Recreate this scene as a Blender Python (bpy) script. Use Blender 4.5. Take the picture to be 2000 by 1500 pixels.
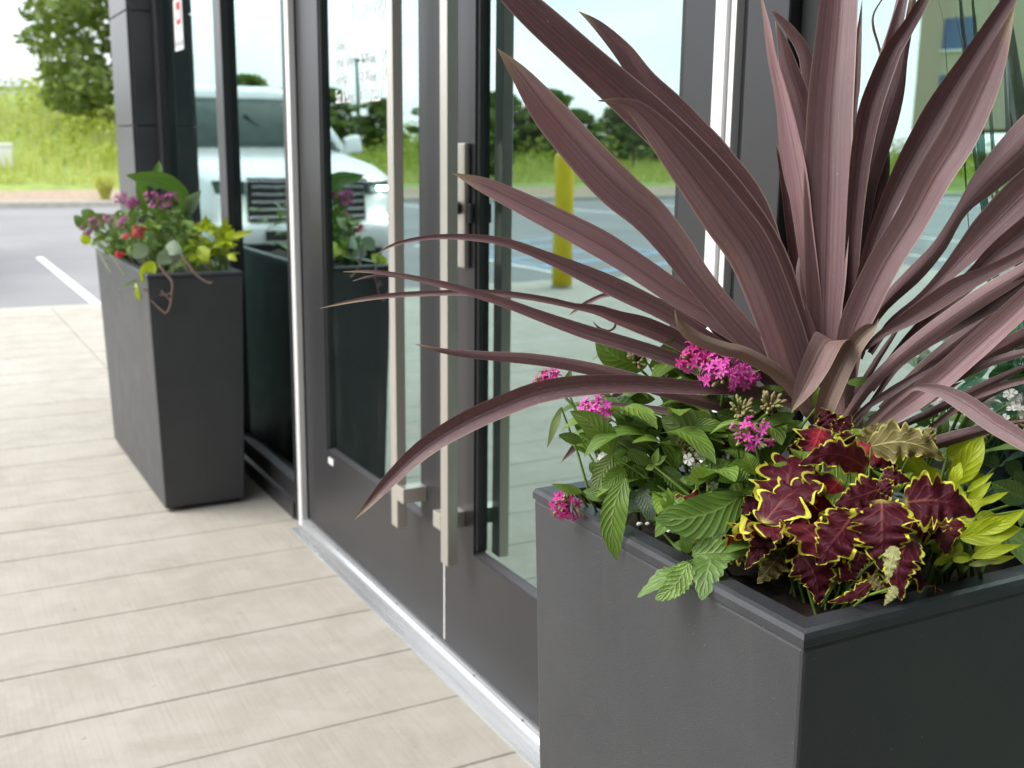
import bpy, bmesh, math, random
from mathutils import Vector, Matrix, noise as mnoise

# ------------------------------------------------------------------ scene, camera, light
for o in list(bpy.data.objects): bpy.data.objects.remove(o)
sc = bpy.context.scene
COL = sc.collection
CAM_H = 1.15
cam = bpy.data.cameras.new('camera'); cam_o = bpy.data.objects.new('camera', cam); COL.objects.link(cam_o)
cam.sensor_width = 36; cam.lens = 36 * 2178.6 / 2000; cam.clip_start = .02; cam.clip_end = 2000
RGT = (0.88114046, -0.47272631, 0.01101489); UPV = (0.08714638, 0.18524419, 0.97882077); FWD = (0.46475478, 0.86151867, -0.20442253)
cam_o.matrix_world = Matrix(((RGT[0], UPV[0], -FWD[0], 0), (RGT[1], UPV[1], -FWD[1], 0), (RGT[2], UPV[2], -FWD[2], CAM_H), (0, 0, 0, 1)))
cam.dof.use_dof = True; cam.dof.focus_distance = 1.12; cam.dof.aperture_fstop = 8.5
sc.camera = cam_o

SUN_EL, SUN_AZ = math.radians(50), math.radians(-70)     # azimuth measured from +Y towards +X: the open side, ahead left
world = bpy.data.worlds.new('World'); sc.world = world; world.use_nodes = True
wn = world.node_tree.nodes; wl = world.node_tree.links; wn.clear()
w_out = wn.new('ShaderNodeOutputWorld'); bg = wn.new('ShaderNodeBackground')
sky = wn.new('ShaderNodeTexSky'); sky.sky_type = 'NISHITA'; sky.sun_disc = False
sky.sun_elevation = SUN_EL; sky.sun_rotation = SUN_AZ; sky.air_density = 1.0; sky.dust_density = 2.0; sky.ozone_density = 1.5
tc = wn.new('ShaderNodeTexCoord'); mp = wn.new('ShaderNodeMapping'); mp.inputs['Scale'].default_value = (1, 1, 2.6)
cn = wn.new('ShaderNodeTexNoise'); cn.inputs['Scale'].default_value = 2.2; cn.inputs['Detail'].default_value = 7; cn.inputs['Roughness'].default_value = .55
cr = wn.new('ShaderNodeValToRGB'); cr.color_ramp.elements[0].position = .36; cr.color_ramp.elements[0].color = (.35, .35, .35, 1)
cr.color_ramp.elements[1].position = .56; cr.color_ramp.elements[1].color = (.95, .95, .95, 1)
mx = wn.new('ShaderNodeMix'); mx.data_type = 'RGBA'
mx.inputs[7].default_value = (9.0, 9.25, 9.6, 1)       # sunlit white cloud next to the blue
wl.new(tc.outputs['Generated'], mp.inputs['Vector']); wl.new(mp.outputs[0], cn.inputs['Vector']); wl.new(cn.outputs[0], cr.inputs[0])
wl.new(cr.outputs[0], mx.inputs[0]); wl.new(sky.outputs[0], mx.inputs[6]); wl.new(mx.outputs[2], bg.inputs[0]); wl.new(bg.outputs[0], w_out.inputs[0])
bg.inputs[1].default_value = .1

sun = bpy.data.lights.new('sun', 'SUN'); sun_o = bpy.data.objects.new('sun', sun); COL.objects.link(sun_o)
sun.energy = 1.3; sun.angle = math.radians(34); sun.color = (1, .96, .9)
sdir = Vector((math.sin(SUN_AZ) * math.cos(SUN_EL), math.cos(SUN_AZ) * math.cos(SUN_EL), math.sin(SUN_EL)))
sun_o.rotation_euler = sdir.to_track_quat('Z', 'Y').to_euler()

sc.view_settings.view_transform = 'Standard'; sc.view_settings.look = 'None'; sc.view_settings.gamma = 1
sc.view_settings.exposure = 1.42
sc.render.engine = 'CYCLES'
cy = sc.cycles
cy.use_denoising = True; cy.max_bounces = 8; cy.transparent_max_bounces = 16; cy.glossy_bounces = 5; cy.diffuse_bounces = 4
cy.sample_clamp_indirect = 6; cy.caustics_reflective = False; cy.caustics_refractive = False

# ------------------------------------------------------------------ helpers
def srgb(r, g, b):
    f = lambda c: (c / 255 / 12.92) if c / 255 <= .04045 else ((c / 255 + .055) / 1.055) ** 2.4
    return (f(r), f(g), f(b), 1)

class MB:
    """collects vertices and faces, then links them as one mesh object"""
    def __init__(s): s.v = []; s.f = []; s.uv = {}
    def box(s, x0, x1, y0, y1, z0, z1):
        n = len(s.v)
        s.v += [(x0, y0, z0), (x1, y0, z0), (x1, y1, z0), (x0, y1, z0), (x0, y0, z1), (x1, y0, z1), (x1, y1, z1), (x0, y1, z1)]
        s.f += [tuple(n + i for i in q) for q in ((0, 3, 2, 1), (4, 5, 6, 7), (0, 1, 5, 4), (1, 2, 6, 5), (2, 3, 7, 6), (3, 0, 4, 7))]
        return s
    def hexa(s, p):
        n = len(s.v); s.v += [tuple(q) for q in p]
        s.f += [tuple(n + i for i in q) for q in ((0, 3, 2, 1), (4, 5, 6, 7), (0, 1, 5, 4), (1, 2, 6, 5), (2, 3, 7, 6), (3, 0, 4, 7))]
        return s
    def tube(s, pts, r, n=6, cap=True):
        pts = [Vector(p) for p in pts]; k = len(pts); base = len(s.v)
        for i, p in enumerate(pts):
            t = (pts[min(i + 1, k - 1)] - pts[max(i - 1, 0)]).normalized()
            a = t.cross(Vector((0, 0, 1)))
            if a.length < .01: a = t.cross(Vector((1, 0, 0)))
            a.normalize(); b = t.cross(a); rr = r[i] if isinstance(r, (list, tuple)) else r
            for j in range(n):
                q = 2 * math.pi * j / n; s.v.append(tuple(p + a * (rr * math.cos(q)) + b * (rr * math.sin(q))))
        for i in range(k - 1):
            for j in range(n):
                s.f.append((base + i * n + j, base + i * n + (j + 1) % n, base + (i + 1) * n + (j + 1) % n, base + (i + 1) * n + j))
        if cap:
            s.f.append(tuple(base + j for j in reversed(range(n)))); s.f.append(tuple(base + (k - 1) * n + j for j in range(n)))
        return s
    def lathe(s, prof, c=(0, 0, 0), n=24, axis='z'):
        base = len(s.v); k = len(prof)
        for (r, z) in prof:
            for j in range(n):
                q = 2 * math.pi * j / n; u, w = r * math.cos(q), r * math.sin(q)
                s.v.append((c[0] + u, c[1] + w, c[2] + z) if axis == 'z' else (c[0] + z, c[1] + u, c[2] + w))
        for i in range(k - 1):
            for j in range(n):
                s.f.append((base + i * n + j, base + i * n + (j + 1) % n, base + (i + 1) * n + (j + 1) % n, base + (i + 1) * n + j))
        s.f.append(tuple(base + j for j in reversed(range(n)))); s.f.append(tuple(base + (k - 1) * n + j for j in range(n)))
        return s
    def extrude(s, prof, y0, y1):
        """closed (x, z) profile run along Y"""
        n = len(s.v); k = len(prof)
        s.v += [(x, y0, z) for x, z in prof] + [(x, y1, z) for x, z in prof]
        for i in range(k): s.f.append((n + i, n + (i + 1) % k, n + k + (i + 1) % k, n + k + i))
        s.f.append(tuple(n + i for i in range(k))); s.f.append(tuple(n + k + i for i in reversed(range(k))))
        return s
    def mesh(s, name):
        m = bpy.data.meshes.new(name); m.from_pydata(s.v, [], s.f); m.update(); return m
    def build(s, name, mat, parent=None, bevel=0, smooth=False, loc=None):
        m = s.mesh(name)
        if bevel:
            bm = bmesh.new(); bm.from_mesh(m); bmesh.ops.recalc_face_normals(bm, faces=bm.faces)
            bmesh.ops.bevel(bm, geom=[e for e in bm.edges if len(e.link_faces) == 2 and e.calc_face_angle(0) > .5], offset=bevel, segments=2, profile=.5, affect='EDGES')
            bm.to_mesh(m); bm.free()
        else:
            bm = bmesh.new(); bm.from_mesh(m); bmesh.ops.recalc_face_normals(bm, faces=bm.faces); bm.to_mesh(m); bm.free()
        if smooth: m.shade_smooth()
        return link(name, m, mat, parent, loc)

def link(name, mesh, mat=None, parent=None, loc=None):
    o = bpy.data.objects.new(name, mesh); COL.objects.link(o)
    if mat is not None and mesh is not None and not mesh.materials: mesh.materials.append(M[mat] if isinstance(mat, str) else mat)
    if loc is not None: o.location = loc
    if parent is not None: o.parent = parent
    return o
def tag(o, label=None, cat=None, group=None, kind=None):
    for k, v in (('label', label), ('category', cat), ('group', group), ('kind', kind)):
        if v: o[k] = v
    return o
def empty(name, loc=(0, 0, 0), label=None, cat=None, group=None, rz=0):
    o = bpy.data.objects.new(name, None); COL.objects.link(o); o.location = loc; o.rotation_euler.z = rz
    o.empty_display_size = .1
    return tag(o, label, cat, group)
def structure(o): o['kind'] = 'structure'; return o

# ------------------------------------------------------------------ materials
M = {}
def newmat(name):
    m = bpy.data.materials.new(name); m.use_nodes = True; nt = m.node_tree; nt.nodes.clear()
    out = nt.nodes.new('ShaderNodeOutputMaterial'); M[name] = m
    return m, nt, out
class NT:
    def __init__(s, nt): s.nt = nt
    def n(s, t, **kw):
        x = s.nt.nodes.new(t)
        for k, v in kw.items(): setattr(x, k, v)
        return x
    def lk(s, a, b): s.nt.links.new(a, b)
    def put(s, sock, v):
        if hasattr(v, 'is_output') or isinstance(v, bpy.types.NodeSocket): s.lk(v, sock)
        else: sock.default_value = v
    def math(s, op, a, b=0, c=None, clamp=False):
        x = s.n('ShaderNodeMath', operation=op, use_clamp=clamp); s.put(x.inputs[0], a); s.put(x.inputs[1], b)
        if c is not None: s.put(x.inputs[2], c)
        return x.outputs[0]
    def mix(s, f, a, b, blend='MIX'):
        x = s.n('ShaderNodeMix', data_type='RGBA', blend_type=blend, clamp_factor=True); s.put(x.inputs[0], f); s.put(x.inputs[6], a); s.put(x.inputs[7], b); return x.outputs[2]
    def noise(s, vec, scale, detail=4, rough=.55, dist=0):
        x = s.n('ShaderNodeTexNoise'); x.inputs['Scale'].default_value = scale; x.inputs['Detail'].default_value = detail; x.inputs['Roughness'].default_value = rough; x.inputs['Distortion'].default_value = dist
        if vec is not None: s.lk(vec, x.inputs['Vector'])
        return x.outputs[0]
    def ramp(s, v, p0, p1, c0=(0, 0, 0, 1), c1=(1, 1, 1, 1)):
        x = s.n('ShaderNodeMapRange'); s.put(x.inputs[0], v); x.inputs[1].default_value = p0; x.inputs[2].default_value = p1
        return x.outputs[0]
    def scale(s, vec, sx, sy, sz):
        x = s.n('ShaderNodeMapping'); x.inputs['Scale'].default_value = (sx, sy, sz); s.lk(vec, x.inputs['Vector']); return x.outputs[0]
    def attr(s, name): return s.n('ShaderNodeAttribute', attribute_type='OBJECT', attribute_name=name).outputs['Fac']
    def bump(s, h, strength=.3, dist=.01):
        x = s.n('ShaderNodeBump'); x.inputs['Strength'].default_value = strength; x.inputs['Distance'].default_value = dist; s.lk(h, x.inputs['Height']); return x.outputs[0]
    def bsdf(s, col, rough=.5, metal=0, normal=None, spec=.5, coat=0):
        x = s.n('ShaderNodeBsdfPrincipled'); s.put(x.inputs['Base Color'], col); s.put(x.inputs['Roughness'], rough); s.put(x.inputs['Metallic'], metal)
        x.inputs['Specular IOR Level'].default_value = spec; x.inputs['Coat Weight'].default_value = coat; x.inputs['Coat Roughness'].default_value = .05
        if normal is not None: s.lk(normal, x.inputs['Normal'])
        return x.outputs[0]
def simple(name, col, rough=.5, metal=0, var=.15, nscale=8, bump=0, bscale=200, spec=.5, coat=0, stretch=None, specks=None):
    """one base colour with mottling, fine relief and optional specks of another colour"""
    m, nt, out = newmat(name); s = NT(nt); tc = s.n('ShaderNodeTexCoord'); v = tc.outputs['Object']
    vv = s.scale(v, *stretch) if stretch else v
    nz = s.noise(vv, nscale, 5)
    c = s.mix(s.ramp(nz, .3, .7), tuple(x * (1 - var) for x in col[:3]) + (1,), tuple(min(1, x * (1 + var)) for x in col[:3]) + (1,))
    if specks:
        sp = s.noise(v, specks[0], 2); c = s.mix(s.ramp(sp, specks[1], specks[1] + .03), c, specks[2])
    nrm = s.bump(s.noise(vv, bscale, 3), bump, .004) if bump else None
    r = s.ramp(nz, 0, 1); x = s.n('ShaderNodeMapRange'); s.lk(nz, x.inputs[0]); x.inputs[3].default_value = max(.02, rough - .06); x.inputs[4].default_value = min(1, rough + .06)
    s.lk(s.bsdf(c, x.outputs[0], metal, nrm, spec, coat), out.inputs[0]); return m

# concrete with a fine broom finish run along the building
def concrete():
    m, nt, out = newmat('concrete'); s = NT(nt); tc = s.n('ShaderNodeTexCoord'); v = s.n('ShaderNodeNewGeometry').outputs['Position']
    big = s.noise(v, 1.3, 5, .6); mid = s.noise(v, 9, 5, .6); broom = s.noise(s.scale(v, 150, 4, 4), 1, 4, .65); grit = s.noise(v, 420, 2)
    rnd = s.n('ShaderNodeObjectInfo').outputs['Random']
    c = s.mix(s.ramp(big, .3, .7), (.325, .300, .252, 1), (.405, .382, .332, 1))
    c = s.mix(s.math('MULTIPLY', s.ramp(mid, .42, .72), .5), c, (.47, .45, .40, 1))
    c = s.mix(s.math('MULTIPLY', s.ramp(broom, .52, .70), .25), c, (.50, .475, .43, 1))
    c = s.mix(s.math('MULTIPLY', s.ramp(broom, .46, .28), .26), c, (.235, .205, .165, 1))
    c = s.mix(s.math('MULTIPLY', rnd, .18), c, (.40, .36, .30, 1))
    c = s.mix(s.math('MULTIPLY', s.ramp(s.noise(v, 30, 2), .72, .76), .5), c, (.2, .18, .15, 1))
    c = s.mix(s.math('MULTIPLY', s.ramp(s.noise(v, 3.3, 6, .7, 1.2), .50, .66), .38), c, (.27, .24, .195, 1))
    c = s.mix(s.math('MULTIPLY', s.ramp(s.noise(v, 120, 1), .77, .80), .55), c, (.12, .10, .08, 1))
    h = s.math('ADD', s.math('MULTIPLY', broom, 1.0), s.math('MULTIPLY', grit, .4))
    s.lk(s.bsdf(c, .72, 0, s.bump(h, .35, .002), .35), out.inputs[0])
concrete()
simple('joint', (.15, .135, .115, 1), .95, var=.3, nscale=20)
# asphalt
def asphalt():
    m, nt, out = newmat('asphalt'); s = NT(nt); v = s.n('ShaderNodeNewGeometry').outputs['Position']
    a = s.noise(v, .5, 5, .6); g = s.noise(v, 90, 3, .7)
    c = s.mix(s.ramp(a, .3, .7), (.185, .185, .19, 1), (.25, .25, .255, 1)); c = s.mix(s.math('MULTIPLY', s.ramp(g, .5, .7), .4), c, (.22, .22, .22, 1))
    s.lk(s.bsdf(c, .8, 0, s.bump(g, .4, .006), .3), out.inputs[0])
asphalt()
simple('paint_white', (.75, .75, .73, 1), .6, var=.15, nscale=14)
simple('paint_blue', (.22, .36, .52, 1), .6, var=.2, nscale=14)
simple('kerb', (.42, .40, .35, 1), .8, var=.15, nscale=6)
simple('mulch', (.31, .24, .17, 1), .95, var=.4, nscale=14, bump=.8, bscale=40)
simple('lawn', (.20, .27, .05, 1), .9, var=.28, nscale=2.5, bump=.6, bscale=30)
simple('bronze', (.061, .060, .064, 1), .36, .55, var=.10, nscale=3, bump=.04, bscale=600, stretch=(1, 1, .15))
simple('gasket', (.012, .013, .014, 1), .5, var=.2)
simple('aluminium', (.86, .86, .86, 1), .34, .1, var=.05, nscale=5, stretch=(1, .2, .2))
simple('threshold_metal', (.66, .67, .68, 1), .28, .7, var=.15, nscale=10, stretch=(1, .1, 1))
simple('steel', (.60, .565, .51, 1), .34, .75, var=.10, nscale=6, bump=.05, bscale=900, stretch=(1, 1, .1))
def planter_coat():
    m, nt, out = newmat('planter_coat'); s = NT(nt); v = s.n('ShaderNodeNewGeometry').outputs['Position']
    n1 = s.noise(v, 6, 5, .6); run = s.noise(s.scale(v, 38, 38, 2.2), 1, 4, .6); fine = s.noise(v, 900, 2); sp = s.noise(v, 420, 1, .3)
    c = s.mix(s.ramp(n1, .3, .7), (.036, .0375, .0430, 1), (.048, .0500, .0555, 1))
    c = s.mix(s.math('MULTIPLY', s.ramp(run, .56, .74), .22), c, (.075, .072, .068, 1))
    c = s.mix(s.math('MULTIPLY', s.ramp(s.noise(v, 17, 3, .6), .60, .75), .14), c, (.09, .082, .072, 1))
    c = s.mix(s.math('MULTIPLY', s.ramp(sp, .80, .82), .8), c, (.30, .30, .29, 1))
    scr = s.math('MULTIPLY', s.ramp(s.noise(s.scale(v, 60, 60, 420), 1, 2), .72, .76), s.ramp(s.noise(v, 9, 2), .56, .64)); c = s.mix(s.math('MULTIPLY', scr, .6), c, (.22, .22, .22, 1))
    r = s.n('ShaderNodeMapRange'); s.lk(s.noise(v, 11, 4, .6), r.inputs[0]); r.inputs[3].default_value = .34; r.inputs[4].default_value = .56
    s.lk(s.bsdf(c, r.outputs[0], 0, s.bump(fine, .25, .004), .6), out.inputs[0])
planter_coat()
simple('planter_rim', (.034, .036, .042, 1), .42, 0, var=.25, nscale=26, bump=.18, bscale=700, spec=.5, specks=(160, .74, (.20, .17, .13, 1)))
simple('soil', (.028, .018, .012, 1), .95, var=.6, nscale=60, bump=1, bscale=120)
simple('tile_dark', (.045, .045, .051, 1), .38, 0, var=.3, nscale=5, bump=.05, bscale=60, spec=.9)
simple('grout', (.20, .17, .15, 1), .9, var=.2)
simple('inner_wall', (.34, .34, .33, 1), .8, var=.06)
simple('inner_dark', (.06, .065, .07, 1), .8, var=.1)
simple('carpet', (.07, .075, .08, 1), .95, var=.2, nscale=60)
simple('soffit', (.13, .12, .11, 1), .6, var=.08, nscale=3)
simple('yellow_sleeve', (.72, .56, .015, 1), .45, 0, var=.08, nscale=6)
simple('white_plastic', (.72, .72, .70, 1), .5, var=.06)
simple('lettering', (.88, .89, .89, 1), .6, var=.02)
simple('sign_red', (.45, .05, .06, 1), .5, var=.1)
simple('sign_grey', (.38, .40, .41, 1), .5, var=.08)
simple('poster_yellow', (.62, .66, .08, 1), .5, var=.06)
simple('poster_pale', (.72, .76, .55, 1), .5, var=.05)
simple('poster_dark', (.10, .11, .11, 1), .5, var=.1)
simple('poster_blue', (.06, .16, .42, 1), .5, var=.1)
simple('car_white', (.80, .80, .79, 1), .25, 0, var=.01, coat=1)
simple('car_black', (.012, .012, .013, 1), .35, var=.1)
simple('car_chrome', (.75, .75, .75, 1), .12, 1, var=.03)
simple('car_glass', (.035, .055, .045, 1), .08, 0, var=.1, spec=.35)
simple('tyre', (.018, .018, .018, 1), .8, var=.15, nscale=30)
simple('bark', (.11, .085, .06, 1), .9, var=.35, nscale=14, bump=.8, bscale=40, stretch=(1, 1, .25))
simple('stem_green', (.16, .26, .045, 1), .5, var=.25, nscale=40)
simple('stem_brown', (.17, .11, .09, 1), .6, var=.25, nscale=40)
simple('tan_wall', (.46, .40, .29, 1), .85, var=.06)
simple('window_blue', (.05, .10, .22, 1), .08, var=.1)
simple('roof_grey', (.32, .36, .42, 1), .6, var=.08)
simple('pole_grey', (.25, .26, .27, 1), .5, .3, var=.05)
def emit_lamp():
    m, nt, out = newmat('headlight_lit'); s = NT(nt); e = s.n('ShaderNodeEmission'); e.inputs[0].default_value = (1, .98, .94, 1); e.inputs[1].default_value = 9; s.lk(e.outputs[0], out.inputs[0])
emit_lamp()
def glass():
    m, nt, out = newmat('storefront_glass'); s = NT(nt)
    fr = s.n('ShaderNodeFresnel'); fr.inputs[0].default_value = 1.5
    fac = s.math('ADD', s.math('MULTIPLY', fr.outputs[0], .65), .50, clamp=True)
    v = s.n('ShaderNodeNewGeometry').outputs['Position']; gl = s.n('ShaderNodeBsdfGlossy'); gl.inputs['Roughness'].default_value = .0; s.lk(s.bump(s.noise(v, 2.6, 2), .02, .02), gl.inputs['Normal']); gl.inputs['Color'].default_value = (.73, .95, .92, 1)
    tr = s.n('ShaderNodeBsdfTransparent'); tr.inputs[0].default_value = (.55, .78, .70, 1)
    dst = s.n('ShaderNodeBsdfDiffuse'); dst.inputs[0].default_value = (.5, .5, .48, 1); dm = s.n('ShaderNodeMixShader'); s.lk(s.math('MULTIPLY', s.ramp(s.noise(s.scale(v, 9, 9, 3), 1, 6, .7), .52, .80), .035), dm.inputs[0])
    mxs = s.n('ShaderNodeMixShader'); s.lk(fac, mxs.inputs[0]); s.lk(tr.outputs[0], mxs.inputs[1]); s.lk(gl.outputs[0], mxs.inputs[2]); s.lk(mxs.outputs[0], dm.inputs[1]); s.lk(dst.outputs[0], dm.inputs[2]); s.lk(dm.outputs[0], out.inputs[0])
glass()

# leaf materials: UV.x runs across the blade, UV.y from base to tip; each leaf object carries its own tone
def leaf_base(name):
    m, nt, out = newmat(name); s = NT(nt); uv = s.n('ShaderNodeUVMap').outputs[0]
    sp = s.n('ShaderNodeSeparateXYZ'); s.lk(uv, sp.inputs[0]); u = sp.outputs[1]
    v = s.math('ABSOLUTE', s.math('SUBTRACT', s.math('MULTIPLY', sp.outputs[0], 2), 1))
    return m, s, out, uv, u, v
def leaf_finish(s, out, col, rough, nrm, transl=.25, tcol=None, spec=.45):
    b = s.bsdf(col, rough, 0, nrm, spec); t = s.n('ShaderNodeBsdfTranslucent'); s.put(t.inputs[0], tcol if tcol is not None else col)
    x = s.n('ShaderNodeMixShader'); x.inputs[0].default_value = transl; s.lk(b, x.inputs[1]); s.lk(t.outputs[0], x.inputs[2]); s.lk(x.outputs[0], out.inputs[0])
def veins(s, u, v, count, slant):
    """lateral veins that leave the midrib at a slant"""
    q = s.math('SUBTRACT', s.math('MULTIPLY', u, count), s.math('MULTIPLY', v, slant))
    fr = s.math('PINGPONG', q, .5)
    lat = s.ramp(fr, .09, .0); mid = s.ramp(v, .075, .02)
    return s.math('MAXIMUM', s.math('MULTIPLY', lat, .75), mid, clamp=True), fr
def mat_cordyline():
    m, s, out, uv, u, v = leaf_base('cordyline_blade')
    oi = s.n('ShaderNodeObjectInfo').outputs['Random']
    off = s.n('ShaderNodeVectorMath', operation='ADD'); s.lk(uv, off.inputs[0]); cb = s.n('ShaderNodeCombineXYZ'); s.lk(s.math('MULTIPLY', oi, 37), cb.inputs[0]); s.lk(s.math('MULTIPLY', oi, 11), cb.inputs[1]); s.lk(cb.outputs[0], off.inputs[1])
    st = s.noise(s.scale(off.outputs[0], 22, 1.3, 1), 1, 5, .68); fine = s.noise(s.scale(off.outputs[0], 120, 6, 1), 1, 3, .6)
    blotch = s.noise(s.scale(off.outputs[0], 3, 5, 1), 1, 3, .5)
    tone = s.math('POWER', s.attr('tone'), 1.5)
    base = s.mix(tone, (.055, .022, .026, 1), (.345, .200, .215, 1))
    base = s.mix(s.math('MULTIPLY', s.ramp(st, .44, .70), .48), base, s.mix(tone, (.155, .076, .084, 1), (.52, .355, .37, 1)))
    base = s.mix(s.math('MULTIPLY', s.ramp(st, .48, .30), .45), base, s.mix(tone, (.024, .008, .011, 1), (.16, .075, .085, 1)))
    base = s.mix(s.math('MULTIPLY', s.ramp(fine, .5, .7), .30), base, s.mix(tone, (.030, .010, .013, 1), (.18, .090, .100, 1)))
    base = s.mix(s.math('MULTIPLY', s.ramp(blotch, .50, .66), .45), base, (.20, .10, .085, 1))
    base = s.mix(s.math('MULTIPLY', s.ramp(s.noise(s.scale(off.outputs[0], 2.2, 9, 1), 1, 5, .7), .56, .70), .40), base, s.mix(tone, (.10, .055, .055, 1), (.33, .25, .235, 1)))
    base = s.mix(s.math('MULTIPLY', s.ramp(s.noise(s.scale(off.outputs[0], 1.4, 2.4, 1), 1, 2), .5, .7), .35), base, s.mix(tone, (.035, .016, .018, 1), (.27, .20, .175, 1)))
    base = s.mix(s.math('MULTIPLY', s.ramp(v, .10, .0), .55), base, (.085, .03, .034, 1))
    # pale scuffing, stronger on some leaves
    scf = s.math('MULTIPLY', s.ramp(s.noise(s.scale(off.outputs[0], 26, 60, 1), 1, 3, .7), .55, .70), s.ramp(st, .45, .62))
    base = s.mix(s.math('MULTIPLY', scf, s.math('ADD', s.math('MULTIPLY', s.attr('streak'), .6), .22)), base, (.52, .40, .40, 1))
    spk = s.ramp(s.noise(s.scale(off.outputs[0], 16, 70, 1), 1, 1), .76, .79); base = s.mix(s.math('MULTIPLY', spk, .5), base, (.55, .45, .42, 1))
    dry = s.math('MULTIPLY', s.attr('dry'), s.math('ADD', .45, s.math('ADD', s.math('MULTIPLY', u, .55), s.math('MULTIPLY', s.ramp(v, .5, 1), .4))))
    base = s.mix(dry, base, (.225, .16, .085, 1))
    tip = s.ramp(s.math('ADD', u, s.math('MULTIPLY', s.math('SUBTRACT', blotch, .5), .22)), .88, .97); base = s.mix(s.math('MULTIPLY', tip, .8), base, (.34, .27, .15, 1))
    base = s.mix(s.math('MULTIPLY', s.ramp(v, .925, .96), .75), base, (.40, .285, .25, 1))
    rib = s.ramp(v, .09, .0)
    h = s.math('ADD', s.math('ADD', s.math('MULTIPLY', st, .8), s.math('MULTIPLY', fine, .35)), s.math('MULTIPLY', rib, -.5))
    leaf_finish(s, out, base, .34, s.bump(h, .5, .0012), .08, s.mix(.5, base, (.35, .06, .05, 1)), .5)
mat_cordyline()
def mat_green(name, dark, light, vein, count=9, slant=2.4, transl=.28, rough=.45, relief=1.0):
    m, s, out, uv, u, v = leaf_base(name); oi = s.n('ShaderNodeObjectInfo').outputs['Random']
    off = s.n('ShaderNodeVectorMath', operation='ADD'); s.lk(uv, off.inputs[0]); cb = s.n('ShaderNodeCombineXYZ'); s.lk(s.math('MULTIPLY', oi, 31), cb.inputs[0]); s.lk(cb.outputs[0], off.inputs[1])
    nz = s.noise(off.outputs[0], 4, 5, .6); fine = s.noise(off.outputs[0], 30, 3, .6)
    tone = s.attr('tone'); base = s.mix(tone, dark, light)
    base = s.mix(s.math('MULTIPLY', s.ramp(nz, .35, .68), .5), base, tuple(c * (.62 + .5 * (1 - relief)) for c in dark[:3]) + (1,))
    base = s.mix(s.math('MULTIPLY', s.ramp(fine, .55, .75), .3), base, light)
    vn, fr = veins(s, u, v, count, slant)
    base = s.mix(s.math('MULTIPLY', vn, .42 * relief), base, vein)
    und = s.attr('under'); base = s.mix(s.math('MULTIPLY', und, .62), base, (.235, .285, .13, 1))
    gry = s.attr('grey'); base = s.mix(s.math('MULTIPLY', gry, .72), base, (.30, .36, .30, 1))
    base = s.mix(s.math('MULTIPLY', s.ramp(s.noise(off.outputs[0], 9, 2), .74, .78), .6), base, (.20, .17, .05, 1))
    h = s.math('ADD', s.math('MULTIPLY', s.ramp(fr, .0, .3), .9), s.math('ADD', s.math('MULTIPLY', s.ramp(v, 0, .12), .5), s.math('MULTIPLY', fine, .25)))
    leaf_finish(s, out, base, rough, s.bump(h, .5 * relief, .0016), transl, s.mix(.5, base, light), .5)
mat_green('leaf_pentas', (.032, .098, .017, 1), (.29, .46, .055, 1), (.33, .43, .16, 1))
mat_green('leaf_verbena', (.06, .13, .03, 1), (.31, .50, .11, 1), (.42, .52, .26, 1), 8, 2.0)
mat_green('leaf_lime', (.24, .33, .012, 1), (.60, .72, .02, 1), (.64, .72, .14, 1), 5, 2.2, .38, .45, .5)
mat_green('leaf_canna', (.035, .11, .012, 1), (.16, .33, .03, 1), (.22, .40, .07, 1), 22, 3.0, .3, .35)
def mat_coleus():
    m, s, out, uv, u, v = leaf_base('leaf_coleus'); oi = s.n('ShaderNodeObjectInfo').outputs['Random']
    off = s.n('ShaderNodeVectorMath', operation='ADD'); s.lk(uv, off.inputs[0]); cb = s.n('ShaderNodeCombineXYZ'); s.lk(s.math('MULTIPLY', oi, 29), cb.inputs[1]); s.lk(cb.outputs[0], off.inputs[1])
    nz = s.noise(off.outputs[0], 5, 5, .65); fine = s.noise(off.outputs[0], 34, 3, .6)
    c = s.mix(s.attr('tone'), (.030, .003, .008, 1), (.100, .008, .020, 1))
    c = s.mix(s.math('MULTIPLY', s.ramp(nz, .42, .7), .5), c, (.115, .008, .024, 1))
    redf = s.math('MULTIPLY', s.math('MULTIPLY', s.attr('red'), .6), s.math('MULTIPLY', s.ramp(s.math('ADD', v, s.math('MULTIPLY', nz, .5)), .80, .28), s.ramp(u, .85, .35)))
    c = s.mix(redf, c, (.50, .008, .030, 1))
    vn, fr = veins(s, u, v, 7, 2.0)
    c = s.mix(s.math('MULTIPLY', s.math('MULTIPLY', vn, s.ramp(u, .62, .05)), .55), c, (.42, .12, .11, 1))
    base_lime = s.math('MULTIPLY', s.ramp(u, .09, .02), s.ramp(v, .7, .2)); c = s.mix(base_lime, c, (.46, .42, .09, 1))
    edge = s.ramp(s.math('ADD', v, s.math('ADD', s.math('MULTIPLY', s.math('SUBTRACT', fine, .5), .10), s.math('MULTIPLY', s.math('SUBTRACT', nz, .5), .34))), .855, .885)
    edge = s.math('MAXIMUM', edge, s.ramp(u, .955, .97)); c = s.mix(edge, c, (.66, .66, .07, 1))
    und = s.mix(vn, (.20, .165, .062, 1), (.46, .43, .18, 1)); und = s.mix(edge, und, (.50, .47, .14, 1)); c = s.mix(s.attr('under'), c, und)
    c = s.mix(s.math('MULTIPLY', s.attr('pale'), .75), c, (.44, .47, .20, 1))
    h = s.math('ADD', s.math('MULTIPLY', s.ramp(fr, 0, .2), .35), s.math('ADD', s.math('MULTIPLY', s.ramp(v, 0, .1), .4), s.math('MULTIPLY', fine, .4)))
    leaf_finish(s, out, c, .5, s.bump(h, .6, .0018), .16, s.mix(.5, c, (.5, .06, .03, 1)), .2)
mat_coleus()
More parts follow.
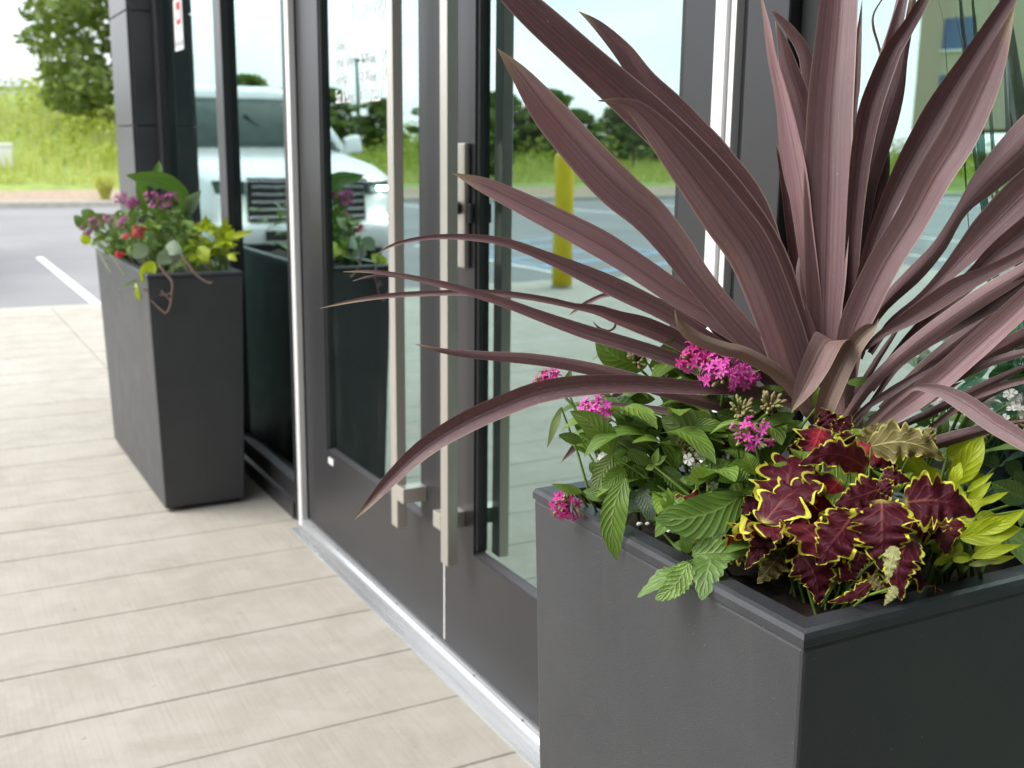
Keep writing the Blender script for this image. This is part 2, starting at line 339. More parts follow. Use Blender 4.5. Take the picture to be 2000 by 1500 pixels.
def mat_petal(name, a, b):
    m, nt, out = newmat(name); s = NT(nt); oi = s.n('ShaderNodeObjectInfo').outputs['Random']; g = s.n('ShaderNodeTexCoord').outputs['Object']
    c = s.mix(oi, a, b); c = s.mix(s.math('MULTIPLY', s.ramp(s.noise(g, 300, 2), .4, .7), .25), c, tuple(min(1, x * 1.4 + .05) for x in b[:3]) + (1,))
    leaf_finish(s, out, c, .5, None, .3, c, .3)
mat_petal('petal_pink', (.62, .035, .34, 1), (.80, .15, .56, 1))
mat_petal('petal_deep', (.50, .018, .20, 1), (.72, .08, .40, 1))
mat_petal('petal_white', (.76, .78, .74, 1), (.86, .87, .82, 1))
mat_petal('petal_purple', (.36, .05, .24, 1), (.52, .13, .38, 1))
mat_petal('petal_red', (.60, .012, .06, 1), (.70, .03, .10, 1))
mat_petal('bud', (.42, .27, .20, 1), (.36, .42, .14, 1))
def mat_foliage(name, a, b, transl=.35):
    m, nt, out = newmat(name); s = NT(nt); g = s.n('ShaderNodeNewGeometry'); ri = g.outputs['Random Per Island']
    nz = s.noise(g.outputs['Position'], .8, 3)
    c = s.mix(ri, a, b); c = s.mix(s.math('MULTIPLY', s.ramp(nz, .4, .65), .5), c, b)
    leaf_finish(s, out, c, .6, None, transl, s.mix(.3, c, (.30, .38, .04, 1)), .3)
mat_foliage('tree_leaf', (.050, .098, .022, 1), (.20, .275, .065, 1))
mat_foliage('pine_leaf', (.06, .11, .035, 1), (.18, .26, .07, 1))
mat_foliage('scrub_leaf', (.15, .21, .02, 1), (.42, .49, .07, 1))
mat_foliage('meadow_blade', (.33, .39, .06, 1), (.58, .60, .20, 1))
mat_foliage('yellow_blade', (.38, .42, .06, 1), (.56, .58, .14, 1))
LEAVES = [
('cordyline','tape',[(0.847,0.8735,0.8868,-0.0096,0.0041,-0.0044),(0.8299,0.8914,0.9411,-0.0145,0.0064,-0.0062),(0.8048,0.9196,1.0327,-0.0182,0.0076,-0.0096),(0.7692,0.9493,1.1019,-0.0165,0.0057,-0.0141),(0.7094,0.991,1.1729,-0.014,0.0041,-0.0153),(0.636,1.04,1.2481,-0.0118,0.0033,-0.0136),(0.5861,1.0733,1.2995,-0.0102,0.0029,-0.0113),(0.5503,1.0978,1.3403,-0.0066,0.0019,-0.0064),(0.5283,1.1138,1.3709,-0.0004,0.0001,-0.0003)],{'tone': 0.25}),
('cordyline','tape',[(0.8201,0.8522,0.8828,-0.0069,0.0084,-0.0053),(0.796,0.8634,0.932,-0.0123,0.0151,-0.0083),(0.7804,0.8707,0.975,-0.0136,0.0168,-0.0085),(0.7509,0.8839,1.0449,-0.0135,0.0165,-0.0108),(0.7225,0.8959,1.0859,-0.012,0.0147,-0.0132),(0.6815,0.9127,1.1395,-0.0096,0.0119,-0.0116),(0.6414,0.9285,1.1862,-0.0045,0.0059,-0.007),(0.6203,0.936,1.1979,-0.0005,0.0014,-0.0032),(0.5992,0.9419,1.1985,0,0.0001,-0.0005)],{'tone': 0.5}),
('cordyline','tape',[(0.8448,0.9059,0.9205,-0.0109,0.0038,-0.0029),(0.8236,0.9616,1.0731,-0.0161,0.0052,-0.0061),(0.792,0.9982,1.1387,-0.016,0.004,-0.011),(0.7703,1.0199,1.1716,-0.0142,0.003,-0.0117),(0.75,1.0396,1.2001,-0.0132,0.0027,-0.0112),(0.7313,1.0578,1.2265,-0.0109,0.0025,-0.0082),(0.715,1.0758,1.2575,-0.0085,0.0019,-0.0065),(0.6945,1.0957,1.2863,-0.0043,0.0008,-0.0042),(0.6776,1.1101,1.3029,-0.0002,0,-0.0002)],{'tone': 0.3}),
('cordyline','tape',[(0.8385,0.8632,0.8729,-0.0053,0.0051,-0.0058),(0.8085,0.8814,0.9168,-0.0063,0.0059,-0.0076),(0.7637,0.9067,0.9682,-0.0067,0.0062,-0.0085),(0.7236,0.9298,1.0199,-0.008,0.0074,-0.0089),(0.7005,0.9437,1.0556,-0.0095,0.0089,-0.0103),(0.6765,0.9575,1.0869,-0.0099,0.0093,-0.0136),(0.6506,0.9711,1.1105,-0.01,0.0095,-0.0152),(0.6249,0.985,1.1381,-0.0106,0.0098,-0.014),(0.6006,0.9986,1.1675,-0.0104,0.0095,-0.0127),(0.5793,1.0105,1.1946,-0.0093,0.0084,-0.0104),(0.5555,1.0241,1.2284,-0.0047,0.0043,-0.0054),(0.5367,1.0343,1.2505,-0.0001,0.0001,-0.0002)],{'tone': 0.62}),
('cordyline','tape',[(0.8324,0.8813,0.8866,-0.0061,0.0022,-0.0054),(0.7906,0.9121,0.9462,-0.0083,0.0024,-0.0087),(0.7525,0.9359,0.9774,-0.0075,0.0011,-0.011),(0.7142,0.9587,1.003,-0.0073,0.0009,-0.011),(0.6764,0.9819,1.0317,-0.0077,0.001,-0.0114),(0.648,0.999,1.0518,-0.0078,0.0008,-0.0126),(0.6196,1.0156,1.0691,-0.0065,0.0004,-0.0115),(0.5912,1.0319,1.0853,-0.0061,0.0003,-0.0111),(0.5629,1.0481,1.1009,-0.0051,0.0001,-0.0097),(0.5346,1.064,1.1154,-0.0033,-0.0001,-0.0069),(0.5082,1.0784,1.1267,-0.0001,-0,-0.0003)],{'tone': 0.8}),
('cordyline','tape',[(0.8009,0.9047,0.9131,-0.0037,0.0003,-0.0056),(0.74,0.9358,0.9561,-0.0046,0.0004,-0.0069),(0.6999,0.9561,0.9833,-0.0049,0.0002,-0.008),(0.6649,0.973,1.0022,-0.0049,-0.0002,-0.0092),(0.6252,0.9918,1.022,-0.0042,-0.0003,-0.0083),(0.5809,1.0125,1.0431,-0.0025,-0.0003,-0.0054),(0.5418,1.0301,1.0578,-0.0012,-0.0006,-0.0041),(0.5022,1.0459,1.0624,-0.0004,-0.0007,-0.0031),(0.4674,1.0586,1.0614,0.0001,-0.0007,-0.0023),(0.4373,1.0682,1.0547,0.0003,-0.0006,-0.0015),(0.4182,1.0726,1.0445,0.0001,-0.0001,-0.0002)],{'tone': 0.5}),
('cordyline','tape',[(0.7963,0.9144,0.8947,-0.0038,-0.001,-0.0064),(0.7582,0.9382,0.9135,-0.0036,-0.0012,-0.0064),(0.7104,0.9673,0.9337,-0.0036,-0.0015,-0.007),(0.6624,0.9957,0.9501,-0.0034,-0.0017,-0.0071),(0.6336,1.0126,0.9596,-0.0034,-0.0015,-0.0068),(0.5954,1.0355,0.9745,-0.003,-0.0012,-0.0057),(0.5574,1.0586,0.9903,-0.0024,-0.001,-0.0047),(0.5192,1.0812,1.0035,-0.0017,-0.0009,-0.0038),(0.4857,1.1004,1.0124,-0.0012,-0.0008,-0.0031),(0.4568,1.1166,1.0185,-0.0008,-0.0007,-0.0024),(0.4326,1.1297,1.0215,-0.0003,-0.0005,-0.0016),(0.4081,1.1421,1.0208,-0,-0.0001,-0.0003)],{'tone': 0.35}),
('cordyline','tape',[(0.4869,1.1032,1.0115,-0.0003,-0.0001,-0.0016),(0.4523,1.1203,1.0173,-0.0002,-0.0001,-0.0016),(0.4322,1.1291,1.0156,0.0001,-0.0002,-0.0014),(0.4169,1.1351,1.0112,0.0001,-0.0001,-0.0003)],{'tone': 0.4}),
('cordyline','tape',[(0.8109,0.9326,0.9071,-0.004,-0.0009,-0.0076),(0.7639,0.9644,0.9283,-0.005,-0.0006,-0.0085),(0.7385,0.983,0.9456,-0.0057,-0.0003,-0.0087),(0.7235,0.9935,0.9536,-0.005,-0.0009,-0.0091),(0.7033,1.0072,0.9627,-0.0046,-0.0012,-0.0093),(0.6828,1.0206,0.9701,-0.0034,-0.0009,-0.007),(0.6629,1.0339,0.9786,-0.0022,-0.0009,-0.0053),(0.642,1.0466,0.9822,-0.0012,-0.0008,-0.0035),(0.6213,1.0596,0.9874,-0.0012,-0.0008,-0.0035),(0.5902,1.0785,0.993,-0.0009,-0.0008,-0.0033),(0.5589,1.097,0.9958,-0.0006,-0.001,-0.0033),(0.5088,1.125,0.9945,-0.0004,-0.001,-0.003),(0.4639,1.1496,0.991,-0.0002,-0.001,-0.0027),(0.4286,1.1681,0.9849,0,-0.0007,-0.0019),(0.3956,1.1848,0.9766,0,-0.0001,-0.0003)],{'tone': 0.35}),
('cordyline','tape',[(0.7689,0.9142,0.8804,-0.0023,-0.0014,-0.0062),(0.7176,0.9376,0.8941,-0.0025,-0.0012,-0.0061),(0.6823,0.9545,0.9075,-0.0033,-0.0013,-0.0075),(0.6472,0.9709,0.9192,-0.0026,-0.0014,-0.0068),(0.6071,0.989,0.9292,-0.002,-0.0016,-0.0064),(0.5671,1.0064,0.936,-0.0015,-0.0017,-0.0059),(0.5271,1.023,0.9396,-0.001,-0.0014,-0.0046),(0.4974,1.0354,0.9426,-0.0009,-0.001,-0.0036),(0.4729,1.046,0.947,-0.0007,-0.0005,-0.002),(0.4545,1.0544,0.9524,-0.0001,-0.0001,-0.0003)],{'tone': 0.3}),
('cordyline','tape',[(0.8138,0.8692,0.8909,-0.0022,-0.0011,-0.0067),(0.7519,0.8875,0.9086,-0.0017,-0.0015,-0.0066),(0.6962,0.9017,0.9136,-0.0012,-0.0021,-0.007),(0.6417,0.9154,0.9191,-0.0012,-0.0028,-0.0087),(0.588,0.9277,0.9205,-0.0005,-0.0038,-0.0099),(0.5402,0.9371,0.9163,0.001,-0.0049,-0.0101),(0.4975,0.9428,0.9042,0.0024,-0.0055,-0.0094),(0.455,0.947,0.8887,0.0033,-0.0056,-0.0086),(0.4178,0.9487,0.8701,0.004,-0.0052,-0.0067),(0.3853,0.9471,0.8472,0.0037,-0.004,-0.0045),(0.3578,0.9438,0.8243,0.0019,-0.0019,-0.002),(0.3428,0.9421,0.812,0.0001,-0.0001,-0.0001)],{'tone': 0.4, 'streak': 1}),
('cordyline','tape',[(0.7416,0.8869,0.8503,-0.0052,-0.0013,-0.0047),(0.7228,0.9069,0.8655,-0.0051,-0.0014,-0.0048),(0.7073,0.9226,0.8759,-0.0033,-0.0016,-0.0039),(0.6869,0.9407,0.8825,-0.0017,-0.0015,-0.0028),(0.6489,0.9717,0.886,-0.0008,-0.001,-0.0017),(0.6142,0.9988,0.8855,-0.0001,-0.0001,-0.0002)],{'tone': 0.15}),
('cordyline','tape',[(0.7246,1.054,0.8799,0.0022,-0.0039,-0.0042),(0.6962,1.0637,0.8562,0.003,-0.0045,-0.004),(0.6666,1.0706,0.8179,0.0024,-0.0033,-0.0026),(0.6461,1.0762,0.7949,0.0001,-0.0002,-0.0002)],{'tone': 0.15}),
('cordyline','tape',[(0.7786,0.9855,0.9587,-0.0012,-0.0001,-0.0014),(0.7443,1.0175,0.9843,-0.0014,-0.0004,-0.002),(0.7123,1.0424,0.9928,-0.001,-0.0008,-0.0024),(0.6934,1.0556,0.9916,-0.0004,-0.0013,-0.0024),(0.6812,1.0631,0.9873,0.0002,-0.0016,-0.0022),(0.6662,1.0715,0.9771,0.0005,-0.0018,-0.0021),(0.6546,1.0778,0.9681,0.0001,-0.0002,-0.0002)],{'tone': 0.25}),
('cordyline','tape',[(0.7007,1.0514,0.9613,0.0009,-0.0007,-0.0003),(0.6986,1.0509,0.9544,0.0009,-0.0008,-0.0009),(0.6921,1.0536,0.9509,-0.0001,-0.0002,-0.0011),(0.6831,1.0592,0.9542,-0.0006,0.0002,-0.001),(0.6776,1.0638,0.961,-0.0002,0.0001,-0.0002)],{'tone': 0.1}),
('cordyline','tape',[(0.7671,0.8046,0.9037,-0.0051,0.0013,-0.0043),(0.7411,0.8154,0.9374,-0.0048,0.0005,-0.0054),(0.7058,0.8285,0.9598,-0.0035,-0.0008,-0.0063),(0.6857,0.8351,0.9657,-0.0025,-0.0015,-0.0063),(0.6658,0.8418,0.9726,-0.0029,-0.001,-0.0059),(0.6511,0.847,0.9808,-0.0037,-0.0001,-0.0049),(0.6403,0.8512,0.9917,-0.003,0.0007,-0.0022),(0.6352,0.8532,1.0045,-0.0002,0.0001,-0.0001)],{'tone': 0.5, 'dry': 0.6}),
('cordyline','tape',[(0.8448,0.8611,0.8783,-0.0079,0.0075,-0.0008),(0.853,0.8799,0.969,-0.0119,0.0113,-0.0011),(0.8597,0.8909,1.0262,-0.0154,0.0147,-0.0009),(0.8703,0.9072,1.1119,-0.0178,0.017,-0.001),(0.8814,0.9232,1.1978,-0.0173,0.0165,-0.0003),(0.8963,0.9372,1.2839,-0.0151,0.0144,0.0003),(0.9069,0.9472,1.3449,-0.0127,0.0121,0.0003),(0.9203,0.9593,1.4206,-0.008,0.0076,0.0003),(0.9338,0.9701,1.491,-0.0004,0.0004,0)],{'tone': 0.6}),
('cordyline','tape',[(0.8542,0.8888,0.9676,-0.0027,0.0066,-0.0017),(0.8532,0.8996,1.0107,-0.0034,0.0082,-0.0022),(0.8512,0.9147,1.0699,-0.004,0.0098,-0.0026),(0.8497,0.9283,1.1238,-0.0044,0.0109,-0.0031),(0.8457,0.9419,1.1722,-0.0037,0.0092,-0.003),(0.8404,0.9563,1.2206,-0.0026,0.0064,-0.0023),(0.8359,0.9661,1.2518,-0.0019,0.0049,-0.0016),(0.8336,0.9755,1.2862,-0.0013,0.0032,-0.001),(0.8296,0.9864,1.3228,-0.0001,0.0003,-0.0001)],{'tone': 1.0}),
('cordyline','tape',[(0.8638,0.9108,1.009,-0.0024,0.0046,-0.0013),(0.8597,0.9267,1.0745,-0.0032,0.0061,-0.0019),(0.8541,0.9365,1.1071,-0.0034,0.0065,-0.0024),(0.849,0.9471,1.1451,-0.0034,0.0065,-0.0022),(0.8448,0.9572,1.1831,-0.0019,0.0035,-0.001),(0.8439,0.9622,1.2048,-0.0001,0.0003,-0.0001)],{'tone': 1.0}),
('cordyline','tape',[(0.8946,0.9305,1.0396,-0.0072,0.0047,-0.0008),(0.9004,0.9584,1.151,-0.0082,0.0054,-0.0011),(0.9024,0.9807,1.2349,-0.0067,0.0044,-0.0013),(0.8994,0.9908,1.2652,-0.0053,0.0035,-0.0028),(0.8897,1.0018,1.2853,-0.0038,0.0025,-0.0036),(0.8794,1.0118,1.3009,-0.0019,0.0013,-0.0022),(0.8729,1.0178,1.3093,-0.0002,0.0001,-0.0002)],{'tone': 0.3}),
('cordyline','tape',[(0.8828,0.9172,1.0299,-0.0069,0.0064,-0.0016),(0.8822,0.9423,1.1344,-0.0081,0.0075,-0.0022),(0.8772,0.958,1.1893,-0.0083,0.0077,-0.0033),(0.8724,0.9676,1.2189,-0.0077,0.0072,-0.0039),(0.8669,0.9769,1.2453,-0.0066,0.0062,-0.0032),(0.8626,0.9862,1.2749,-0.0033,0.0031,-0.0016),(0.8588,0.9927,1.2935,-0.0002,0.0002,-0.0001)],{'tone': 0.35}),
('cordyline','tape',[(0.9085,0.9125,1.0688,-0.0039,0.0033,0.0001),(0.9313,0.9375,1.1902,-0.0022,0.0018,0),(0.9379,0.9445,1.2246,-0.0033,0.0027,0),(0.9447,0.9529,1.2637,-0.0031,0.0026,0.0001),(0.9514,0.9589,1.2951,-0.0015,0.0013,0.0001),(0.9565,0.9633,1.3186,-0.0002,0.0002,0)],{'tone': 0.35}),
('cordyline','tape',[(0.98,0.9427,1.2361,-0.0011,0.0012,-0.0005),(0.9759,0.9528,1.2697,-0.0009,0.001,-0.0004),(0.9726,0.9593,1.2893,-0.001,0.001,-0.0003),(0.974,0.9621,1.3044,-0.0008,0.0008,0.0002),(0.9835,0.9608,1.3202,-0.0006,0.0005,0.0004),(0.9908,0.9589,1.3287,-0.0002,0.0001,0.0002)],{'tone': 0.3}),
('cordyline','tape',[(0.8708,0.862,0.8925,-0.0054,0.0031,-0),(0.8738,0.8675,0.9694,-0.0059,0.0034,0),(0.876,0.8708,1.0183,-0.0063,0.0037,0.0001),(0.8793,0.8752,1.088,-0.0077,0.0045,0.0003),(0.8844,0.8779,1.1514,-0.0091,0.0053,0.0009),(0.8909,0.8778,1.1932,-0.0103,0.0059,0.0024),(0.8998,0.8755,1.2244,-0.0096,0.0053,0.0036),(0.9107,0.8717,1.2553,-0.0079,0.0041,0.0043),(0.9238,0.8658,1.2784,-0.0059,0.0029,0.0039),(0.9381,0.8597,1.3064,-0.0043,0.0022,0.0025),(0.9518,0.8541,1.3366,-0.0004,0.0002,0.0002)],{'tone': 0.3}),
('cordyline','tape',[(0.9087,0.9071,0.973,-0.0023,0.0033,-0),(0.9332,0.9263,1.1515,-0.0033,0.0047,0.0001),(0.949,0.9298,1.2178,-0.0036,0.0051,0.0008),(0.9624,0.9295,1.2564,-0.0039,0.0055,0.0014),(0.9721,0.9291,1.2839,-0.0039,0.0055,0.0012),(0.9793,0.9297,1.3086,-0.0035,0.0052,0.0005),(0.9868,0.933,1.3496,-0.0022,0.0033,0.0001),(0.9919,0.9361,1.3823,-0.0002,0.0002,0)],{'tone': 0.7}),
('cordyline','tape',[(0.889,0.8792,0.9329,-0.0052,0.0035,0.0002),(0.899,0.8879,1.0321,-0.0066,0.0044,0.0005),(0.9082,0.8905,1.0867,-0.0079,0.0053,0.0011),(0.9145,0.8924,1.1246,-0.0092,0.0062,0.0021),(0.9259,0.8914,1.1624,-0.0104,0.0069,0.0033),(0.9348,0.8907,1.1925,-0.0099,0.0066,0.0031),(0.9435,0.89,1.2225,-0.0068,0.0046,0.0017),(0.9499,0.8908,1.2533,-0.0041,0.0028,0.0007),(0.9581,0.8929,1.3009,-0.0036,0.0025,0.0004),(0.9637,0.8956,1.3429,-0.0002,0.0002,0)],{'tone': 0.2}),
('cordyline','tape',[(0.9498,0.9189,1.0674,-0.0012,0.0012,0.0002),(0.9581,0.9202,1.1125,-0.0018,0.0019,0.0003),(0.9631,0.9211,1.1406,-0.0024,0.0025,0.0003),(0.967,0.9219,1.163,-0.0016,0.0016,0.0002),(0.9686,0.9222,1.173,-0.0002,0.0002,0)],{'tone': 1.0}),
('cordyline','tape',[(0.9101,0.8902,0.9295,-0.0049,0.0024,0.0002),(0.918,0.9006,1.0076,-0.0059,0.0029,0.0007),(0.9338,0.9034,1.0688,-0.0068,0.0034,0.0018),(0.9459,0.9041,1.1076,-0.0068,0.0034,0.0018),(0.9523,0.9058,1.1353,-0.0048,0.0024,0.0008),(0.9565,0.9076,1.1573,-0.0005,0.0003,0.0001)],{'tone': 0.05}),
('cordyline','tape',[(0.879,0.8704,0.9464,-0.0046,0.0032,0.0007),(0.8837,0.8582,1.0355,-0.0058,0.004,0.0012),(0.8917,0.8467,1.0893,-0.0073,0.0051,0.0026),(0.901,0.8355,1.1287,-0.0091,0.0063,0.0043),(0.9118,0.8229,1.1673,-0.0104,0.0071,0.0056),(0.924,0.8088,1.2049,-0.0105,0.0071,0.0063),(0.941,0.7886,1.2549,-0.0072,0.0048,0.0045),(0.9558,0.7702,1.2981,-0.0048,0.0032,0.0031),(0.9698,0.752,1.3389,-0.0002,0.0001,0.0001)],{'tone': 0.4}),
('cordyline','tape',[(0.8509,0.842,0.9094,-0.0073,0.0093,0.0007),(0.8478,0.8356,0.965,-0.0086,0.0113,0.0022),(0.8538,0.8255,1.0031,-0.0086,0.0121,0.0053),(0.8633,0.8116,1.0458,-0.0085,0.0125,0.0068),(0.876,0.7947,1.0874,-0.0081,0.0118,0.0067),(0.8856,0.7794,1.1301,-0.0087,0.0128,0.0072),(0.8961,0.7638,1.1668,-0.0094,0.0138,0.0074),(0.903,0.7491,1.2093,-0.0083,0.0121,0.0053),(0.9076,0.7363,1.2481,-0.0046,0.0068,0.0025),(0.9093,0.7254,1.2848,-0.0001,0.0002,0.0001)],{'tone': 0.62}),
('cordyline','tape',[(0.8729,0.8488,0.9393,-0.004,0.0034,0.0016),(0.8776,0.8318,0.9883,-0.0043,0.0038,0.003),(0.8958,0.8022,1.032,-0.005,0.0046,0.005),(0.9061,0.7835,1.0611,-0.0046,0.0043,0.0035),(0.9122,0.7659,1.0973,-0.0039,0.0036,0.0029),(0.9215,0.7459,1.1275,-0.0086,0.0078,0.0086),(0.934,0.7198,1.161,-0.0112,0.0102,0.0107),(0.9419,0.6973,1.1948,-0.0091,0.0086,0.007),(0.9474,0.6707,1.2388,-0.0001,0.0001,0.0001)],{'tone': 0.7}),
('cordyline','tape',[(0.8703,0.8291,0.9482,-0.0014,0.0024,0.0016),(0.8777,0.8117,0.9814,-0.0015,0.003,0.0026),(0.8917,0.7874,1.0084,-0.0017,0.0038,0.0039),(0.9007,0.7692,1.0331,-0.0026,0.0054,0.0048),(0.9092,0.75,1.0597,-0.0042,0.0086,0.0075),(0.9159,0.7332,1.0829,-0.0054,0.0111,0.01),(0.9243,0.7118,1.1104,-0.0058,0.0121,0.0113),(0.9335,0.6848,1.144,-0.0049,0.01,0.0089),(0.9416,0.6505,1.1891,-0.0001,0.0002,0.0001)],{'tone': 0.35}),
('cordyline','tape',[(0.8878,0.781,0.9809,-0.0019,0.0022,0.0022),(0.9,0.7462,1.0255,-0.0034,0.0039,0.004),(0.904,0.7334,1.0415,-0.0041,0.0047,0.0049),(0.909,0.7165,1.0615,-0.005,0.0058,0.0068),(0.9154,0.696,1.082,-0.0056,0.0065,0.0077),(0.9223,0.6675,1.1123,-0.0046,0.0054,0.0061),(0.9281,0.6356,1.1447,-0.0001,0.0001,0.0001)],{'tone': 0.25}),
('cordyline','tape',[(0.8586,0.8254,0.9551,-0.0017,0.0012,0.0017),(0.8647,0.8107,0.9718,-0.0025,0.0018,0.0031),(0.8745,0.7894,0.9889,-0.004,0.0029,0.0056),(0.8837,0.7674,1.0077,-0.0052,0.0038,0.0069),(0.8929,0.7435,1.0281,-0.0051,0.0036,0.0075),(0.9027,0.718,1.0441,-0.0032,0.0022,0.0052),(0.9119,0.6909,1.0625,-0.0029,0.0021,0.0041),(0.9197,0.6622,1.0851,-0.0025,0.0019,0.003),(0.9254,0.6297,1.1139,-0.0001,0.0001,0.0001)],{'tone': 0.6, 'streak': 1}),
('cordyline','tape',[(0.8263,0.8146,0.8849,-0.0018,0.0037,0.0023),(0.8333,0.7968,0.9187,-0.002,0.0044,0.0032),(0.8434,0.7759,0.9487,-0.0017,0.0044,0.004),(0.8557,0.7516,0.9772,-0.0016,0.005,0.0054),(0.8694,0.724,1.005,-0.0016,0.0056,0.0066),(0.8803,0.7007,1.0266,-0.0014,0.0053,0.0068),(0.8922,0.674,1.0488,-0.0012,0.0044,0.0054),(0.9031,0.6441,1.0776,-0.0008,0.0029,0.0035),(0.9105,0.6221,1.0968,-0,0.0001,0.0002)],{'tone': 0.5}),
('cordyline','tape',[(0.8647,0.795,0.9385,-0.0016,0.0016,0.0022),(0.8722,0.7712,0.9617,-0.0027,0.0026,0.0036),(0.8775,0.7525,0.9796,-0.0034,0.0034,0.0053),(0.8869,0.7207,1.0034,-0.0037,0.0038,0.0065),(0.8936,0.694,1.0229,-0.0039,0.004,0.0061),(0.8988,0.6632,1.0486,-0.0028,0.0029,0.0039),(0.902,0.6329,1.074,-0.0001,0.0001,0.0002)],{'tone': 0.1}),
('cordyline','tape',[(0.8286,0.7877,0.8746,-0.0018,0.0044,0.0048),(0.8441,0.7619,0.9038,-0.0025,0.0063,0.0069),(0.8552,0.7424,0.9257,-0.0032,0.0076,0.008),(0.8643,0.725,0.9469,-0.0036,0.008,0.0078),(0.8719,0.7088,0.9679,-0.0037,0.008,0.0076),(0.8813,0.6876,0.9947,-0.0035,0.0076,0.0071),(0.889,0.6681,1.0196,-0.0035,0.0075,0.0069),(0.8977,0.6422,1.053,-0.0028,0.0059,0.005),(0.9046,0.6128,1.093,-0.0001,0.0002,0.0001)],{'tone': 0.8}),
('cordyline','tape',[(0.899,0.7414,0.9374,-0.0018,0.0026,0.0032),(0.9016,0.716,0.9594,-0.0024,0.0036,0.0048),(0.9043,0.6914,0.9771,-0.0023,0.0035,0.0053),(0.9063,0.6624,0.9967,-0.0019,0.003,0.0044),(0.9065,0.6292,1.0198,-0.0001,0.0001,0.0002)],{'tone': 0.35}),
('cordyline','tape',[(0.834,0.7872,0.8848,-0.0012,0.0013,0.002),(0.8513,0.7537,0.9162,-0.0013,0.0014,0.0024),(0.8618,0.7332,0.931,-0.0015,0.0017,0.0033),(0.8714,0.713,0.9464,-0.0015,0.0018,0.0035),(0.8823,0.6891,0.9625,-0.0012,0.0014,0.0034),(0.8926,0.6654,0.9744,-0.0009,0.0011,0.003),(0.905,0.6344,0.9892,-0.0001,0.0001,0.0002)],{'tone': 0.5}),
('cordyline','tape',[(0.8627,0.7474,0.8802,-0.0013,0.0014,0.0017),(0.8737,0.7117,0.9185,-0.0016,0.0019,0.0024),(0.8778,0.6988,0.9292,-0.0012,0.0015,0.0028),(0.8849,0.6775,0.942,-0.001,0.0014,0.0032),(0.8902,0.6606,0.9496,-0.0007,0.0009,0.0026),(0.8985,0.6315,0.9622,-0.0001,0.0001,0.0002)],{'tone': 0.45}),
('cordyline','tape',[(0.8145,0.775,0.887,-0.002,0.002,0.0022),(0.8227,0.7557,0.9124,-0.0022,0.0022,0.0026),(0.8282,0.7432,0.9266,-0.0018,0.0019,0.0027),(0.8322,0.735,0.9333,-0.0007,0.0009,0.0027),(0.8372,0.7242,0.9349,0.0001,0,0.0044),(0.8434,0.7083,0.933,0.0012,-0.0012,0.0063),(0.8493,0.6861,0.9252,0.0025,-0.0029,0.0083),(0.8538,0.6603,0.9133,0.0027,-0.003,0.0083),(0.8593,0.631,0.9019,0.0023,-0.0026,0.0071),(0.8627,0.6012,0.8887,0.0012,-0.0014,0.0031),(0.8623,0.5849,0.8793,0.0001,-0.0001,0.0002)],{'tone': 0.6, 'streak': 1}),
('cordyline','tape',[(0.8232,0.804,0.8822,-0.001,0.0014,0.0012),(0.8319,0.7936,0.901,-0.001,0.0016,0.0018),(0.8471,0.7763,0.9199,-0.0012,0.0023,0.0032),(0.8618,0.7592,0.9373,-0.001,0.0019,0.0028),(0.8767,0.7415,0.9545,-0.0005,0.0011,0.0016),(0.8846,0.7321,0.9631,-0.0001,0.0001,0.0002)],{'tone': 0.15}),
('cordyline','tape',[(0.8418,0.8308,0.8906,-0.0014,0.0019,0.0013),(0.851,0.8209,0.9151,-0.002,0.0026,0.0017),(0.861,0.8094,0.9469,-0.0017,0.0022,0.0014),(0.8696,0.7996,0.9716,-0.0011,0.0014,0.001),(0.8779,0.7899,0.9959,-0.0001,0.0002,0.0001)],{'tone': 0.25}),
('cordyline','tape',[(0.8424,0.8157,0.8775,-0.0014,0.0018,0.0013),(0.8511,0.8055,0.9004,-0.0014,0.0018,0.0013),(0.8649,0.7885,0.9396,-0.0014,0.0021,0.0018),(0.8798,0.7717,0.9621,-0.001,0.0015,0.0018),(0.8942,0.7551,0.9842,-0.0001,0.0001,0.0002)],{'tone': 0.15}),
('cordyline','tape',[(0.834,0.8227,0.8877,-0.0069,0.0039,0.0007),(0.8336,0.8259,0.9248,-0.0109,0.0062,0.0013),(0.8218,0.8216,0.9531,-0.0125,0.0072,0.0019),(0.7996,0.8081,0.9684,-0.0129,0.0076,0.0028),(0.771,0.7899,0.9732,-0.0126,0.0077,0.0041),(0.7497,0.7765,0.966,-0.0115,0.0074,0.005),(0.7355,0.7698,0.9545,-0.0099,0.0066,0.0052),(0.7226,0.7654,0.9408,-0.0078,0.0053,0.0046),(0.7123,0.7632,0.9276,-0.0041,0.0029,0.0027),(0.7034,0.7607,0.9164,-0.0002,0.0001,0.0001)],{'tone': 0.9, 'dry': 0.3, 'streak': 1}),
('cordyline','tape',[(0.7924,0.8095,0.8842,-0.0062,0.0062,0.0003),(0.7936,0.8098,0.903,-0.0066,0.007,0.0018),(0.8021,0.8063,0.9312,-0.0067,0.0076,0.0034),(0.8101,0.8026,0.952,-0.006,0.0071,0.0042),(0.8186,0.7983,0.9685,-0.0047,0.0059,0.0048),(0.8274,0.7932,0.9805,-0.0029,0.004,0.0043),(0.8331,0.7899,0.9862,-0.001,0.0013,0.0012),(0.8354,0.7887,0.9924,-0.0001,0.0002,0.0001)],{'tone': 0.5, 'dry': 0.6}),
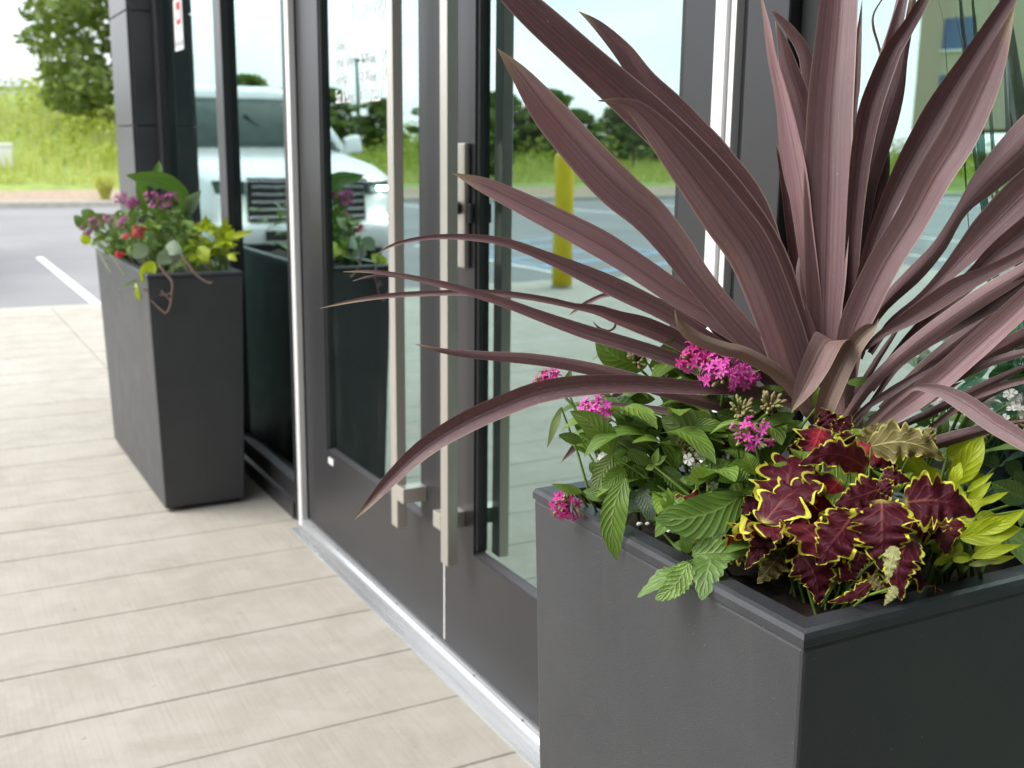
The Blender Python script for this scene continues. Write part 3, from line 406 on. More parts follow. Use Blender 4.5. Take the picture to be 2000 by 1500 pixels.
('cordyline','tape',[(0.8391,0.8594,0.9071,-0.005,0.0029,-0.0018),(0.8353,0.8721,0.9383,-0.0055,0.0032,-0.0018),(0.8335,0.8819,0.9645,-0.0055,0.0032,-0.0018),(0.8301,0.8922,0.9896,-0.0045,0.0025,-0.0019),(0.8252,0.9021,1.0106,-0.0022,0.0012,-0.0011),(0.8227,0.9065,1.0196,-0.0002,0.0001,-0.0001)],{'tone': 0.35}),
('cordyline','tape',[(0.8594,0.8921,0.9444,-0.0014,0.0021,-0.0014),(0.8529,0.905,0.971,-0.0018,0.0026,-0.0014),(0.8513,0.9133,0.9925,-0.0025,0.0037,-0.0012),(0.8533,0.9233,1.0249,-0.0025,0.0038,-0.0007),(0.8595,0.9292,1.0521,-0.0002,0.0002,-0)],{'tone': 0.6}),
('cordyline','tape',[(0.8475,0.8745,0.8922,-0.0046,0.0026,-0.0018),(0.8403,0.8948,0.9397,-0.0051,0.0028,-0.0021),(0.8363,0.9043,0.961,-0.0041,0.0022,-0.002),(0.8299,0.9152,0.9822,-0.0027,0.0014,-0.0015),(0.8251,0.9234,0.9982,-0.0002,0.0001,-0.0001)],{'tone': 0.2}),
('cordyline','tape',[(0.8202,0.8755,0.8834,-0.0037,0.001,-0.004),(0.796,0.8989,0.9118,-0.0041,0.0011,-0.0044),(0.7717,0.9225,0.9404,-0.0034,0.0009,-0.0035),(0.7516,0.9426,0.9665,-0.0019,0.0006,-0.0019),(0.7435,0.9507,0.977,-0.0002,0.0001,-0.0002)],{'tone': 0.25}),
('cordyline','tape',[(0.8291,0.7886,0.8797,-0.0013,0.0015,0.0031),(0.8448,0.7716,0.8949,-0.0014,0.0016,0.0035),(0.8632,0.7511,0.9104,-0.0013,0.0015,0.003),(0.8779,0.7346,0.9277,-0.001,0.0011,0.002),(0.8865,0.7247,0.9365,-0.0001,0.0001,0.0002)],{'tone': 0.2}),
('cordyline','tape',[(0.8525,0.7493,0.8652,-0.0017,0.0018,0.0046),(0.8649,0.7181,0.8816,-0.0022,0.0022,0.0059),(0.8772,0.6833,0.8994,-0.0015,0.0016,0.0044),(0.8879,0.6491,0.9146,-0.0001,0.0001,0.0002)],{'tone': 0.25}),
('cordyline','tape',[(0.8868,0.7392,0.9002,-0.0008,0.0008,0.0017),(0.8948,0.717,0.9144,-0.0011,0.0011,0.0021),(0.9029,0.6908,0.9339,-0.0008,0.0008,0.0016),(0.9128,0.6567,0.9541,-0.0001,0.0001,0.0002)],{'tone': 0.25}),
('cordyline','tape',[(0.8745,0.8293,0.9097,-0.0028,0.0025,0.0022),(0.8917,0.7962,0.9679,-0.0042,0.0039,0.0039),(0.9125,0.7566,1.0237,-0.005,0.0046,0.0054),(0.9313,0.7182,1.0713,-0.0051,0.0047,0.0057),(0.9484,0.677,1.121,-0.0001,0.0001,0.0001)],{'tone': 0.15}),
('cordyline','tape',[(0.8671,0.8062,0.8933,-0.0012,0.0032,0.0026),(0.8846,0.7736,0.9406,-0.0015,0.0045,0.0041),(0.9056,0.7343,0.9865,-0.0016,0.0052,0.0053),(0.9237,0.696,1.0299,-0.0016,0.005,0.0051),(0.9389,0.6587,1.0709,-0.0001,0.0002,0.0002)],{'tone': 0.3}),
('cordyline','tape',[(0.8494,0.8022,0.8851,-0.0016,0.0017,0.0029),(0.8746,0.7627,0.9226,-0.002,0.0021,0.0036),(0.9017,0.7166,0.9643,-0.002,0.0022,0.004),(0.9258,0.6719,0.9989,-0.0001,0.0001,0.0002)],{'tone': 0.2}),
('cordyline','tape',[(0.8517,0.7765,0.8799,-0.0011,0.0013,0.0027),(0.8742,0.7414,0.9062,-0.0015,0.0018,0.0034),(0.8989,0.6998,0.94,-0.0014,0.0017,0.0033),(0.9228,0.6557,0.9727,-0.0001,0.0001,0.0002)],{'tone': 0.35}),
('cordyline','tape',[(0.9109,0.9142,0.9835,-0.0039,0.0057,0.0007),(0.9359,0.9169,1.1072,-0.0052,0.0076,0.0008),(0.9536,0.9203,1.2067,-0.0054,0.008,0.0008),(0.9686,0.922,1.2831,-0.0042,0.006,0.0008),(0.9867,0.9217,1.3587,-0.0002,0.0002,0)],{'tone': 0.4}),
('cordyline','tape',[(0.8747,0.9148,0.9281,-0.0047,0.0023,-0.0011),(0.8689,0.9402,1.0055,-0.0063,0.0031,-0.0011),(0.87,0.9603,1.0778,-0.0068,0.0034,-0.001),(0.8684,0.9756,1.1281,-0.0042,0.0021,-0.0009),(0.8648,0.9872,1.1617,-0.0003,0.0001,-0.0001)],{'tone': 0.15}),
('cordyline','tape',[(0.8423,0.9007,0.8931,-0.0047,0.0009,-0.0042),(0.8149,0.9307,0.93,-0.0054,0.0009,-0.0052),(0.7865,0.9596,0.9619,-0.0047,0.0004,-0.0052),(0.7527,0.9911,0.9911,-0.0029,0,-0.0037),(0.7265,1.0138,1.0086,-0.0002,-0,-0.0002)],{'tone': 0.12}),
('pentas_a','ovate',[(0.724,1.0183,0.9165,-0.0029,-0.0057,-0.0187),(0.695,1.019,0.9208,-0.0064,-0.0034,-0.0181),(0.6746,1.0248,0.9326,-0.0131,0.0015,-0.0143),(0.6636,1.0355,0.9513,-0.0154,0.0037,-0.0112)],{'tone': 0.35}),
('pentas_a','ovate',[(0.7613,0.9883,0.9478,0.005,-0.0029,-0.0112),(0.7391,0.9844,0.9389,0.0053,-0.0028,-0.011),(0.7203,0.9852,0.9289,0.006,-0.0028,-0.0105),(0.7056,0.9909,0.9181,0.0064,-0.0029,-0.0103)],{'tone': 0.55}),
('pentas_a','ovate',[(0.7373,1.0001,0.9267,-0.0078,0.0031,0.007),(0.7413,0.9922,0.9346,-0.0075,0.0028,0.0073),(0.7474,0.9868,0.9421,-0.0069,0.0022,0.0081),(0.7554,0.9843,0.9488,-0.0065,0.002,0.0085)],{'tone': 0.45}),
('pentas_a','ovate',[(0.7772,0.9829,0.9464,-0.0006,0.0015,0.0051),(0.7818,0.9745,0.9494,-0.0006,0.0015,0.0051),(0.7884,0.9682,0.952,-0.0006,0.0015,0.0051),(0.7966,0.9644,0.9541,-0.0006,0.0015,0.0051)],{'tone': 0.5}),
('pentas_a','ovate',[(0.7892,0.9318,0.9205,-0.0074,0.0083,0.0081),(0.7927,0.9223,0.9334,-0.0074,0.0082,0.008),(0.7994,0.9162,0.9458,-0.0073,0.0082,0.008),(0.809,0.9139,0.9569,-0.0073,0.0082,0.008)],{'tone': 0.6}),
('pentas_c','ovate',[(0.6643,0.9759,0.8643,0.0052,0.0015,0.0172),(0.6721,0.9609,0.8632,0.0034,0.0028,0.0173),(0.6828,0.9501,0.8649,-0.0004,0.0053,0.017),(0.6962,0.9441,0.869,-0.0022,0.0065,0.0164)],{'tone': 0.95}),
('pentas_c','ovate',[(0.7357,0.8999,0.8512,-0.0097,0.0005,-0.0222),(0.7101,0.9006,0.8624,-0.0095,0.0005,-0.022),(0.6884,0.9067,0.872,-0.0095,0.0005,-0.0218),(0.6715,0.9179,0.8796,-0.0095,0.0005,-0.0218)],{'tone': 0.5, 'under': 1}),
('pentas_c','ovate',[(0.7339,0.9383,0.856,0.0131,-0.0067,0.0115),(0.735,0.9267,0.848,0.013,-0.0066,0.0114),(0.7386,0.918,0.8389,0.013,-0.0066,0.0114),(0.7445,0.9127,0.829,0.013,-0.0066,0.0114)],{'tone': 0.5, 'under': 1}),
('pentas_c','ovate',[(0.6992,0.9078,0.8686,-0.0008,0.0027,0.0069),(0.7064,0.8959,0.8741,0.0002,0.002,0.0071),(0.7156,0.8863,0.8743,0.0022,0.0004,0.007),(0.7263,0.8794,0.869,0.0031,-0.0004,0.0067)],{'tone': 0.6}),
('pentas_b','ovate',[(0.6364,0.954,0.8359,-0.0105,0.0076,-0.0058),(0.6224,0.9518,0.8584,-0.0097,0.0066,-0.0077),(0.607,0.9564,0.8751,-0.0073,0.0043,-0.0111),(0.5912,0.9676,0.8852,-0.0057,0.003,-0.0123)],{'tone': 0.4}),
('pentas_b','ovate',[(0.648,1.0343,0.8305,-0.0021,-0.0005,-0.0061),(0.6377,1.0343,0.8341,-0.0021,-0.0005,-0.006),(0.6287,1.0367,0.8371,-0.0021,-0.0005,-0.006),(0.6214,1.0413,0.8393,-0.0021,-0.0005,-0.006)],{'tone': 0.2}),
('pentas_b','ovate',[(0.6268,0.9138,0.8231,0.01,-0.0085,-0.0046),(0.6076,0.9035,0.8003,0.0106,-0.0082,-0.0028),(0.6001,0.8962,0.7736,0.0115,-0.0073,0.0009),(0.6045,0.8921,0.744,0.0117,-0.0067,0.0027)],{'tone': 0.55}),
('pentas_c','ovate',[(0.6842,0.7964,0.83,0.0056,-0.0143,-0.0153),(0.6486,0.7925,0.8206,0.0034,-0.0131,-0.0165),(0.6173,0.7977,0.8155,-0.0015,-0.0103,-0.0184),(0.5914,0.8118,0.8146,-0.0041,-0.0086,-0.0188)],{'tone': 0.25}),
('pentas_c','ovate',[(0.6531,0.9942,0.8452,0.0019,0.0009,0.007),(0.6649,0.9714,0.8448,0.0019,0.0009,0.0069),(0.6807,0.9541,0.8426,0.0019,0.0009,0.0069),(0.7001,0.943,0.8387,0.0019,0.0009,0.0069)],{'tone': 0.4, 'under': 1}),
('pentas_b','ovate',[(0.6374,0.9298,0.8267,0.0042,-0.0052,-0.0069),(0.6262,0.9272,0.8219,0.0041,-0.0052,-0.0068),(0.6165,0.9273,0.816,0.0041,-0.0052,-0.0068),(0.609,0.93,0.8094,0.0041,-0.0052,-0.0068)],{'tone': 0.5}),
('pentas_b','ovate',[(0.6549,0.9778,0.8293,0.0073,-0.0066,-0.0053),(0.6409,0.9712,0.8183,0.0073,-0.0066,-0.0053),(0.6294,0.9685,0.8057,0.0072,-0.0066,-0.0052),(0.621,0.9701,0.7921,0.0072,-0.0066,-0.0052)],{'tone': 0.4, 'under': 1}),
('pentas_b','serrate',[(0.6542,0.9229,0.8063,0.0084,-0.0047,0.0035),(0.6524,0.9127,0.7971,0.0083,-0.0046,0.0034),(0.6527,0.9055,0.7864,0.0083,-0.0046,0.0034),(0.6553,0.9015,0.7749,0.0083,-0.0046,0.0034)],{'tone': 0.35, 'grey': 1}),
('pentas_b','serrate',[(0.6523,0.933,0.7993,0.0076,-0.0058,-0.0013),(0.6476,0.9283,0.7931,0.0076,-0.0058,-0.0013),(0.6443,0.9256,0.7859,0.0076,-0.0058,-0.0013),(0.6424,0.9249,0.7782,0.0076,-0.0058,-0.0013)],{'tone': 0.35, 'grey': 1}),
('pentas_c','ovate',[(0.7113,0.8186,0.8536,0.0031,-0.0058,-0.0085),(0.6961,0.8167,0.8493,0.0031,-0.0057,-0.0084),(0.6832,0.8178,0.8439,0.0031,-0.0057,-0.0084),(0.6732,0.8219,0.8375,0.0031,-0.0057,-0.0084)],{'tone': 0.6}),
('pentas_c','ovate',[(0.7042,0.8009,0.7978,0.0024,-0.0059,-0.0086),(0.6911,0.7996,0.795,0.0024,-0.0058,-0.0085),(0.6799,0.8008,0.7911,0.0024,-0.0058,-0.0085),(0.6712,0.8045,0.7861,0.0024,-0.0058,-0.0085)],{'tone': 0.15}),
('pentas_b','lance',[(0.6312,1.0527,0.8679,0.0036,-0.0026,-0.0014),(0.6204,1.0441,0.8553,0.0036,-0.0025,-0.0014),(0.612,1.0396,0.8413,0.0036,-0.0025,-0.0014),(0.6063,1.0394,0.8265,0.0036,-0.0025,-0.0014)],{'tone': 0.7, 'under': 1}),
('pentas_b','lance',[(0.6459,1.0681,0.8863,-0.0038,0.0026,0.0012),(0.646,1.0645,0.8945,-0.0037,0.0026,0.0012),(0.6474,1.0628,0.9025,-0.0037,0.0026,0.0012),(0.65,1.0633,0.9097,-0.0037,0.0026,0.0012)],{'tone': 0.7, 'under': 1}),
('pentas_b','lance',[(0.5939,0.9435,0.8033,-0.0018,-0.0006,-0.0046),(0.5812,0.9435,0.8081,-0.0018,-0.0006,-0.0046),(0.5701,0.9464,0.8119,-0.0018,-0.0006,-0.0046),(0.561,0.9521,0.8146,-0.0018,-0.0006,-0.0046)],{'tone': 0.6}),
('pentas_b','lance',[(0.5996,0.9526,0.8011,0.0025,0.0007,0.0062),(0.6048,0.9422,0.8002,0.0025,0.0007,0.0062),(0.6118,0.9342,0.7983,0.0025,0.0007,0.0062),(0.6203,0.9291,0.7954,0.0025,0.0007,0.0062)],{'tone': 0.3}),
('pentas_c','ovate',[(0.6761,0.9165,0.8279,0.0065,-0.0026,0.0063),(0.6782,0.9044,0.8208,0.0064,-0.0026,0.0062),(0.6828,0.8953,0.8123,0.0064,-0.0026,0.0062),(0.6896,0.8896,0.803,0.0064,-0.0026,0.0062)],{'tone': 0.3}),
('pentas_c','lance',[(0.653,0.9029,0.8361,-0.003,0.0025,0.0009),(0.6529,0.9002,0.8429,-0.003,0.0025,0.0009),(0.6539,0.899,0.8494,-0.003,0.0025,0.0009),(0.656,0.8993,0.8551,-0.003,0.0025,0.0009)],{'tone': 0.8}),
('pentas_c','lance',[(0.653,0.9029,0.8361,-0.0015,0.0021,0.0031),(0.6553,0.8987,0.8401,-0.0015,0.0021,0.0031),(0.6587,0.8957,0.8438,-0.0015,0.0021,0.0031),(0.663,0.8943,0.8469,-0.0015,0.0021,0.0031)],{'tone': 0.75}),
('pentas_c','lance',[(0.6467,0.894,0.8381,0.0006,-0.0015,-0.0031),(0.6431,0.8937,0.8376,0.0006,-0.0015,-0.0031),(0.64,0.8942,0.8367,0.0006,-0.0015,-0.0031),(0.6376,0.8953,0.8357,0.0006,-0.0015,-0.0031)],{'tone': 0.8}),
('pentas_c','ovate',[(0.6492,0.9462,0.8412,0.0035,-0.0003,0.0064),(0.6534,0.9359,0.8384,0.0034,-0.0003,0.0064),(0.6596,0.9279,0.8347,0.0034,-0.0003,0.0063),(0.6674,0.9228,0.8303,0.0034,-0.0003,0.0063)],{'tone': 0.5}),
('pentas_c','lance',[(0.6367,0.9544,0.8362,-0.0008,0.0025,0.0061),(0.6395,0.9497,0.8385,-0.0008,0.0025,0.0061),(0.6433,0.9463,0.8404,-0.0008,0.0025,0.0061),(0.6478,0.9442,0.8418,-0.0008,0.0025,0.0061)],{'tone': 0.65}),
('pentas_a','ovate',[(0.7413,0.9879,0.8935,0.0084,-0.0072,-0.0034),(0.7347,0.9835,0.8865,0.0084,-0.0071,-0.0034),(0.7296,0.9812,0.8787,0.0083,-0.0071,-0.0034),(0.7263,0.9812,0.8706,0.0083,-0.0071,-0.0034)],{'tone': 0.25}),
('pentas_a','ovate',[(0.7451,0.9809,0.8828,0.0104,-0.0052,0.01),(0.7466,0.97,0.8757,0.0104,-0.0052,0.01),(0.7504,0.9618,0.8675,0.0103,-0.0051,0.01),(0.7563,0.9567,0.8587,0.0103,-0.0051,0.01)],{'tone': 0.3}),
('pentas_a','ovate',[(0.7708,0.9492,0.896,0.0053,-0.0064,-0.0078),(0.7588,0.9464,0.89,0.0053,-0.0063,-0.0077),(0.7486,0.9463,0.8832,0.0052,-0.0063,-0.0077),(0.7409,0.9489,0.8759,0.0052,-0.0063,-0.0077)],{'tone': 0.3}),
('pentas_a','ovate',[(0.7681,0.9146,0.8984,0.0025,0.0002,0.0082),(0.7729,0.9037,0.8972,0.0025,0.0002,0.0082),(0.7802,0.8953,0.8951,0.0025,0.0002,0.0082),(0.7895,0.8898,0.8924,0.0025,0.0002,0.0082)],{'tone': 0.4}),
('pentas_a','ovate',[(0.6925,1.0128,0.8814,0.0012,0.0012,0.0075),(0.6981,1.0024,0.8822,0.0012,0.0012,0.0075),(0.7058,0.9945,0.8823,0.0012,0.0012,0.0075),(0.715,0.9895,0.8816,0.0012,0.0012,0.0075)],{'tone': 0.45}),
('pentas_a','ovate',[(0.6867,1.0373,0.8795,0.0003,-0.0015,-0.005),(0.6811,1.037,0.8793,0.0003,-0.0015,-0.005),(0.6761,1.0379,0.8787,0.0003,-0.0015,-0.005),(0.672,1.04,0.8779,0.0003,-0.0015,-0.005)],{'tone': 0.4}),
('pentas_a','lance',[(0.7274,0.9699,0.9051,-0.0037,0.0021,-0.0026),(0.7231,0.9694,0.9109,-0.0037,0.0021,-0.0026),(0.7198,0.9703,0.9164,-0.0037,0.0021,-0.0026),(0.7177,0.9727,0.9214,-0.0037,0.0021,-0.0026)],{'tone': 0.85}),
('pentas_a','ovate',[(0.771,0.924,0.8849,-0.0007,-0.0015,-0.0073),(0.7636,0.9241,0.8857,-0.0007,-0.0015,-0.0073),(0.7572,0.9255,0.886,-0.0007,-0.0015,-0.0072),(0.7521,0.9283,0.8859,-0.0007,-0.0015,-0.0072)],{'tone': 0.4}),
('pentas_c','ovate',[(0.7007,0.8833,0.7932,0.0109,-0.0057,0.0073),(0.7005,0.8736,0.7858,0.0108,-0.0056,0.0073),(0.7026,0.8664,0.7772,0.0108,-0.0056,0.0073),(0.7067,0.862,0.7676,0.0108,-0.0056,0.0073)],{'tone': 0.15}),
('pentas_c','ovate',[(0.6806,0.9136,0.8008,-0.0029,-0.0018,-0.0103),(0.6701,0.9138,0.8037,-0.0029,-0.0018,-0.0103),(0.661,0.9161,0.8058,-0.0029,-0.0018,-0.0103),(0.6537,0.9205,0.8071,-0.0029,-0.0018,-0.0103)],{'tone': 0.2}),
('pentas_b','ovate',[(0.6446,0.9363,0.7859,-0.0054,0,-0.0095),(0.6343,0.9365,0.7918,-0.0054,0,-0.0095),(0.6253,0.9391,0.7969,-0.0054,0,-0.0094),(0.6183,0.944,0.8009,-0.0054,0,-0.0094)],{'tone': 0.2}),
('pentas_c','ovate',[(0.7717,0.9065,0.8682,-0.0037,-0.0001,-0.0105),(0.7598,0.9069,0.8723,-0.0036,-0.0001,-0.0104),(0.7496,0.9097,0.8758,-0.0036,-0.0001,-0.0104),(0.7417,0.9147,0.8785,-0.0036,-0.0001,-0.0104)],{'tone': 0.2}),
('pentas_c','lance',[(0.6658,0.8315,0.7922,-0.0045,0.0016,-0.0048),(0.6605,0.8315,0.7971,-0.0045,0.0016,-0.0048),(0.6562,0.8328,0.8017,-0.0045,0.0016,-0.0048),(0.6531,0.8355,0.8055,-0.0045,0.0016,-0.0048)],{'tone': 0.6}),
('pentas_c','lance',[(0.6597,0.8239,0.7954,-0.0041,0.0037,0.001),(0.6593,0.8217,0.8017,-0.0041,0.0037,0.001),(0.66,0.8208,0.8075,-0.004,0.0037,0.001),(0.6616,0.8212,0.8127,-0.004,0.0037,0.001)],{'tone': 0.7}),
('pentas_c','lance',[(0.6427,0.8548,0.8034,-0.0026,0.0007,-0.0031),(0.6376,0.8549,0.8076,-0.0026,0.0007,-0.0031),(0.6333,0.8562,0.8115,-0.0026,0.0007,-0.0031),(0.6301,0.8588,0.8147,-0.0026,0.0007,-0.0031)],{'tone': 1.0}),
('pentas_c','lance',[(0.6453,0.8585,0.8062,-0.0034,0.0021,-0.001),(0.6424,0.8573,0.8133,-0.0034,0.0021,-0.001),(0.6406,0.8576,0.8199,-0.0034,0.0021,-0.001),(0.64,0.8594,0.8258,-0.0034,0.0021,-0.001)],{'tone': 1.0}),
('pentas_c','ovate',[(0.7283,0.7781,0.861,0.0047,-0.0101,-0.0057),(0.7149,0.7754,0.855,0.0043,-0.0101,-0.0059),(0.7039,0.7754,0.8478,0.0036,-0.0101,-0.0063),(0.6957,0.7781,0.8398,0.0032,-0.01,-0.0066)],{'tone': 0.6}),
('pentas_c','ovate',[(0.7046,0.8083,0.8553,0.0022,-0.0049,-0.0079),(0.6889,0.8068,0.8518,0.0022,-0.0048,-0.0079),(0.6755,0.8083,0.847,0.0022,-0.0048,-0.0079),(0.665,0.8128,0.8413,0.0022,-0.0048,-0.0079)],{'tone': 0.6}),
('pentas_c','ovate',[(0.6975,0.7978,0.8477,-0.0062,0.0042,-0.0031),(0.6927,0.7969,0.8559,-0.0062,0.0042,-0.0031),(0.6894,0.7978,0.8637,-0.0062,0.0042,-0.0031),(0.6877,0.8004,0.8706,-0.0062,0.0042,-0.0031)],{'tone': 0.75}),
('pentas_c','ovate',[(0.7295,0.8003,0.8409,0.0082,-0.0058,0.0045),(0.7279,0.7925,0.8339,0.0082,-0.0057,0.0045),(0.7284,0.7869,0.8259,0.0082,-0.0057,0.0045),(0.7309,0.7836,0.8171,0.0082,-0.0057,0.0045)],{'tone': 0.15}),
('pentas_a','ovate',[(0.7619,0.857,0.8808,-0.0005,0.0022,0.0057),(0.7663,0.8487,0.8844,-0.0005,0.0022,0.0057),(0.7729,0.8424,0.8875,-0.0005,0.0022,0.0057),(0.7813,0.8385,0.8897,-0.0005,0.0022,0.0057)],{'tone': 0.5}),
('pentas_a','ovate',[(0.7808,0.9023,0.9018,0.0001,0.0013,0.005),(0.7862,0.8919,0.9043,0.0001,0.0013,0.005),(0.7941,0.8841,0.9062,0.0001,0.0013,0.005),(0.8041,0.8791,0.9072,0.0001,0.0013,0.005)],{'tone': 0.45}),
('pentas_a','ovate',[(0.7711,0.8961,0.8927,-0.003,0.0012,-0.005),(0.7635,0.8963,0.8974,-0.003,0.0012,-0.005),(0.757,0.8982,0.9018,-0.003,0.0012,-0.005),(0.7523,0.9018,0.9055,-0.003,0.0012,-0.005)],{'tone': 0.4}),
('pentas_a','ovate',[(0.8309,0.8207,0.9219,-0.0001,0.0013,0.0044),(0.8353,0.8117,0.9247,-0.0001,0.0013,0.0044),(0.8422,0.8048,0.9268,-0.0001,0.0013,0.0044),(0.8513,0.8004,0.9282,-0.0001,0.0013,0.0044)],{'tone': 0.7}),
('pentas_a','ovate',[(0.7945,0.8231,0.8991,-0.0036,0.0036,0.0003),(0.7929,0.8208,0.9069,-0.0036,0.0036,0.0003),(0.7928,0.8201,0.9144,-0.0036,0.0036,0.0003),(0.7943,0.821,0.9213,-0.0036,0.0036,0.0003)],{'tone': 0.75}),
('pentas_c','ovate',[(0.7017,0.7984,0.7956,0.0024,-0.0059,-0.0084),(0.6885,0.7971,0.7927,0.0024,-0.0058,-0.0083),(0.6772,0.7983,0.7886,0.0024,-0.0058,-0.0083),(0.6684,0.8019,0.7835,0.0024,-0.0058,-0.0083)],{'tone': 0.12}),
('pentas_c','ovate',[(0.7568,0.8373,0.8135,0.0036,-0.0059,-0.0067),(0.7475,0.8357,0.8099,0.0036,-0.0059,-0.0067),(0.7397,0.836,0.8055,0.0035,-0.0059,-0.0066),(0.7337,0.8381,0.8005,0.0035,-0.0059,-0.0066)],{'tone': 0.15}),
('pentas_c','ovate',[(0.7872,0.825,0.8288,-0.0041,0.001,-0.0076),(0.778,0.8255,0.8338,-0.0041,0.0009,-0.0075),(0.7704,0.8278,0.8382,-0.0041,0.0009,-0.0075),(0.7647,0.8318,0.8418,-0.0041,0.0009,-0.0075)],{'tone': 0.3}),
('pentas_c','lance',[(0.7176,0.8498,0.8588,-0.003,0.0018,-0.0023),(0.713,0.8494,0.8646,-0.003,0.0017,-0.0023),(0.7095,0.8505,0.87,-0.003,0.0017,-0.0023),(0.7072,0.853,0.8748,-0.003,0.0017,-0.0023)],{'tone': 0.7}),
('pentas_c','lance',[(0.7534,0.8951,0.8804,0.0014,-0.0024,-0.0041),(0.7453,0.8941,0.8781,0.0014,-0.0024,-0.004),(0.7384,0.8947,0.8753,0.0014,-0.0024,-0.004),(0.733,0.897,0.872,0.0014,-0.0024,-0.004)],{'tone': 0.4}),
('verbena','serrate',[(0.6215,0.7922,0.7818,0.0016,0.0048,0.0131),(0.6324,0.7788,0.7853,0.0016,0.0047,0.013),(0.647,0.7693,0.7869,0.0016,0.0047,0.0129),(0.6644,0.7641,0.7866,0.0016,0.0047,0.013)],{'tone': 0.75}),
('verbena','serrate',[(0.6083,0.7803,0.78,0.0077,-0.0082,-0.0046),(0.5968,0.7756,0.7687,0.0068,-0.0081,-0.0058),(0.5853,0.7766,0.7581,0.0048,-0.0076,-0.008),(0.5744,0.783,0.7485,0.0036,-0.0073,-0.009)],{'tone': 0.85}),
('verbena','serrate',[(0.6257,0.8038,0.7782,-0.0053,0.0034,-0.0016),(0.6222,0.8024,0.7868,-0.0053,0.0034,-0.0016),(0.6201,0.8029,0.7948,-0.0053,0.0034,-0.0016),(0.6194,0.805,0.8017,-0.0053,0.0034,-0.0016)],{'tone': 0.8}),
('verbena','serrate',[(0.632,0.806,0.7826,-0.0017,-0.0013,-0.0057),(0.6248,0.8062,0.7848,-0.0017,-0.0013,-0.0057),(0.6186,0.8078,0.7863,-0.0017,-0.0013,-0.0057),(0.6137,0.8108,0.7871,-0.0017,-0.0013,-0.0057)],{'tone': 0.85}),
('verbena','serrate',[(0.6306,0.8009,0.7805,-0.0033,0.0043,0.0037),(0.6319,0.7977,0.7853,-0.0033,0.0043,0.0036),(0.6342,0.7958,0.7898,-0.0033,0.0043,0.0036),(0.6374,0.795,0.7935,-0.0033,0.0043,0.0036)],{'tone': 0.7}),
('verbena','serrate',[(0.6398,0.7936,0.7752,0.0033,-0.0006,0.0043),(0.6412,0.7891,0.7735,0.0033,-0.0006,0.0043),(0.6435,0.7856,0.7711,0.0033,-0.0006,0.0043),(0.6467,0.7833,0.7683,0.0033,-0.0006,0.0043)],{'tone': 0.5}),
('verbena','serrate',[(0.6695,0.8722,0.7791,0.0013,-0.0035,-0.0059),(0.6631,0.8717,0.778,0.0013,-0.0035,-0.0059),(0.6577,0.8724,0.7764,0.0013,-0.0035,-0.0059),(0.6533,0.8743,0.7743,0.0013,-0.0035,-0.0059)],{'tone': 0.4}),
('verbena','serrate',[(0.6433,0.9915,0.8076,-0.0052,0.0015,-0.0053),(0.6396,0.9914,0.8112,-0.0052,0.0015,-0.0053),(0.6365,0.9923,0.8145,-0.0052,0.0015,-0.0053),(0.6341,0.9943,0.8173,-0.0052,0.0015,-0.0053)],{'tone': 0.4}),
('verbena','serrate',[(0.6764,0.861,0.8269,-0.0013,-0.001,-0.0055),(0.6697,0.8611,0.8284,-0.0013,-0.001,-0.0055),(0.6638,0.8626,0.8295,-0.0013,-0.001,-0.0055),(0.6591,0.8653,0.8301,-0.0013,-0.001,-0.0055)],{'tone': 0.8}),
('coleus','coleus',[(0.7835,0.8021,0.8848,0.0123,-0.0174,-0.0032),(0.7722,0.796,0.8744,0.0119,-0.0175,-0.0034),(0.7636,0.7929,0.8627,0.0113,-0.0176,-0.0043),(0.7584,0.793,0.8502,0.011,-0.0176,-0.0048)],{'tone': 0.5, 'red': 1}),
('coleus','coleus',[(0.7929,0.7958,0.8794,-0.011,0.0084,-0.0075),(0.7894,0.7985,0.8877,-0.011,0.0084,-0.0075),(0.7878,0.8034,0.8955,-0.011,0.0084,-0.0075),(0.7883,0.8102,0.9024,-0.0111,0.0085,-0.0075)],{'tone': 0.35}),
('coleus','coleus',[(0.7937,0.7913,0.8785,-0.0067,0.0088,0.0062),(0.7971,0.7891,0.8852,-0.0067,0.0088,0.0062),(0.8024,0.7887,0.8916,-0.0067,0.0088,0.0062),(0.8094,0.7901,0.8972,-0.0067,0.0089,0.0062)],{'tone': 0.3}),
('coleus','coleus',[(0.7968,0.7736,0.8841,0.0095,-0.011,-0.0033),(0.789,0.769,0.8765,0.0095,-0.0109,-0.0033),(0.7832,0.7666,0.868,0.0095,-0.0109,-0.0033),(0.7799,0.7664,0.8589,0.0095,-0.0109,-0.0033)],{'tone': 0.25}),
('coleus','coleus',[(0.7841,0.758,0.8807,0.0127,-0.0032,0.0147),(0.7878,0.7426,0.8742,0.0124,-0.0027,0.0147),(0.7953,0.7306,0.8662,0.0118,-0.0019,0.0152),(0.8066,0.7227,0.8571,0.0115,-0.0016,0.0155)],{'tone': 0.5, 'red': 1}),
('coleus','coleus',[(0.7621,0.7181,0.8658,-0.0079,0.0025,-0.0148),(0.7356,0.7208,0.8804,-0.0054,-0.0003,-0.0158),(0.7122,0.7264,0.8829,0.0005,-0.0061,-0.0154),(0.6928,0.735,0.8734,0.0032,-0.0083,-0.014)],{'tone': 0.35}),
('coleus','coleus',[(0.747,0.7359,0.8522,0.012,-0.0187,-0.016),(0.7252,0.731,0.8415,0.0119,-0.0185,-0.0158),(0.7075,0.7304,0.8289,0.0118,-0.0183,-0.0157),(0.6946,0.7343,0.8147,0.0118,-0.0183,-0.0157)],{'tone': 0.4, 'red': 1}),
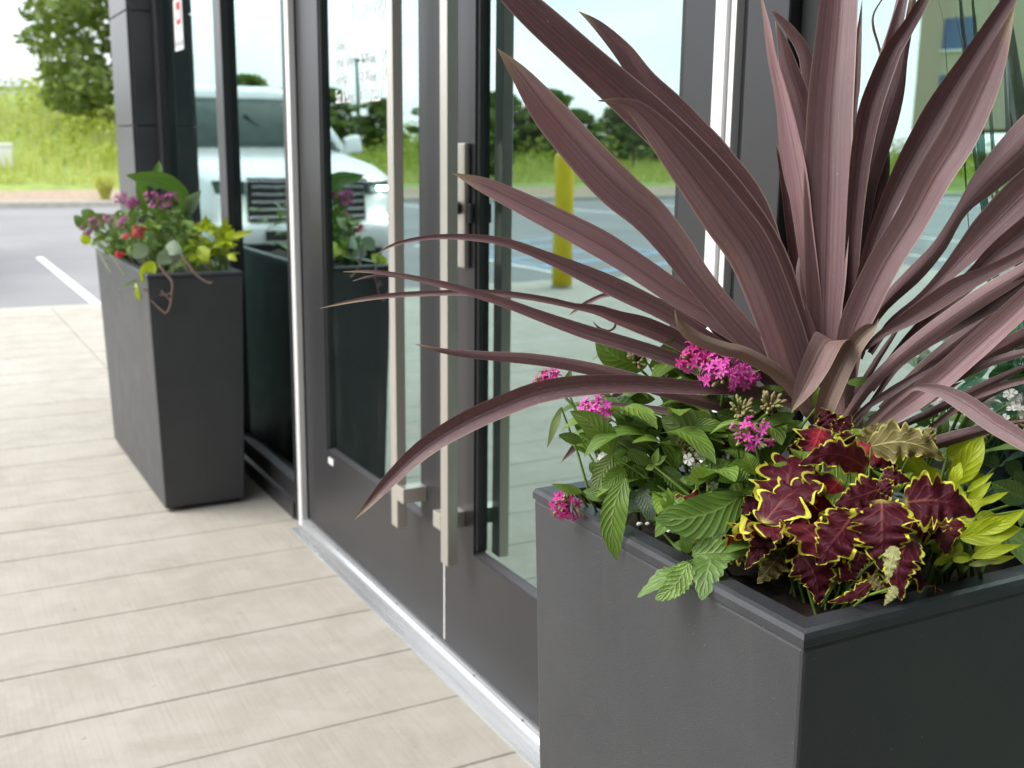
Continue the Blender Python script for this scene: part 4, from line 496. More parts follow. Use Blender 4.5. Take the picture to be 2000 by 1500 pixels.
('coleus','coleus',[(0.7255,0.6639,0.8677,0.0021,-0.0086,-0.015),(0.7078,0.6654,0.8644,0.002,-0.0086,-0.0149),(0.6932,0.6703,0.8596,0.002,-0.0086,-0.0149),(0.6825,0.6784,0.8535,0.002,-0.0086,-0.015)],{'tone': 0.3}),
('coleus','coleus',[(0.6995,0.6709,0.8456,0.0123,-0.0184,-0.0123),(0.6809,0.6655,0.835,0.0122,-0.0182,-0.0122),(0.666,0.6641,0.8224,0.0121,-0.0181,-0.0121),(0.6557,0.6666,0.8082,0.0121,-0.0181,-0.0121)],{'tone': 0.35}),
('coleus','coleus',[(0.7161,0.6563,0.861,0.0207,-0.0214,0.0026),(0.7066,0.6451,0.8443,0.0204,-0.0212,0.0026),(0.7019,0.6382,0.8252,0.0203,-0.0211,0.0025),(0.702,0.6359,0.8044,0.0204,-0.0211,0.0026)],{'tone': 0.3}),
('coleus','coleus',[(0.7382,0.6513,0.8559,0.0016,0.0088,0.0237),(0.7475,0.6328,0.8622,0.0041,0.006,0.0239),(0.7604,0.618,0.8605,0.0088,0.0001,0.0232),(0.7766,0.6073,0.8512,0.0108,-0.0029,0.0221)],{'tone': 0.22}),
('coleus','coleus',[(0.7303,0.6332,0.8322,0.0088,-0.0133,-0.0063),(0.712,0.6272,0.8195,0.0099,-0.0132,-0.0038),(0.7036,0.6215,0.8037,0.0115,-0.0122,0.0016),(0.7054,0.6164,0.7854,0.0119,-0.0111,0.0042)],{'tone': 0.4}),
('coleus','coleus',[(0.6811,0.7143,0.8,0.0152,-0.0077,0.0138),(0.6823,0.6995,0.7902,0.0159,-0.0098,0.0111),(0.6824,0.6902,0.7765,0.0162,-0.0134,0.0049),(0.6813,0.687,0.7595,0.0158,-0.0147,0.0018)],{'tone': 0.45}),
('coleus','coleus',[(0.7058,0.7871,0.8316,0.004,-0.0114,-0.0065),(0.6912,0.7849,0.8267,0.0034,-0.0114,-0.0066),(0.679,0.7856,0.8204,0.0023,-0.0113,-0.0072),(0.6697,0.7891,0.8132,0.0017,-0.0111,-0.0076)],{'tone': 0.35}),
('coleus','coleus',[(0.6983,0.7692,0.8312,0.0094,-0.0055,0.0075),(0.6983,0.7611,0.8253,0.0094,-0.0054,0.0075),(0.7003,0.755,0.8184,0.0094,-0.0054,0.0075),(0.7041,0.7513,0.8108,0.0094,-0.0054,0.0075)],{'tone': 0.25}),
('coleus','coleus',[(0.6841,0.748,0.8175,0.0075,-0.0099,-0.0067),(0.6669,0.7422,0.8068,0.0075,-0.0098,-0.0066),(0.6531,0.7402,0.794,0.0074,-0.0097,-0.0066),(0.6433,0.7424,0.7798,0.0074,-0.0097,-0.0066)],{'tone': 0.3}),
('coleus','coleus',[(0.758,0.6971,0.8674,0.003,0.0006,0.0095),(0.7613,0.6888,0.8668,0.003,0.0006,0.0094),(0.7669,0.6823,0.8655,0.003,0.0006,0.0094),(0.7744,0.6779,0.8634,0.003,0.0006,0.0094)],{'tone': 0.25}),
('coleus','coleus',[(0.7221,0.6656,0.8745,0.0056,-0.004,0.0049),(0.7219,0.6608,0.8708,0.0056,-0.004,0.0049),(0.723,0.6571,0.8665,0.0055,-0.004,0.0049),(0.7255,0.6547,0.8618,0.0055,-0.004,0.0049)],{'tone': 0.3}),
('coleus','coleus',[(0.7808,0.7344,0.8812,-0.0003,0.007,0.0182),(0.7922,0.7132,0.8895,0.0022,0.0044,0.0186),(0.807,0.6961,0.8871,0.007,-0.0014,0.0177),(0.8249,0.6838,0.8743,0.0089,-0.0042,0.0164)],{'tone': 0.6, 'under': 1}),
('coleus','coleus',[(0.7888,0.7509,0.8726,-0.0081,0.011,0.0067),(0.7899,0.7451,0.8833,-0.008,0.0109,0.0067),(0.7935,0.7416,0.8935,-0.008,0.0109,0.0067),(0.7996,0.7406,0.9024,-0.008,0.0109,0.0067)],{'tone': 0.7, 'under': 1}),
('coleus','coleus',[(0.7257,0.6838,0.8027,0.006,-0.0075,-0.0021),(0.7194,0.6803,0.7971,0.006,-0.0074,-0.0021),(0.7147,0.6784,0.7904,0.006,-0.0074,-0.0021),(0.712,0.6783,0.7831,0.006,-0.0074,-0.0021)],{'tone': 0.3}),
('coleus','coleus',[(0.686,0.6325,0.7998,0.0021,-0.0044,-0.004),(0.6699,0.6303,0.794,0.0015,-0.0041,-0.0045),(0.6554,0.6323,0.7899,0.0003,-0.0033,-0.0053),(0.6434,0.6384,0.7875,-0.0003,-0.0028,-0.0056)],{'tone': 0.3}),
('coleus','coleus',[(0.6932,0.6173,0.8351,0.0042,-0.0051,-0.0008),(0.6854,0.6122,0.8273,0.0041,-0.0051,-0.0008),(0.68,0.6092,0.8183,0.0041,-0.005,-0.0008),(0.6772,0.6085,0.8083,0.0041,-0.005,-0.0008)],{'tone': 0.9, 'under': 1, 'pale': 1}),
('coleus','coleus',[(0.6626,0.5858,0.8168,0.0021,-0.0033,-0.0017),(0.6566,0.5839,0.8132,0.002,-0.0033,-0.0017),(0.6519,0.5833,0.8088,0.002,-0.0033,-0.0017),(0.6488,0.5839,0.8039,0.002,-0.0033,-0.0017)],{'tone': 0.9, 'under': 1, 'pale': 1}),
('coleus','coleus',[(0.6912,0.7481,0.7861,0.0066,-0.0096,-0.0071),(0.6789,0.7445,0.7794,0.0066,-0.0095,-0.007),(0.6688,0.7437,0.7711,0.0066,-0.0095,-0.007),(0.6615,0.7455,0.7618,0.0066,-0.0095,-0.007)],{'tone': 0.4, 'under': 1}),
('coleus','coleus',[(0.7216,0.7674,0.7813,-0.0083,0.0045,-0.0069),(0.7154,0.7673,0.7886,-0.0083,0.0045,-0.0069),(0.7107,0.7688,0.7953,-0.0083,0.0045,-0.0069),(0.7076,0.7719,0.801,-0.0083,0.0045,-0.0069)],{'tone': 0.2}),
('coleus','coleus',[(0.7382,0.7449,0.786,0.0094,-0.0038,0.0112),(0.7398,0.7355,0.7814,0.0093,-0.0038,0.0111),(0.7438,0.7282,0.7756,0.0093,-0.0038,0.0111),(0.75,0.7234,0.7687,0.0093,-0.0038,0.0111)],{'tone': 0.4, 'red': 1}),
('coleus','coleus',[(0.7183,0.7045,0.7844,0.0055,-0.0067,-0.0021),(0.7115,0.7008,0.7786,0.0054,-0.0066,-0.0021),(0.7065,0.6989,0.7716,0.0054,-0.0066,-0.0021),(0.7034,0.6989,0.7638,0.0054,-0.0066,-0.0021)],{'tone': 0.9, 'under': 1, 'pale': 1}),
('coleus','coleus',[(0.784,0.8211,0.854,-0.0034,-0.0015,-0.0131),(0.7751,0.8215,0.8563,-0.0034,-0.0015,-0.0131),(0.7674,0.8235,0.858,-0.0034,-0.0015,-0.013),(0.7615,0.8271,0.8591,-0.0034,-0.0015,-0.013)],{'tone': 0.2}),
('coleus','coleus',[(0.8364,0.7231,0.8941,0.0039,-0.0027,0.0051),(0.8368,0.7179,0.891,0.0039,-0.0027,0.0051),(0.8388,0.7139,0.8873,0.0039,-0.0027,0.0051),(0.8421,0.7112,0.8833,0.0039,-0.0027,0.0051)],{'tone': 0.8, 'under': 1}),
('coleus','coleus',[(0.6632,0.6966,0.8209,-0.0001,-0.0017,-0.0039),(0.6589,0.6966,0.821,-0.0001,-0.0017,-0.0039),(0.6552,0.6974,0.8208,-0.0001,-0.0017,-0.0039),(0.6523,0.6988,0.8202,-0.0001,-0.0017,-0.0039)],{'tone': 0.5}),
('coleus','coleus',[(0.7,0.6507,0.7924,0.0035,-0.0002,0.0064),(0.7017,0.6452,0.7912,0.0035,-0.0002,0.0064),(0.705,0.6409,0.7893,0.0035,-0.0002,0.0064),(0.7095,0.638,0.7868,0.0035,-0.0002,0.0064)],{'tone': 0.4, 'under': 1}),
('coleus','coleus',[(0.7575,0.7549,0.8363,-0.0065,0.0033,-0.0076),(0.7525,0.755,0.8407,-0.0065,0.0033,-0.0076),(0.7485,0.7563,0.8446,-0.0064,0.0033,-0.0075),(0.7457,0.7587,0.848,-0.0064,0.0033,-0.0075)],{'tone': 0.3}),
('sweet_potato','ovate',[(0.8554,0.6973,0.8447,-0.0062,0.0097,0.0048),(0.8559,0.6889,0.8623,-0.0062,0.0096,0.0047),(0.8607,0.6839,0.8787,-0.0061,0.0096,0.0047),(0.8699,0.6827,0.8932,-0.0061,0.0096,0.0047)],{'tone': 0.8}),
('sweet_potato','ovate',[(0.8974,0.7435,0.8539,-0.0028,0.0065,0.0078),(0.9006,0.7358,0.8614,-0.0028,0.0065,0.0077),(0.9066,0.7302,0.8683,-0.0028,0.0065,0.0077),(0.9153,0.7271,0.874,-0.0028,0.0065,0.0077)],{'tone': 0.7}),
('sweet_potato','lobed',[(0.8089,0.6653,0.8469,-0.0083,0.0116,0.0033),(0.8077,0.6609,0.8593,-0.0083,0.0115,0.0032),(0.8093,0.6588,0.8709,-0.0082,0.0115,0.0032),(0.8136,0.659,0.8811,-0.0082,0.0115,0.0032)],{'tone': 1}),
('sweet_potato','lobed',[(0.811,0.6535,0.8373,-0.001,0.0048,0.0073),(0.8165,0.6414,0.8459,-0.001,0.0047,0.0072),(0.8261,0.6323,0.8532,-0.001,0.0047,0.0072),(0.8395,0.6267,0.8588,-0.001,0.0047,0.0072)],{'tone': 0.85}),
('sweet_potato','lance',[(0.801,0.6384,0.8293,0.0011,0.0022,0.0072),(0.8087,0.6217,0.8332,0.0004,0.003,0.0069),(0.8206,0.6102,0.8404,-0.001,0.0044,0.006),(0.8362,0.6045,0.8505,-0.0017,0.005,0.0054)],{'tone': 0.9}),
('sweet_potato','ovate',[(0.7974,0.6385,0.8187,0.0004,0.0045,0.0096),(0.8042,0.6236,0.8253,0.0004,0.0044,0.0095),(0.8157,0.6121,0.8302,0.0004,0.0044,0.0095),(0.8316,0.6045,0.833,0.0004,0.0044,0.0095)],{'tone': 0.75}),
('sweet_potato','lance',[(0.786,0.6164,0.8098,-0.0001,0.0027,0.0046),(0.7915,0.6045,0.8168,-0.0001,0.0027,0.0046),(0.8008,0.5954,0.8222,-0.0001,0.0026,0.0046),(0.8138,0.5895,0.8259,-0.0001,0.0026,0.0046)],{'tone': 0.7}),
('sweet_potato','lance',[(0.7759,0.6272,0.8055,0.0003,0.0011,0.0028),(0.7784,0.6219,0.8073,0.0003,0.0011,0.0028),(0.7825,0.6177,0.8085,0.0003,0.0011,0.0028),(0.7881,0.6149,0.809,0.0003,0.0011,0.0028)],{'tone': 0.9}),
('sweet_potato','lance',[(0.7867,0.6192,0.8018,0.0001,0.0012,0.0025),(0.7902,0.6115,0.8054,0.0001,0.0012,0.0024),(0.7962,0.6056,0.8079,0.0001,0.0012,0.0024),(0.8044,0.6016,0.8093,0.0001,0.0012,0.0024)],{'tone': 0.6, 'under': 1}),
('sweet_potato','lobed',[(0.8397,0.7078,0.8469,-0.0067,0.0052,-0.0066),(0.8285,0.708,0.8586,-0.0067,0.0051,-0.0065),(0.8201,0.7107,0.8694,-0.0067,0.0051,-0.0065),(0.8149,0.716,0.8789,-0.0067,0.0051,-0.0065)],{'tone': 0.4}),
('sweet_potato','lance',[(0.8474,0.7236,0.8461,-0.0042,0.0018,-0.0074),(0.8271,0.725,0.8579,-0.0042,0.0018,-0.0074),(0.8107,0.7301,0.8684,-0.0041,0.0018,-0.0073),(0.799,0.7388,0.8771,-0.0041,0.0018,-0.0073)],{'tone': 0.25}),
('sweet_potato','lance',[(0.8469,0.6762,0.8443,-0.001,0.0025,0.0026),(0.8497,0.6693,0.8519,-0.001,0.0025,0.0026),(0.8551,0.6643,0.8588,-0.001,0.0025,0.0026),(0.8631,0.6615,0.8645,-0.001,0.0025,0.0026)],{'tone': 0.7}),
('sweet_potato','lance',[(0.8369,0.667,0.8367,-0.0018,0.0037,0.0032),(0.8391,0.6607,0.8452,-0.0018,0.0037,0.0032),(0.8439,0.6563,0.8529,-0.0018,0.0037,0.0032),(0.8512,0.6541,0.8595,-0.0018,0.0037,0.0032)],{'tone': 0.8}),
('sweet_potato','lance',[(0.8558,0.7075,0.8381,-0.0019,0.0005,-0.0039),(0.8427,0.7085,0.8445,-0.0018,0.0005,-0.0039),(0.832,0.7118,0.8501,-0.0018,0.0005,-0.0038),(0.8242,0.7173,0.8546,-0.0018,0.0005,-0.0038)],{'tone': 0.6}),
('sweet_potato','ovate',[(0.8898,0.7514,0.8324,0.0002,-0.0046,-0.0104),(0.8759,0.7515,0.8321,0.0002,-0.0046,-0.0103),(0.8643,0.7539,0.8309,0.0002,-0.0046,-0.0103),(0.8555,0.7583,0.8288,0.0002,-0.0046,-0.0103)],{'tone': 0.45}),
('sweet_potato','lobed',[(0.797,0.6358,0.8007,-0.0048,0.0054,-0.0012),(0.7947,0.635,0.8064,-0.0048,0.0054,-0.0012),(0.7935,0.6352,0.8118,-0.0048,0.0053,-0.0012),(0.7936,0.6363,0.8165,-0.0048,0.0053,-0.0012)],{'tone': 0.6}),
('sweet_potato','ovate',[(0.818,0.6747,0.7914,-0.0036,0.0018,-0.0048),(0.8134,0.675,0.7949,-0.0036,0.0018,-0.0048),(0.8097,0.6762,0.7981,-0.0036,0.0018,-0.0048),(0.8072,0.6783,0.8007,-0.0036,0.0018,-0.0048)],{'tone': 0.4}),
('sweet_potato','ovate',[(0.9172,0.7429,0.8469,0.004,-0.0068,-0.0045),(0.91,0.7413,0.843,0.004,-0.0068,-0.0045),(0.9043,0.7409,0.8385,0.004,-0.0068,-0.0045),(0.9005,0.742,0.8335,0.004,-0.0068,-0.0045)],{'tone': 0.5}),
('sweet_potato','lance',[(0.8001,0.6351,0.8284,0.0003,0.0012,0.0031),(0.8024,0.6301,0.8301,0.0003,0.0012,0.0031),(0.8063,0.6261,0.8312,0.0003,0.0012,0.0031),(0.8115,0.6235,0.8316,0.0003,0.0012,0.0031)],{'tone': 0.85}),
('sweet_potato','lance',[(0.78,0.65,0.7931,-0.0004,0.002,0.0027),(0.7824,0.6448,0.7972,-0.0004,0.002,0.0027),(0.7866,0.641,0.8007,-0.0004,0.002,0.0027),(0.7923,0.6386,0.8033,-0.0004,0.002,0.0027)],{'tone': 0.8}),
('sweet_potato','ovate',[(0.795,0.6547,0.7932,-0.0012,0.0041,0.0049),(0.7975,0.6492,0.7984,-0.0011,0.004,0.0048),(0.802,0.6451,0.8029,-0.0011,0.004,0.0048),(0.8082,0.6427,0.8064,-0.0011,0.004,0.0048)],{'tone': 0.6}),
('sweet_potato','ovate',[(0.8174,0.6385,0.8034,-0.0005,0.0035,0.0053),(0.8205,0.6316,0.8082,-0.0005,0.0035,0.0053),(0.8261,0.6263,0.8122,-0.0005,0.0035,0.0053),(0.8339,0.623,0.815,-0.0005,0.0035,0.0053)],{'tone': 0.75}),
('sweet_potato','lance',[(0.8126,0.6229,0.7989,0.0001,0.0016,0.0032),(0.8161,0.6152,0.8028,0.0001,0.0016,0.0032),(0.8221,0.6093,0.8056,0.0001,0.0016,0.0032),(0.8304,0.6054,0.8074,0.0001,0.0016,0.0032)],{'tone': 0.7}),
('sweet_potato','ovate',[(0.8319,0.674,0.8172,-0.0017,0.0053,0.0063),(0.8344,0.6684,0.8226,-0.0017,0.0052,0.0062),(0.839,0.6642,0.8274,-0.0017,0.0052,0.0062),(0.8454,0.6617,0.8313,-0.0017,0.0052,0.0062)],{'tone': 0.6}),
('sweet_potato','ovate',[(0.8702,0.6819,0.8135,0.0011,0.0022,0.0074),(0.873,0.6753,0.815,0.0011,0.0022,0.0074),(0.8779,0.6702,0.8158,0.0011,0.0022,0.0074),(0.8846,0.6667,0.8159,0.0011,0.0022,0.0074)],{'tone': 0.5}),
('sweet_potato','ovate',[(0.8789,0.7142,0.8163,0.0023,-0.0054,-0.0055),(0.8707,0.7133,0.8136,0.0023,-0.0054,-0.0055),(0.8639,0.7138,0.8103,0.0023,-0.0054,-0.0055),(0.8589,0.7157,0.8065,0.0023,-0.0054,-0.0055)],{'tone': 0.4}),
('sweet_potato','lobed',[(0.9075,0.7151,0.8336,-0.0072,0.0073,-0.0043),(0.9012,0.7145,0.8432,-0.0072,0.0073,-0.0043),(0.8971,0.7157,0.8523,-0.0072,0.0072,-0.0043),(0.8953,0.7187,0.8603,-0.0072,0.0072,-0.0043)],{'tone': 0.7}),
('pentas_d','ovate',[(0.8844,0.6403,0.8413,-0.0048,0.0016,-0.0106),(0.8692,0.6417,0.8485,-0.0048,0.0016,-0.0105),(0.8569,0.6455,0.8547,-0.0048,0.0016,-0.0105),(0.8481,0.6516,0.8596,-0.0048,0.0016,-0.0105)],{'tone': 0.1}),
('pentas_d','ovate',[(0.9199,0.6996,0.856,-0.0019,-0.0002,-0.0063),(0.9118,0.7003,0.8584,-0.0019,-0.0002,-0.0063),(0.9051,0.7022,0.8603,-0.0019,-0.0002,-0.0063),(0.9002,0.7053,0.8616,-0.0019,-0.0002,-0.0063)],{'tone': 0.12}),
('pentas_d','ovate',[(0.9225,0.6775,0.8524,-0.0036,0.002,-0.0068),(0.9149,0.6781,0.8566,-0.0036,0.0019,-0.0068),(0.9088,0.6801,0.8605,-0.0036,0.0019,-0.0067),(0.9046,0.6832,0.8636,-0.0036,0.0019,-0.0067)],{'tone': 0.12}),
('pentas_d','ovate',[(0.8938,0.748,0.8719,-0.0039,0.0045,-0.0004),(0.8923,0.7476,0.8828,-0.0039,0.0045,-0.0004),(0.8935,0.7494,0.8933,-0.0039,0.0045,-0.0004),(0.8972,0.7534,0.9028,-0.0039,0.0045,-0.0004)],{'tone': 0.3}),
('pentas_d','ovate',[(0.9098,0.7404,0.8796,0.0007,-0.0026,-0.0045),(0.9041,0.7402,0.8787,0.0007,-0.0026,-0.0045),(0.8993,0.741,0.8775,0.0007,-0.0026,-0.0045),(0.8957,0.7426,0.876,0.0007,-0.0026,-0.0045)],{'tone': 0.2}),
('pentas_d','ovate',[(0.9178,0.7823,0.8883,-0.0004,-0.0008,-0.0038),(0.9129,0.7825,0.8888,-0.0004,-0.0008,-0.0038),(0.9088,0.7835,0.889,-0.0004,-0.0008,-0.0038),(0.9057,0.7852,0.8889,-0.0004,-0.0008,-0.0038)],{'tone': 0.4}),
('pentas_d','ovate',[(0.9168,0.6641,0.8463,-0.0041,0.0029,-0.006),(0.9104,0.6646,0.8509,-0.0041,0.0029,-0.006),(0.9054,0.6663,0.8551,-0.0041,0.0029,-0.006),(0.9021,0.669,0.8587,-0.0041,0.0029,-0.006)],{'tone': 0.1}),
('pentas_d','ovate',[(0.8732,0.6356,0.8342,0.002,-0.0028,0.0001),(0.8698,0.633,0.8303,0.002,-0.0027,0.0001),(0.8676,0.6313,0.8258,0.002,-0.0027,0.0001),(0.8668,0.6306,0.8209,0.002,-0.0027,0.0001)],{'tone': 0.4}),
('pentas_d','ovate',[(0.9087,0.7772,0.8808,-0.0012,-0.0004,-0.0053),(0.9011,0.7777,0.8825,-0.0012,-0.0004,-0.0052),(0.8947,0.7794,0.8839,-0.0012,-0.0004,-0.0052),(0.8899,0.7823,0.8848,-0.0012,-0.0004,-0.0052)],{'tone': 0.15}),
('pentas_d','ovate',[(0.9388,0.7476,0.8904,0.0017,-0.0031,-0.0029),(0.9314,0.7465,0.8873,0.0017,-0.0031,-0.0029),(0.9254,0.7467,0.8836,0.0017,-0.0031,-0.0029),(0.9212,0.7482,0.8797,0.0017,-0.0031,-0.0029)],{'tone': 0.2}),
('canna','tape',[(0.8005,3.7709,0.8599,-0.0058,0.0003,0.0007),(0.8068,3.755,0.9214,-0.0116,0.0005,0.0002),(0.8015,3.7483,0.9669,-0.0178,0.0004,-0.0041),(0.7874,3.7466,1.0045,-0.0207,-0.0006,-0.0138),(0.7564,3.7501,1.0342,-0.0141,-0.0026,-0.0225),(0.7179,3.7545,1.0471,-0.0057,-0.0041,-0.0246),(0.6789,3.7578,1.0507,-0.0029,-0.0037,-0.0202),(0.6475,3.7607,1.0562,-0.0026,-0.0018,-0.0108),(0.6245,3.763,1.0627,-0.0001,-0.0001,-0.0004)],{'tone': 0.5}),
('canna','tape',[(0.7406,3.9209,1.0137,-0.0112,0.0022,0.0027),(0.7504,3.9344,1.0441,-0.015,0.0029,0.0036),(0.7603,3.9478,1.0746,-0.0132,0.0026,0.003),(0.7661,3.9564,1.0937,-0.0065,0.0013,0.001),(0.768,3.9629,1.106,-0.0004,0.0001,0)],{'tone': 0.35}),
('canna','tape',[(0.6962,3.8675,0.9323,-0.0056,0.001,-0.0009),(0.6919,3.8666,0.959,-0.0132,0.0023,-0.0013),(0.6896,3.8639,0.9933,-0.0179,0.0032,-0.0007),(0.6887,3.8613,1.0198,-0.0187,0.0034,0.0017),(0.6929,3.8559,1.0463,-0.0107,0.002,0.0035),(0.6999,3.8497,1.0614,-0.0003,0.0001,0.0002)],{'tone': 0.6}),
('canna','tape',[(0.8082,3.7581,0.9212,-0.0071,0.0017,0.0023),(0.8151,3.7394,0.956,-0.0157,0.0037,0.0056),(0.8221,3.7236,0.9827,-0.0187,0.0047,0.0119),(0.834,3.7069,0.9982,-0.0094,0.0025,0.0088),(0.8442,3.6913,1.0154,-0.0003,0.0001,0.0002)],{'tone': 0.5, 'grey': 1}),
('pentas_l','ovate',[(0.5609,4.2571,0.8602,-0.0157,0.0013,-0.0119),(0.5478,4.2526,0.8771,-0.0157,0.0013,-0.0118),(0.5353,4.2555,0.8939,-0.0156,0.0013,-0.0118),(0.5242,4.2656,0.9097,-0.0156,0.0013,-0.0118)],{'tone': 0.15}),
('pentas_l','ovate',[(0.5845,4.1986,0.9002,-0.0129,0.0006,-0.0197),(0.5693,4.1957,0.91,-0.0128,0.0006,-0.0197),(0.5547,4.1992,0.9196,-0.0128,0.0006,-0.0197),(0.5413,4.2088,0.9287,-0.0128,0.0006,-0.0197)],{'tone': 0.35}),
('trailing_vine','ovate',[(0.5662,4.2174,0.8135,-0.0132,0.0007,-0.0131),(0.5561,4.2149,0.8235,-0.0131,0.0007,-0.0131),(0.5465,4.2172,0.8333,-0.0131,0.0007,-0.013),(0.5378,4.2243,0.8425,-0.0131,0.0007,-0.013)],{'tone': 0.9}),
('silver_leaf','ovate',[(0.6665,3.6931,0.8432,0.0155,-0.0043,-0.0179),(0.6502,3.6848,0.831,0.0155,-0.0043,-0.0178),(0.6347,3.683,0.8179,0.0154,-0.0043,-0.0178),(0.6207,3.6877,0.8046,0.0155,-0.0043,-0.0178)],{'tone': 0.5, 'grey': 1}),
('silver_leaf','ovate',[(0.7118,3.6299,0.8468,0.0103,-0.0002,0.0215),(0.7237,3.6089,0.8409,0.0102,-0.0002,0.0214),(0.7372,3.5935,0.8343,0.0102,-0.0002,0.0214),(0.7515,3.5844,0.8274,0.0102,-0.0002,0.0214)],{'tone': 0.5, 'grey': 1}),
('silver_leaf','ovate',[(0.726,3.6171,0.8255,0.0128,-0.0043,-0.0196),(0.7088,3.6105,0.8157,0.0127,-0.0043,-0.0196),(0.6925,3.61,0.8052,0.0127,-0.0043,-0.0195),(0.6778,3.6156,0.7944,0.0127,-0.0043,-0.0195)],{'tone': 0.6, 'grey': 1}),
('silver_leaf','ovate',[(0.7575,3.7342,0.9011,0.0084,-0.0022,-0.0072),(0.7456,3.7265,0.8895,0.0084,-0.0022,-0.0072),(0.7345,3.7239,0.8773,0.0084,-0.0022,-0.0072),(0.7248,3.7265,0.865,0.0084,-0.0022,-0.0072)],{'tone': 0.7, 'grey': 1}),
('trailing_vine','ovate',[(0.6674,3.5964,0.8002,0.0192,-0.0048,-0.0127),(0.651,3.5826,0.7806,0.0191,-0.0048,-0.0126),(0.6358,3.5768,0.7598,0.0191,-0.0048,-0.0126),(0.6224,3.5794,0.7387,0.0191,-0.0048,-0.0126)],{'tone': 0.85}),
('trailing_vine','ovate',[(0.6278,3.713,0.7241,0.0095,-0.0006,0.009),(0.6326,3.7019,0.7183,0.0094,-0.0006,0.0089),(0.6381,3.6939,0.712,0.0094,-0.0006,0.0089),(0.644,3.6893,0.7054,0.0094,-0.0006,0.0089)],{'tone': 0.95}),
('trailing_vine','ovate',[(0.6329,3.6853,0.712,0.0173,-0.0029,0.0004),(0.6311,3.6726,0.6988,0.0173,-0.0029,0.0004),(0.6301,3.6645,0.6846,0.0173,-0.0029,0.0004),(0.6299,3.6615,0.6703,0.0173,-0.0029,0.0004)],{'tone': 1.0}),
('silver_leaf','lance',[(0.6376,3.7476,0.7275,0.0027,-0.0011,-0.0061),(0.6157,3.7408,0.7193,0.0026,-0.0011,-0.0061),(0.5946,3.7417,0.7099,0.0026,-0.0011,-0.0061),(0.5753,3.7501,0.7,0.0026,-0.0011,-0.0061)],{'tone': 0.8, 'grey': 1}),
('silver_leaf','lance',[(0.5835,3.9954,0.8103,-0.0044,0.0001,-0.0065),(0.5713,3.9932,0.8186,-0.0044,0.0001,-0.0065),(0.5595,3.996,0.8267,-0.0044,0.0001,-0.0065),(0.5488,4.0038,0.8342,-0.0044,0.0001,-0.0065)],{'tone': 0.8, 'grey': 1}),
('trailing_vine','ovate',[(0.8019,3.5807,0.8443,0.019,-0.0034,0.0105),(0.8064,3.5617,0.8301,0.0189,-0.0033,0.0105),(0.8124,3.5483,0.8149,0.0189,-0.0033,0.0105),(0.8196,3.5411,0.7997,0.0189,-0.0033,0.0105)],{'tone': 0.75}),
('trailing_vine','ovate',[(0.7841,3.586,0.8262,0.0137,-0.0034,-0.004),(0.7798,3.5791,0.8173,0.0137,-0.0034,-0.004),(0.7761,3.5753,0.8078,0.0136,-0.0034,-0.004),(0.7731,3.5748,0.7983,0.0136,-0.0034,-0.004)],{'tone': 0.9}),
('pentas_m','ovate',[(0.7214,3.9126,0.8569,-0.0094,0.008,0.0068),(0.7249,3.9029,0.8731,-0.0095,0.0084,0.006),(0.7294,3.8984,0.8893,-0.01,0.0089,0.0041),(0.7348,3.8994,0.9046,-0.0104,0.0089,0.0031)],{'tone': 0.46994928736996533}),
('pentas_m','ovate',[(0.6693,3.923,0.8059,-0.0103,0.0044,-0.0058),(0.6603,3.9197,0.8192,-0.01,0.0044,-0.0062),(0.652,3.9216,0.8325,-0.0094,0.0043,-0.0072),(0.6448,3.9286,0.845,-0.0091,0.0041,-0.0076)],{'tone': 0.1566029823265722}),
('pentas_m','ovate',[(0.7057,3.969,0.8535,-0.001,-0.0009,0.0084),(0.7139,3.9568,0.8532,-0.0009,-0.001,0.0084),(0.723,3.9479,0.8527,-0.0005,-0.0014,0.0084),(0.7325,3.9428,0.852,-0.0002,-0.0016,0.0084)],{'tone': 0.23974118300555516}),
('pentas_l','ovate',[(0.5958,4.1176,0.8395,0.0066,0.0008,0.0033),(0.6001,4.1072,0.8335,0.0065,0.001,0.0034),(0.605,4.0997,0.8271,0.0063,0.0013,0.0037),(0.6102,4.0955,0.8206,0.0061,0.0015,0.0039)],{'tone': 0.535702372362141}),
('pentas_n','ovate',[(0.8134,3.7901,0.8451,0.0115,0.0004,-0.0058),(0.8063,3.7789,0.8305,0.0117,0.0006,-0.0054),(0.8002,3.7726,0.8151,0.012,0.001,-0.0045),(0.7954,3.7718,0.7997,0.0122,0.0011,-0.0039)],{'tone': 0.3696117344354053}),
('pentas_n','ovate',[(0.7897,3.7363,0.8745,0.0012,0.0038,0.0118),(0.8012,3.7201,0.8786,0.001,0.0042,0.0117),(0.8141,3.7084,0.8824,0.0002,0.0048,0.0114),(0.8277,3.7021,0.8857,-0.0004,0.0052,0.0113)],{'tone': 0.24939444892693388}),
('pentas_l','ovate',[(0.6189,4.2269,0.9129,0.01,-0.0002,-0.005),(0.6123,4.2171,0.9,0.01,-0.0001,-0.0048),(0.6062,4.2119,0.8864,0.0103,0.0001,-0.0043),(0.601,4.2117,0.8729,0.0104,0.0002,-0.004)],{'tone': 0.10169155968717838}),
('pentas_l','ovate',[(0.6466,4.0899,0.811,0,0.0035,-0.0094),(0.6349,4.0875,0.8101,0.0008,0.0036,-0.0094),(0.6235,4.0891,0.8088,0.0023,0.0034,-0.0092),(0.613,4.0945,0.8073,0.003,0.0031,-0.0091)],{'tone': 0.34060919311843196}),
('pentas_n','ovate',[(0.8264,3.8357,0.9594,-0.0111,0.004,0.0012),(0.8256,3.8288,0.975,-0.011,0.004,0.0009),(0.8258,3.8269,0.9908,-0.011,0.0041,0.0004),(0.8272,3.83,1.0058,-0.0111,0.004,0.0001)],{'tone': 0.10903376768926507}),
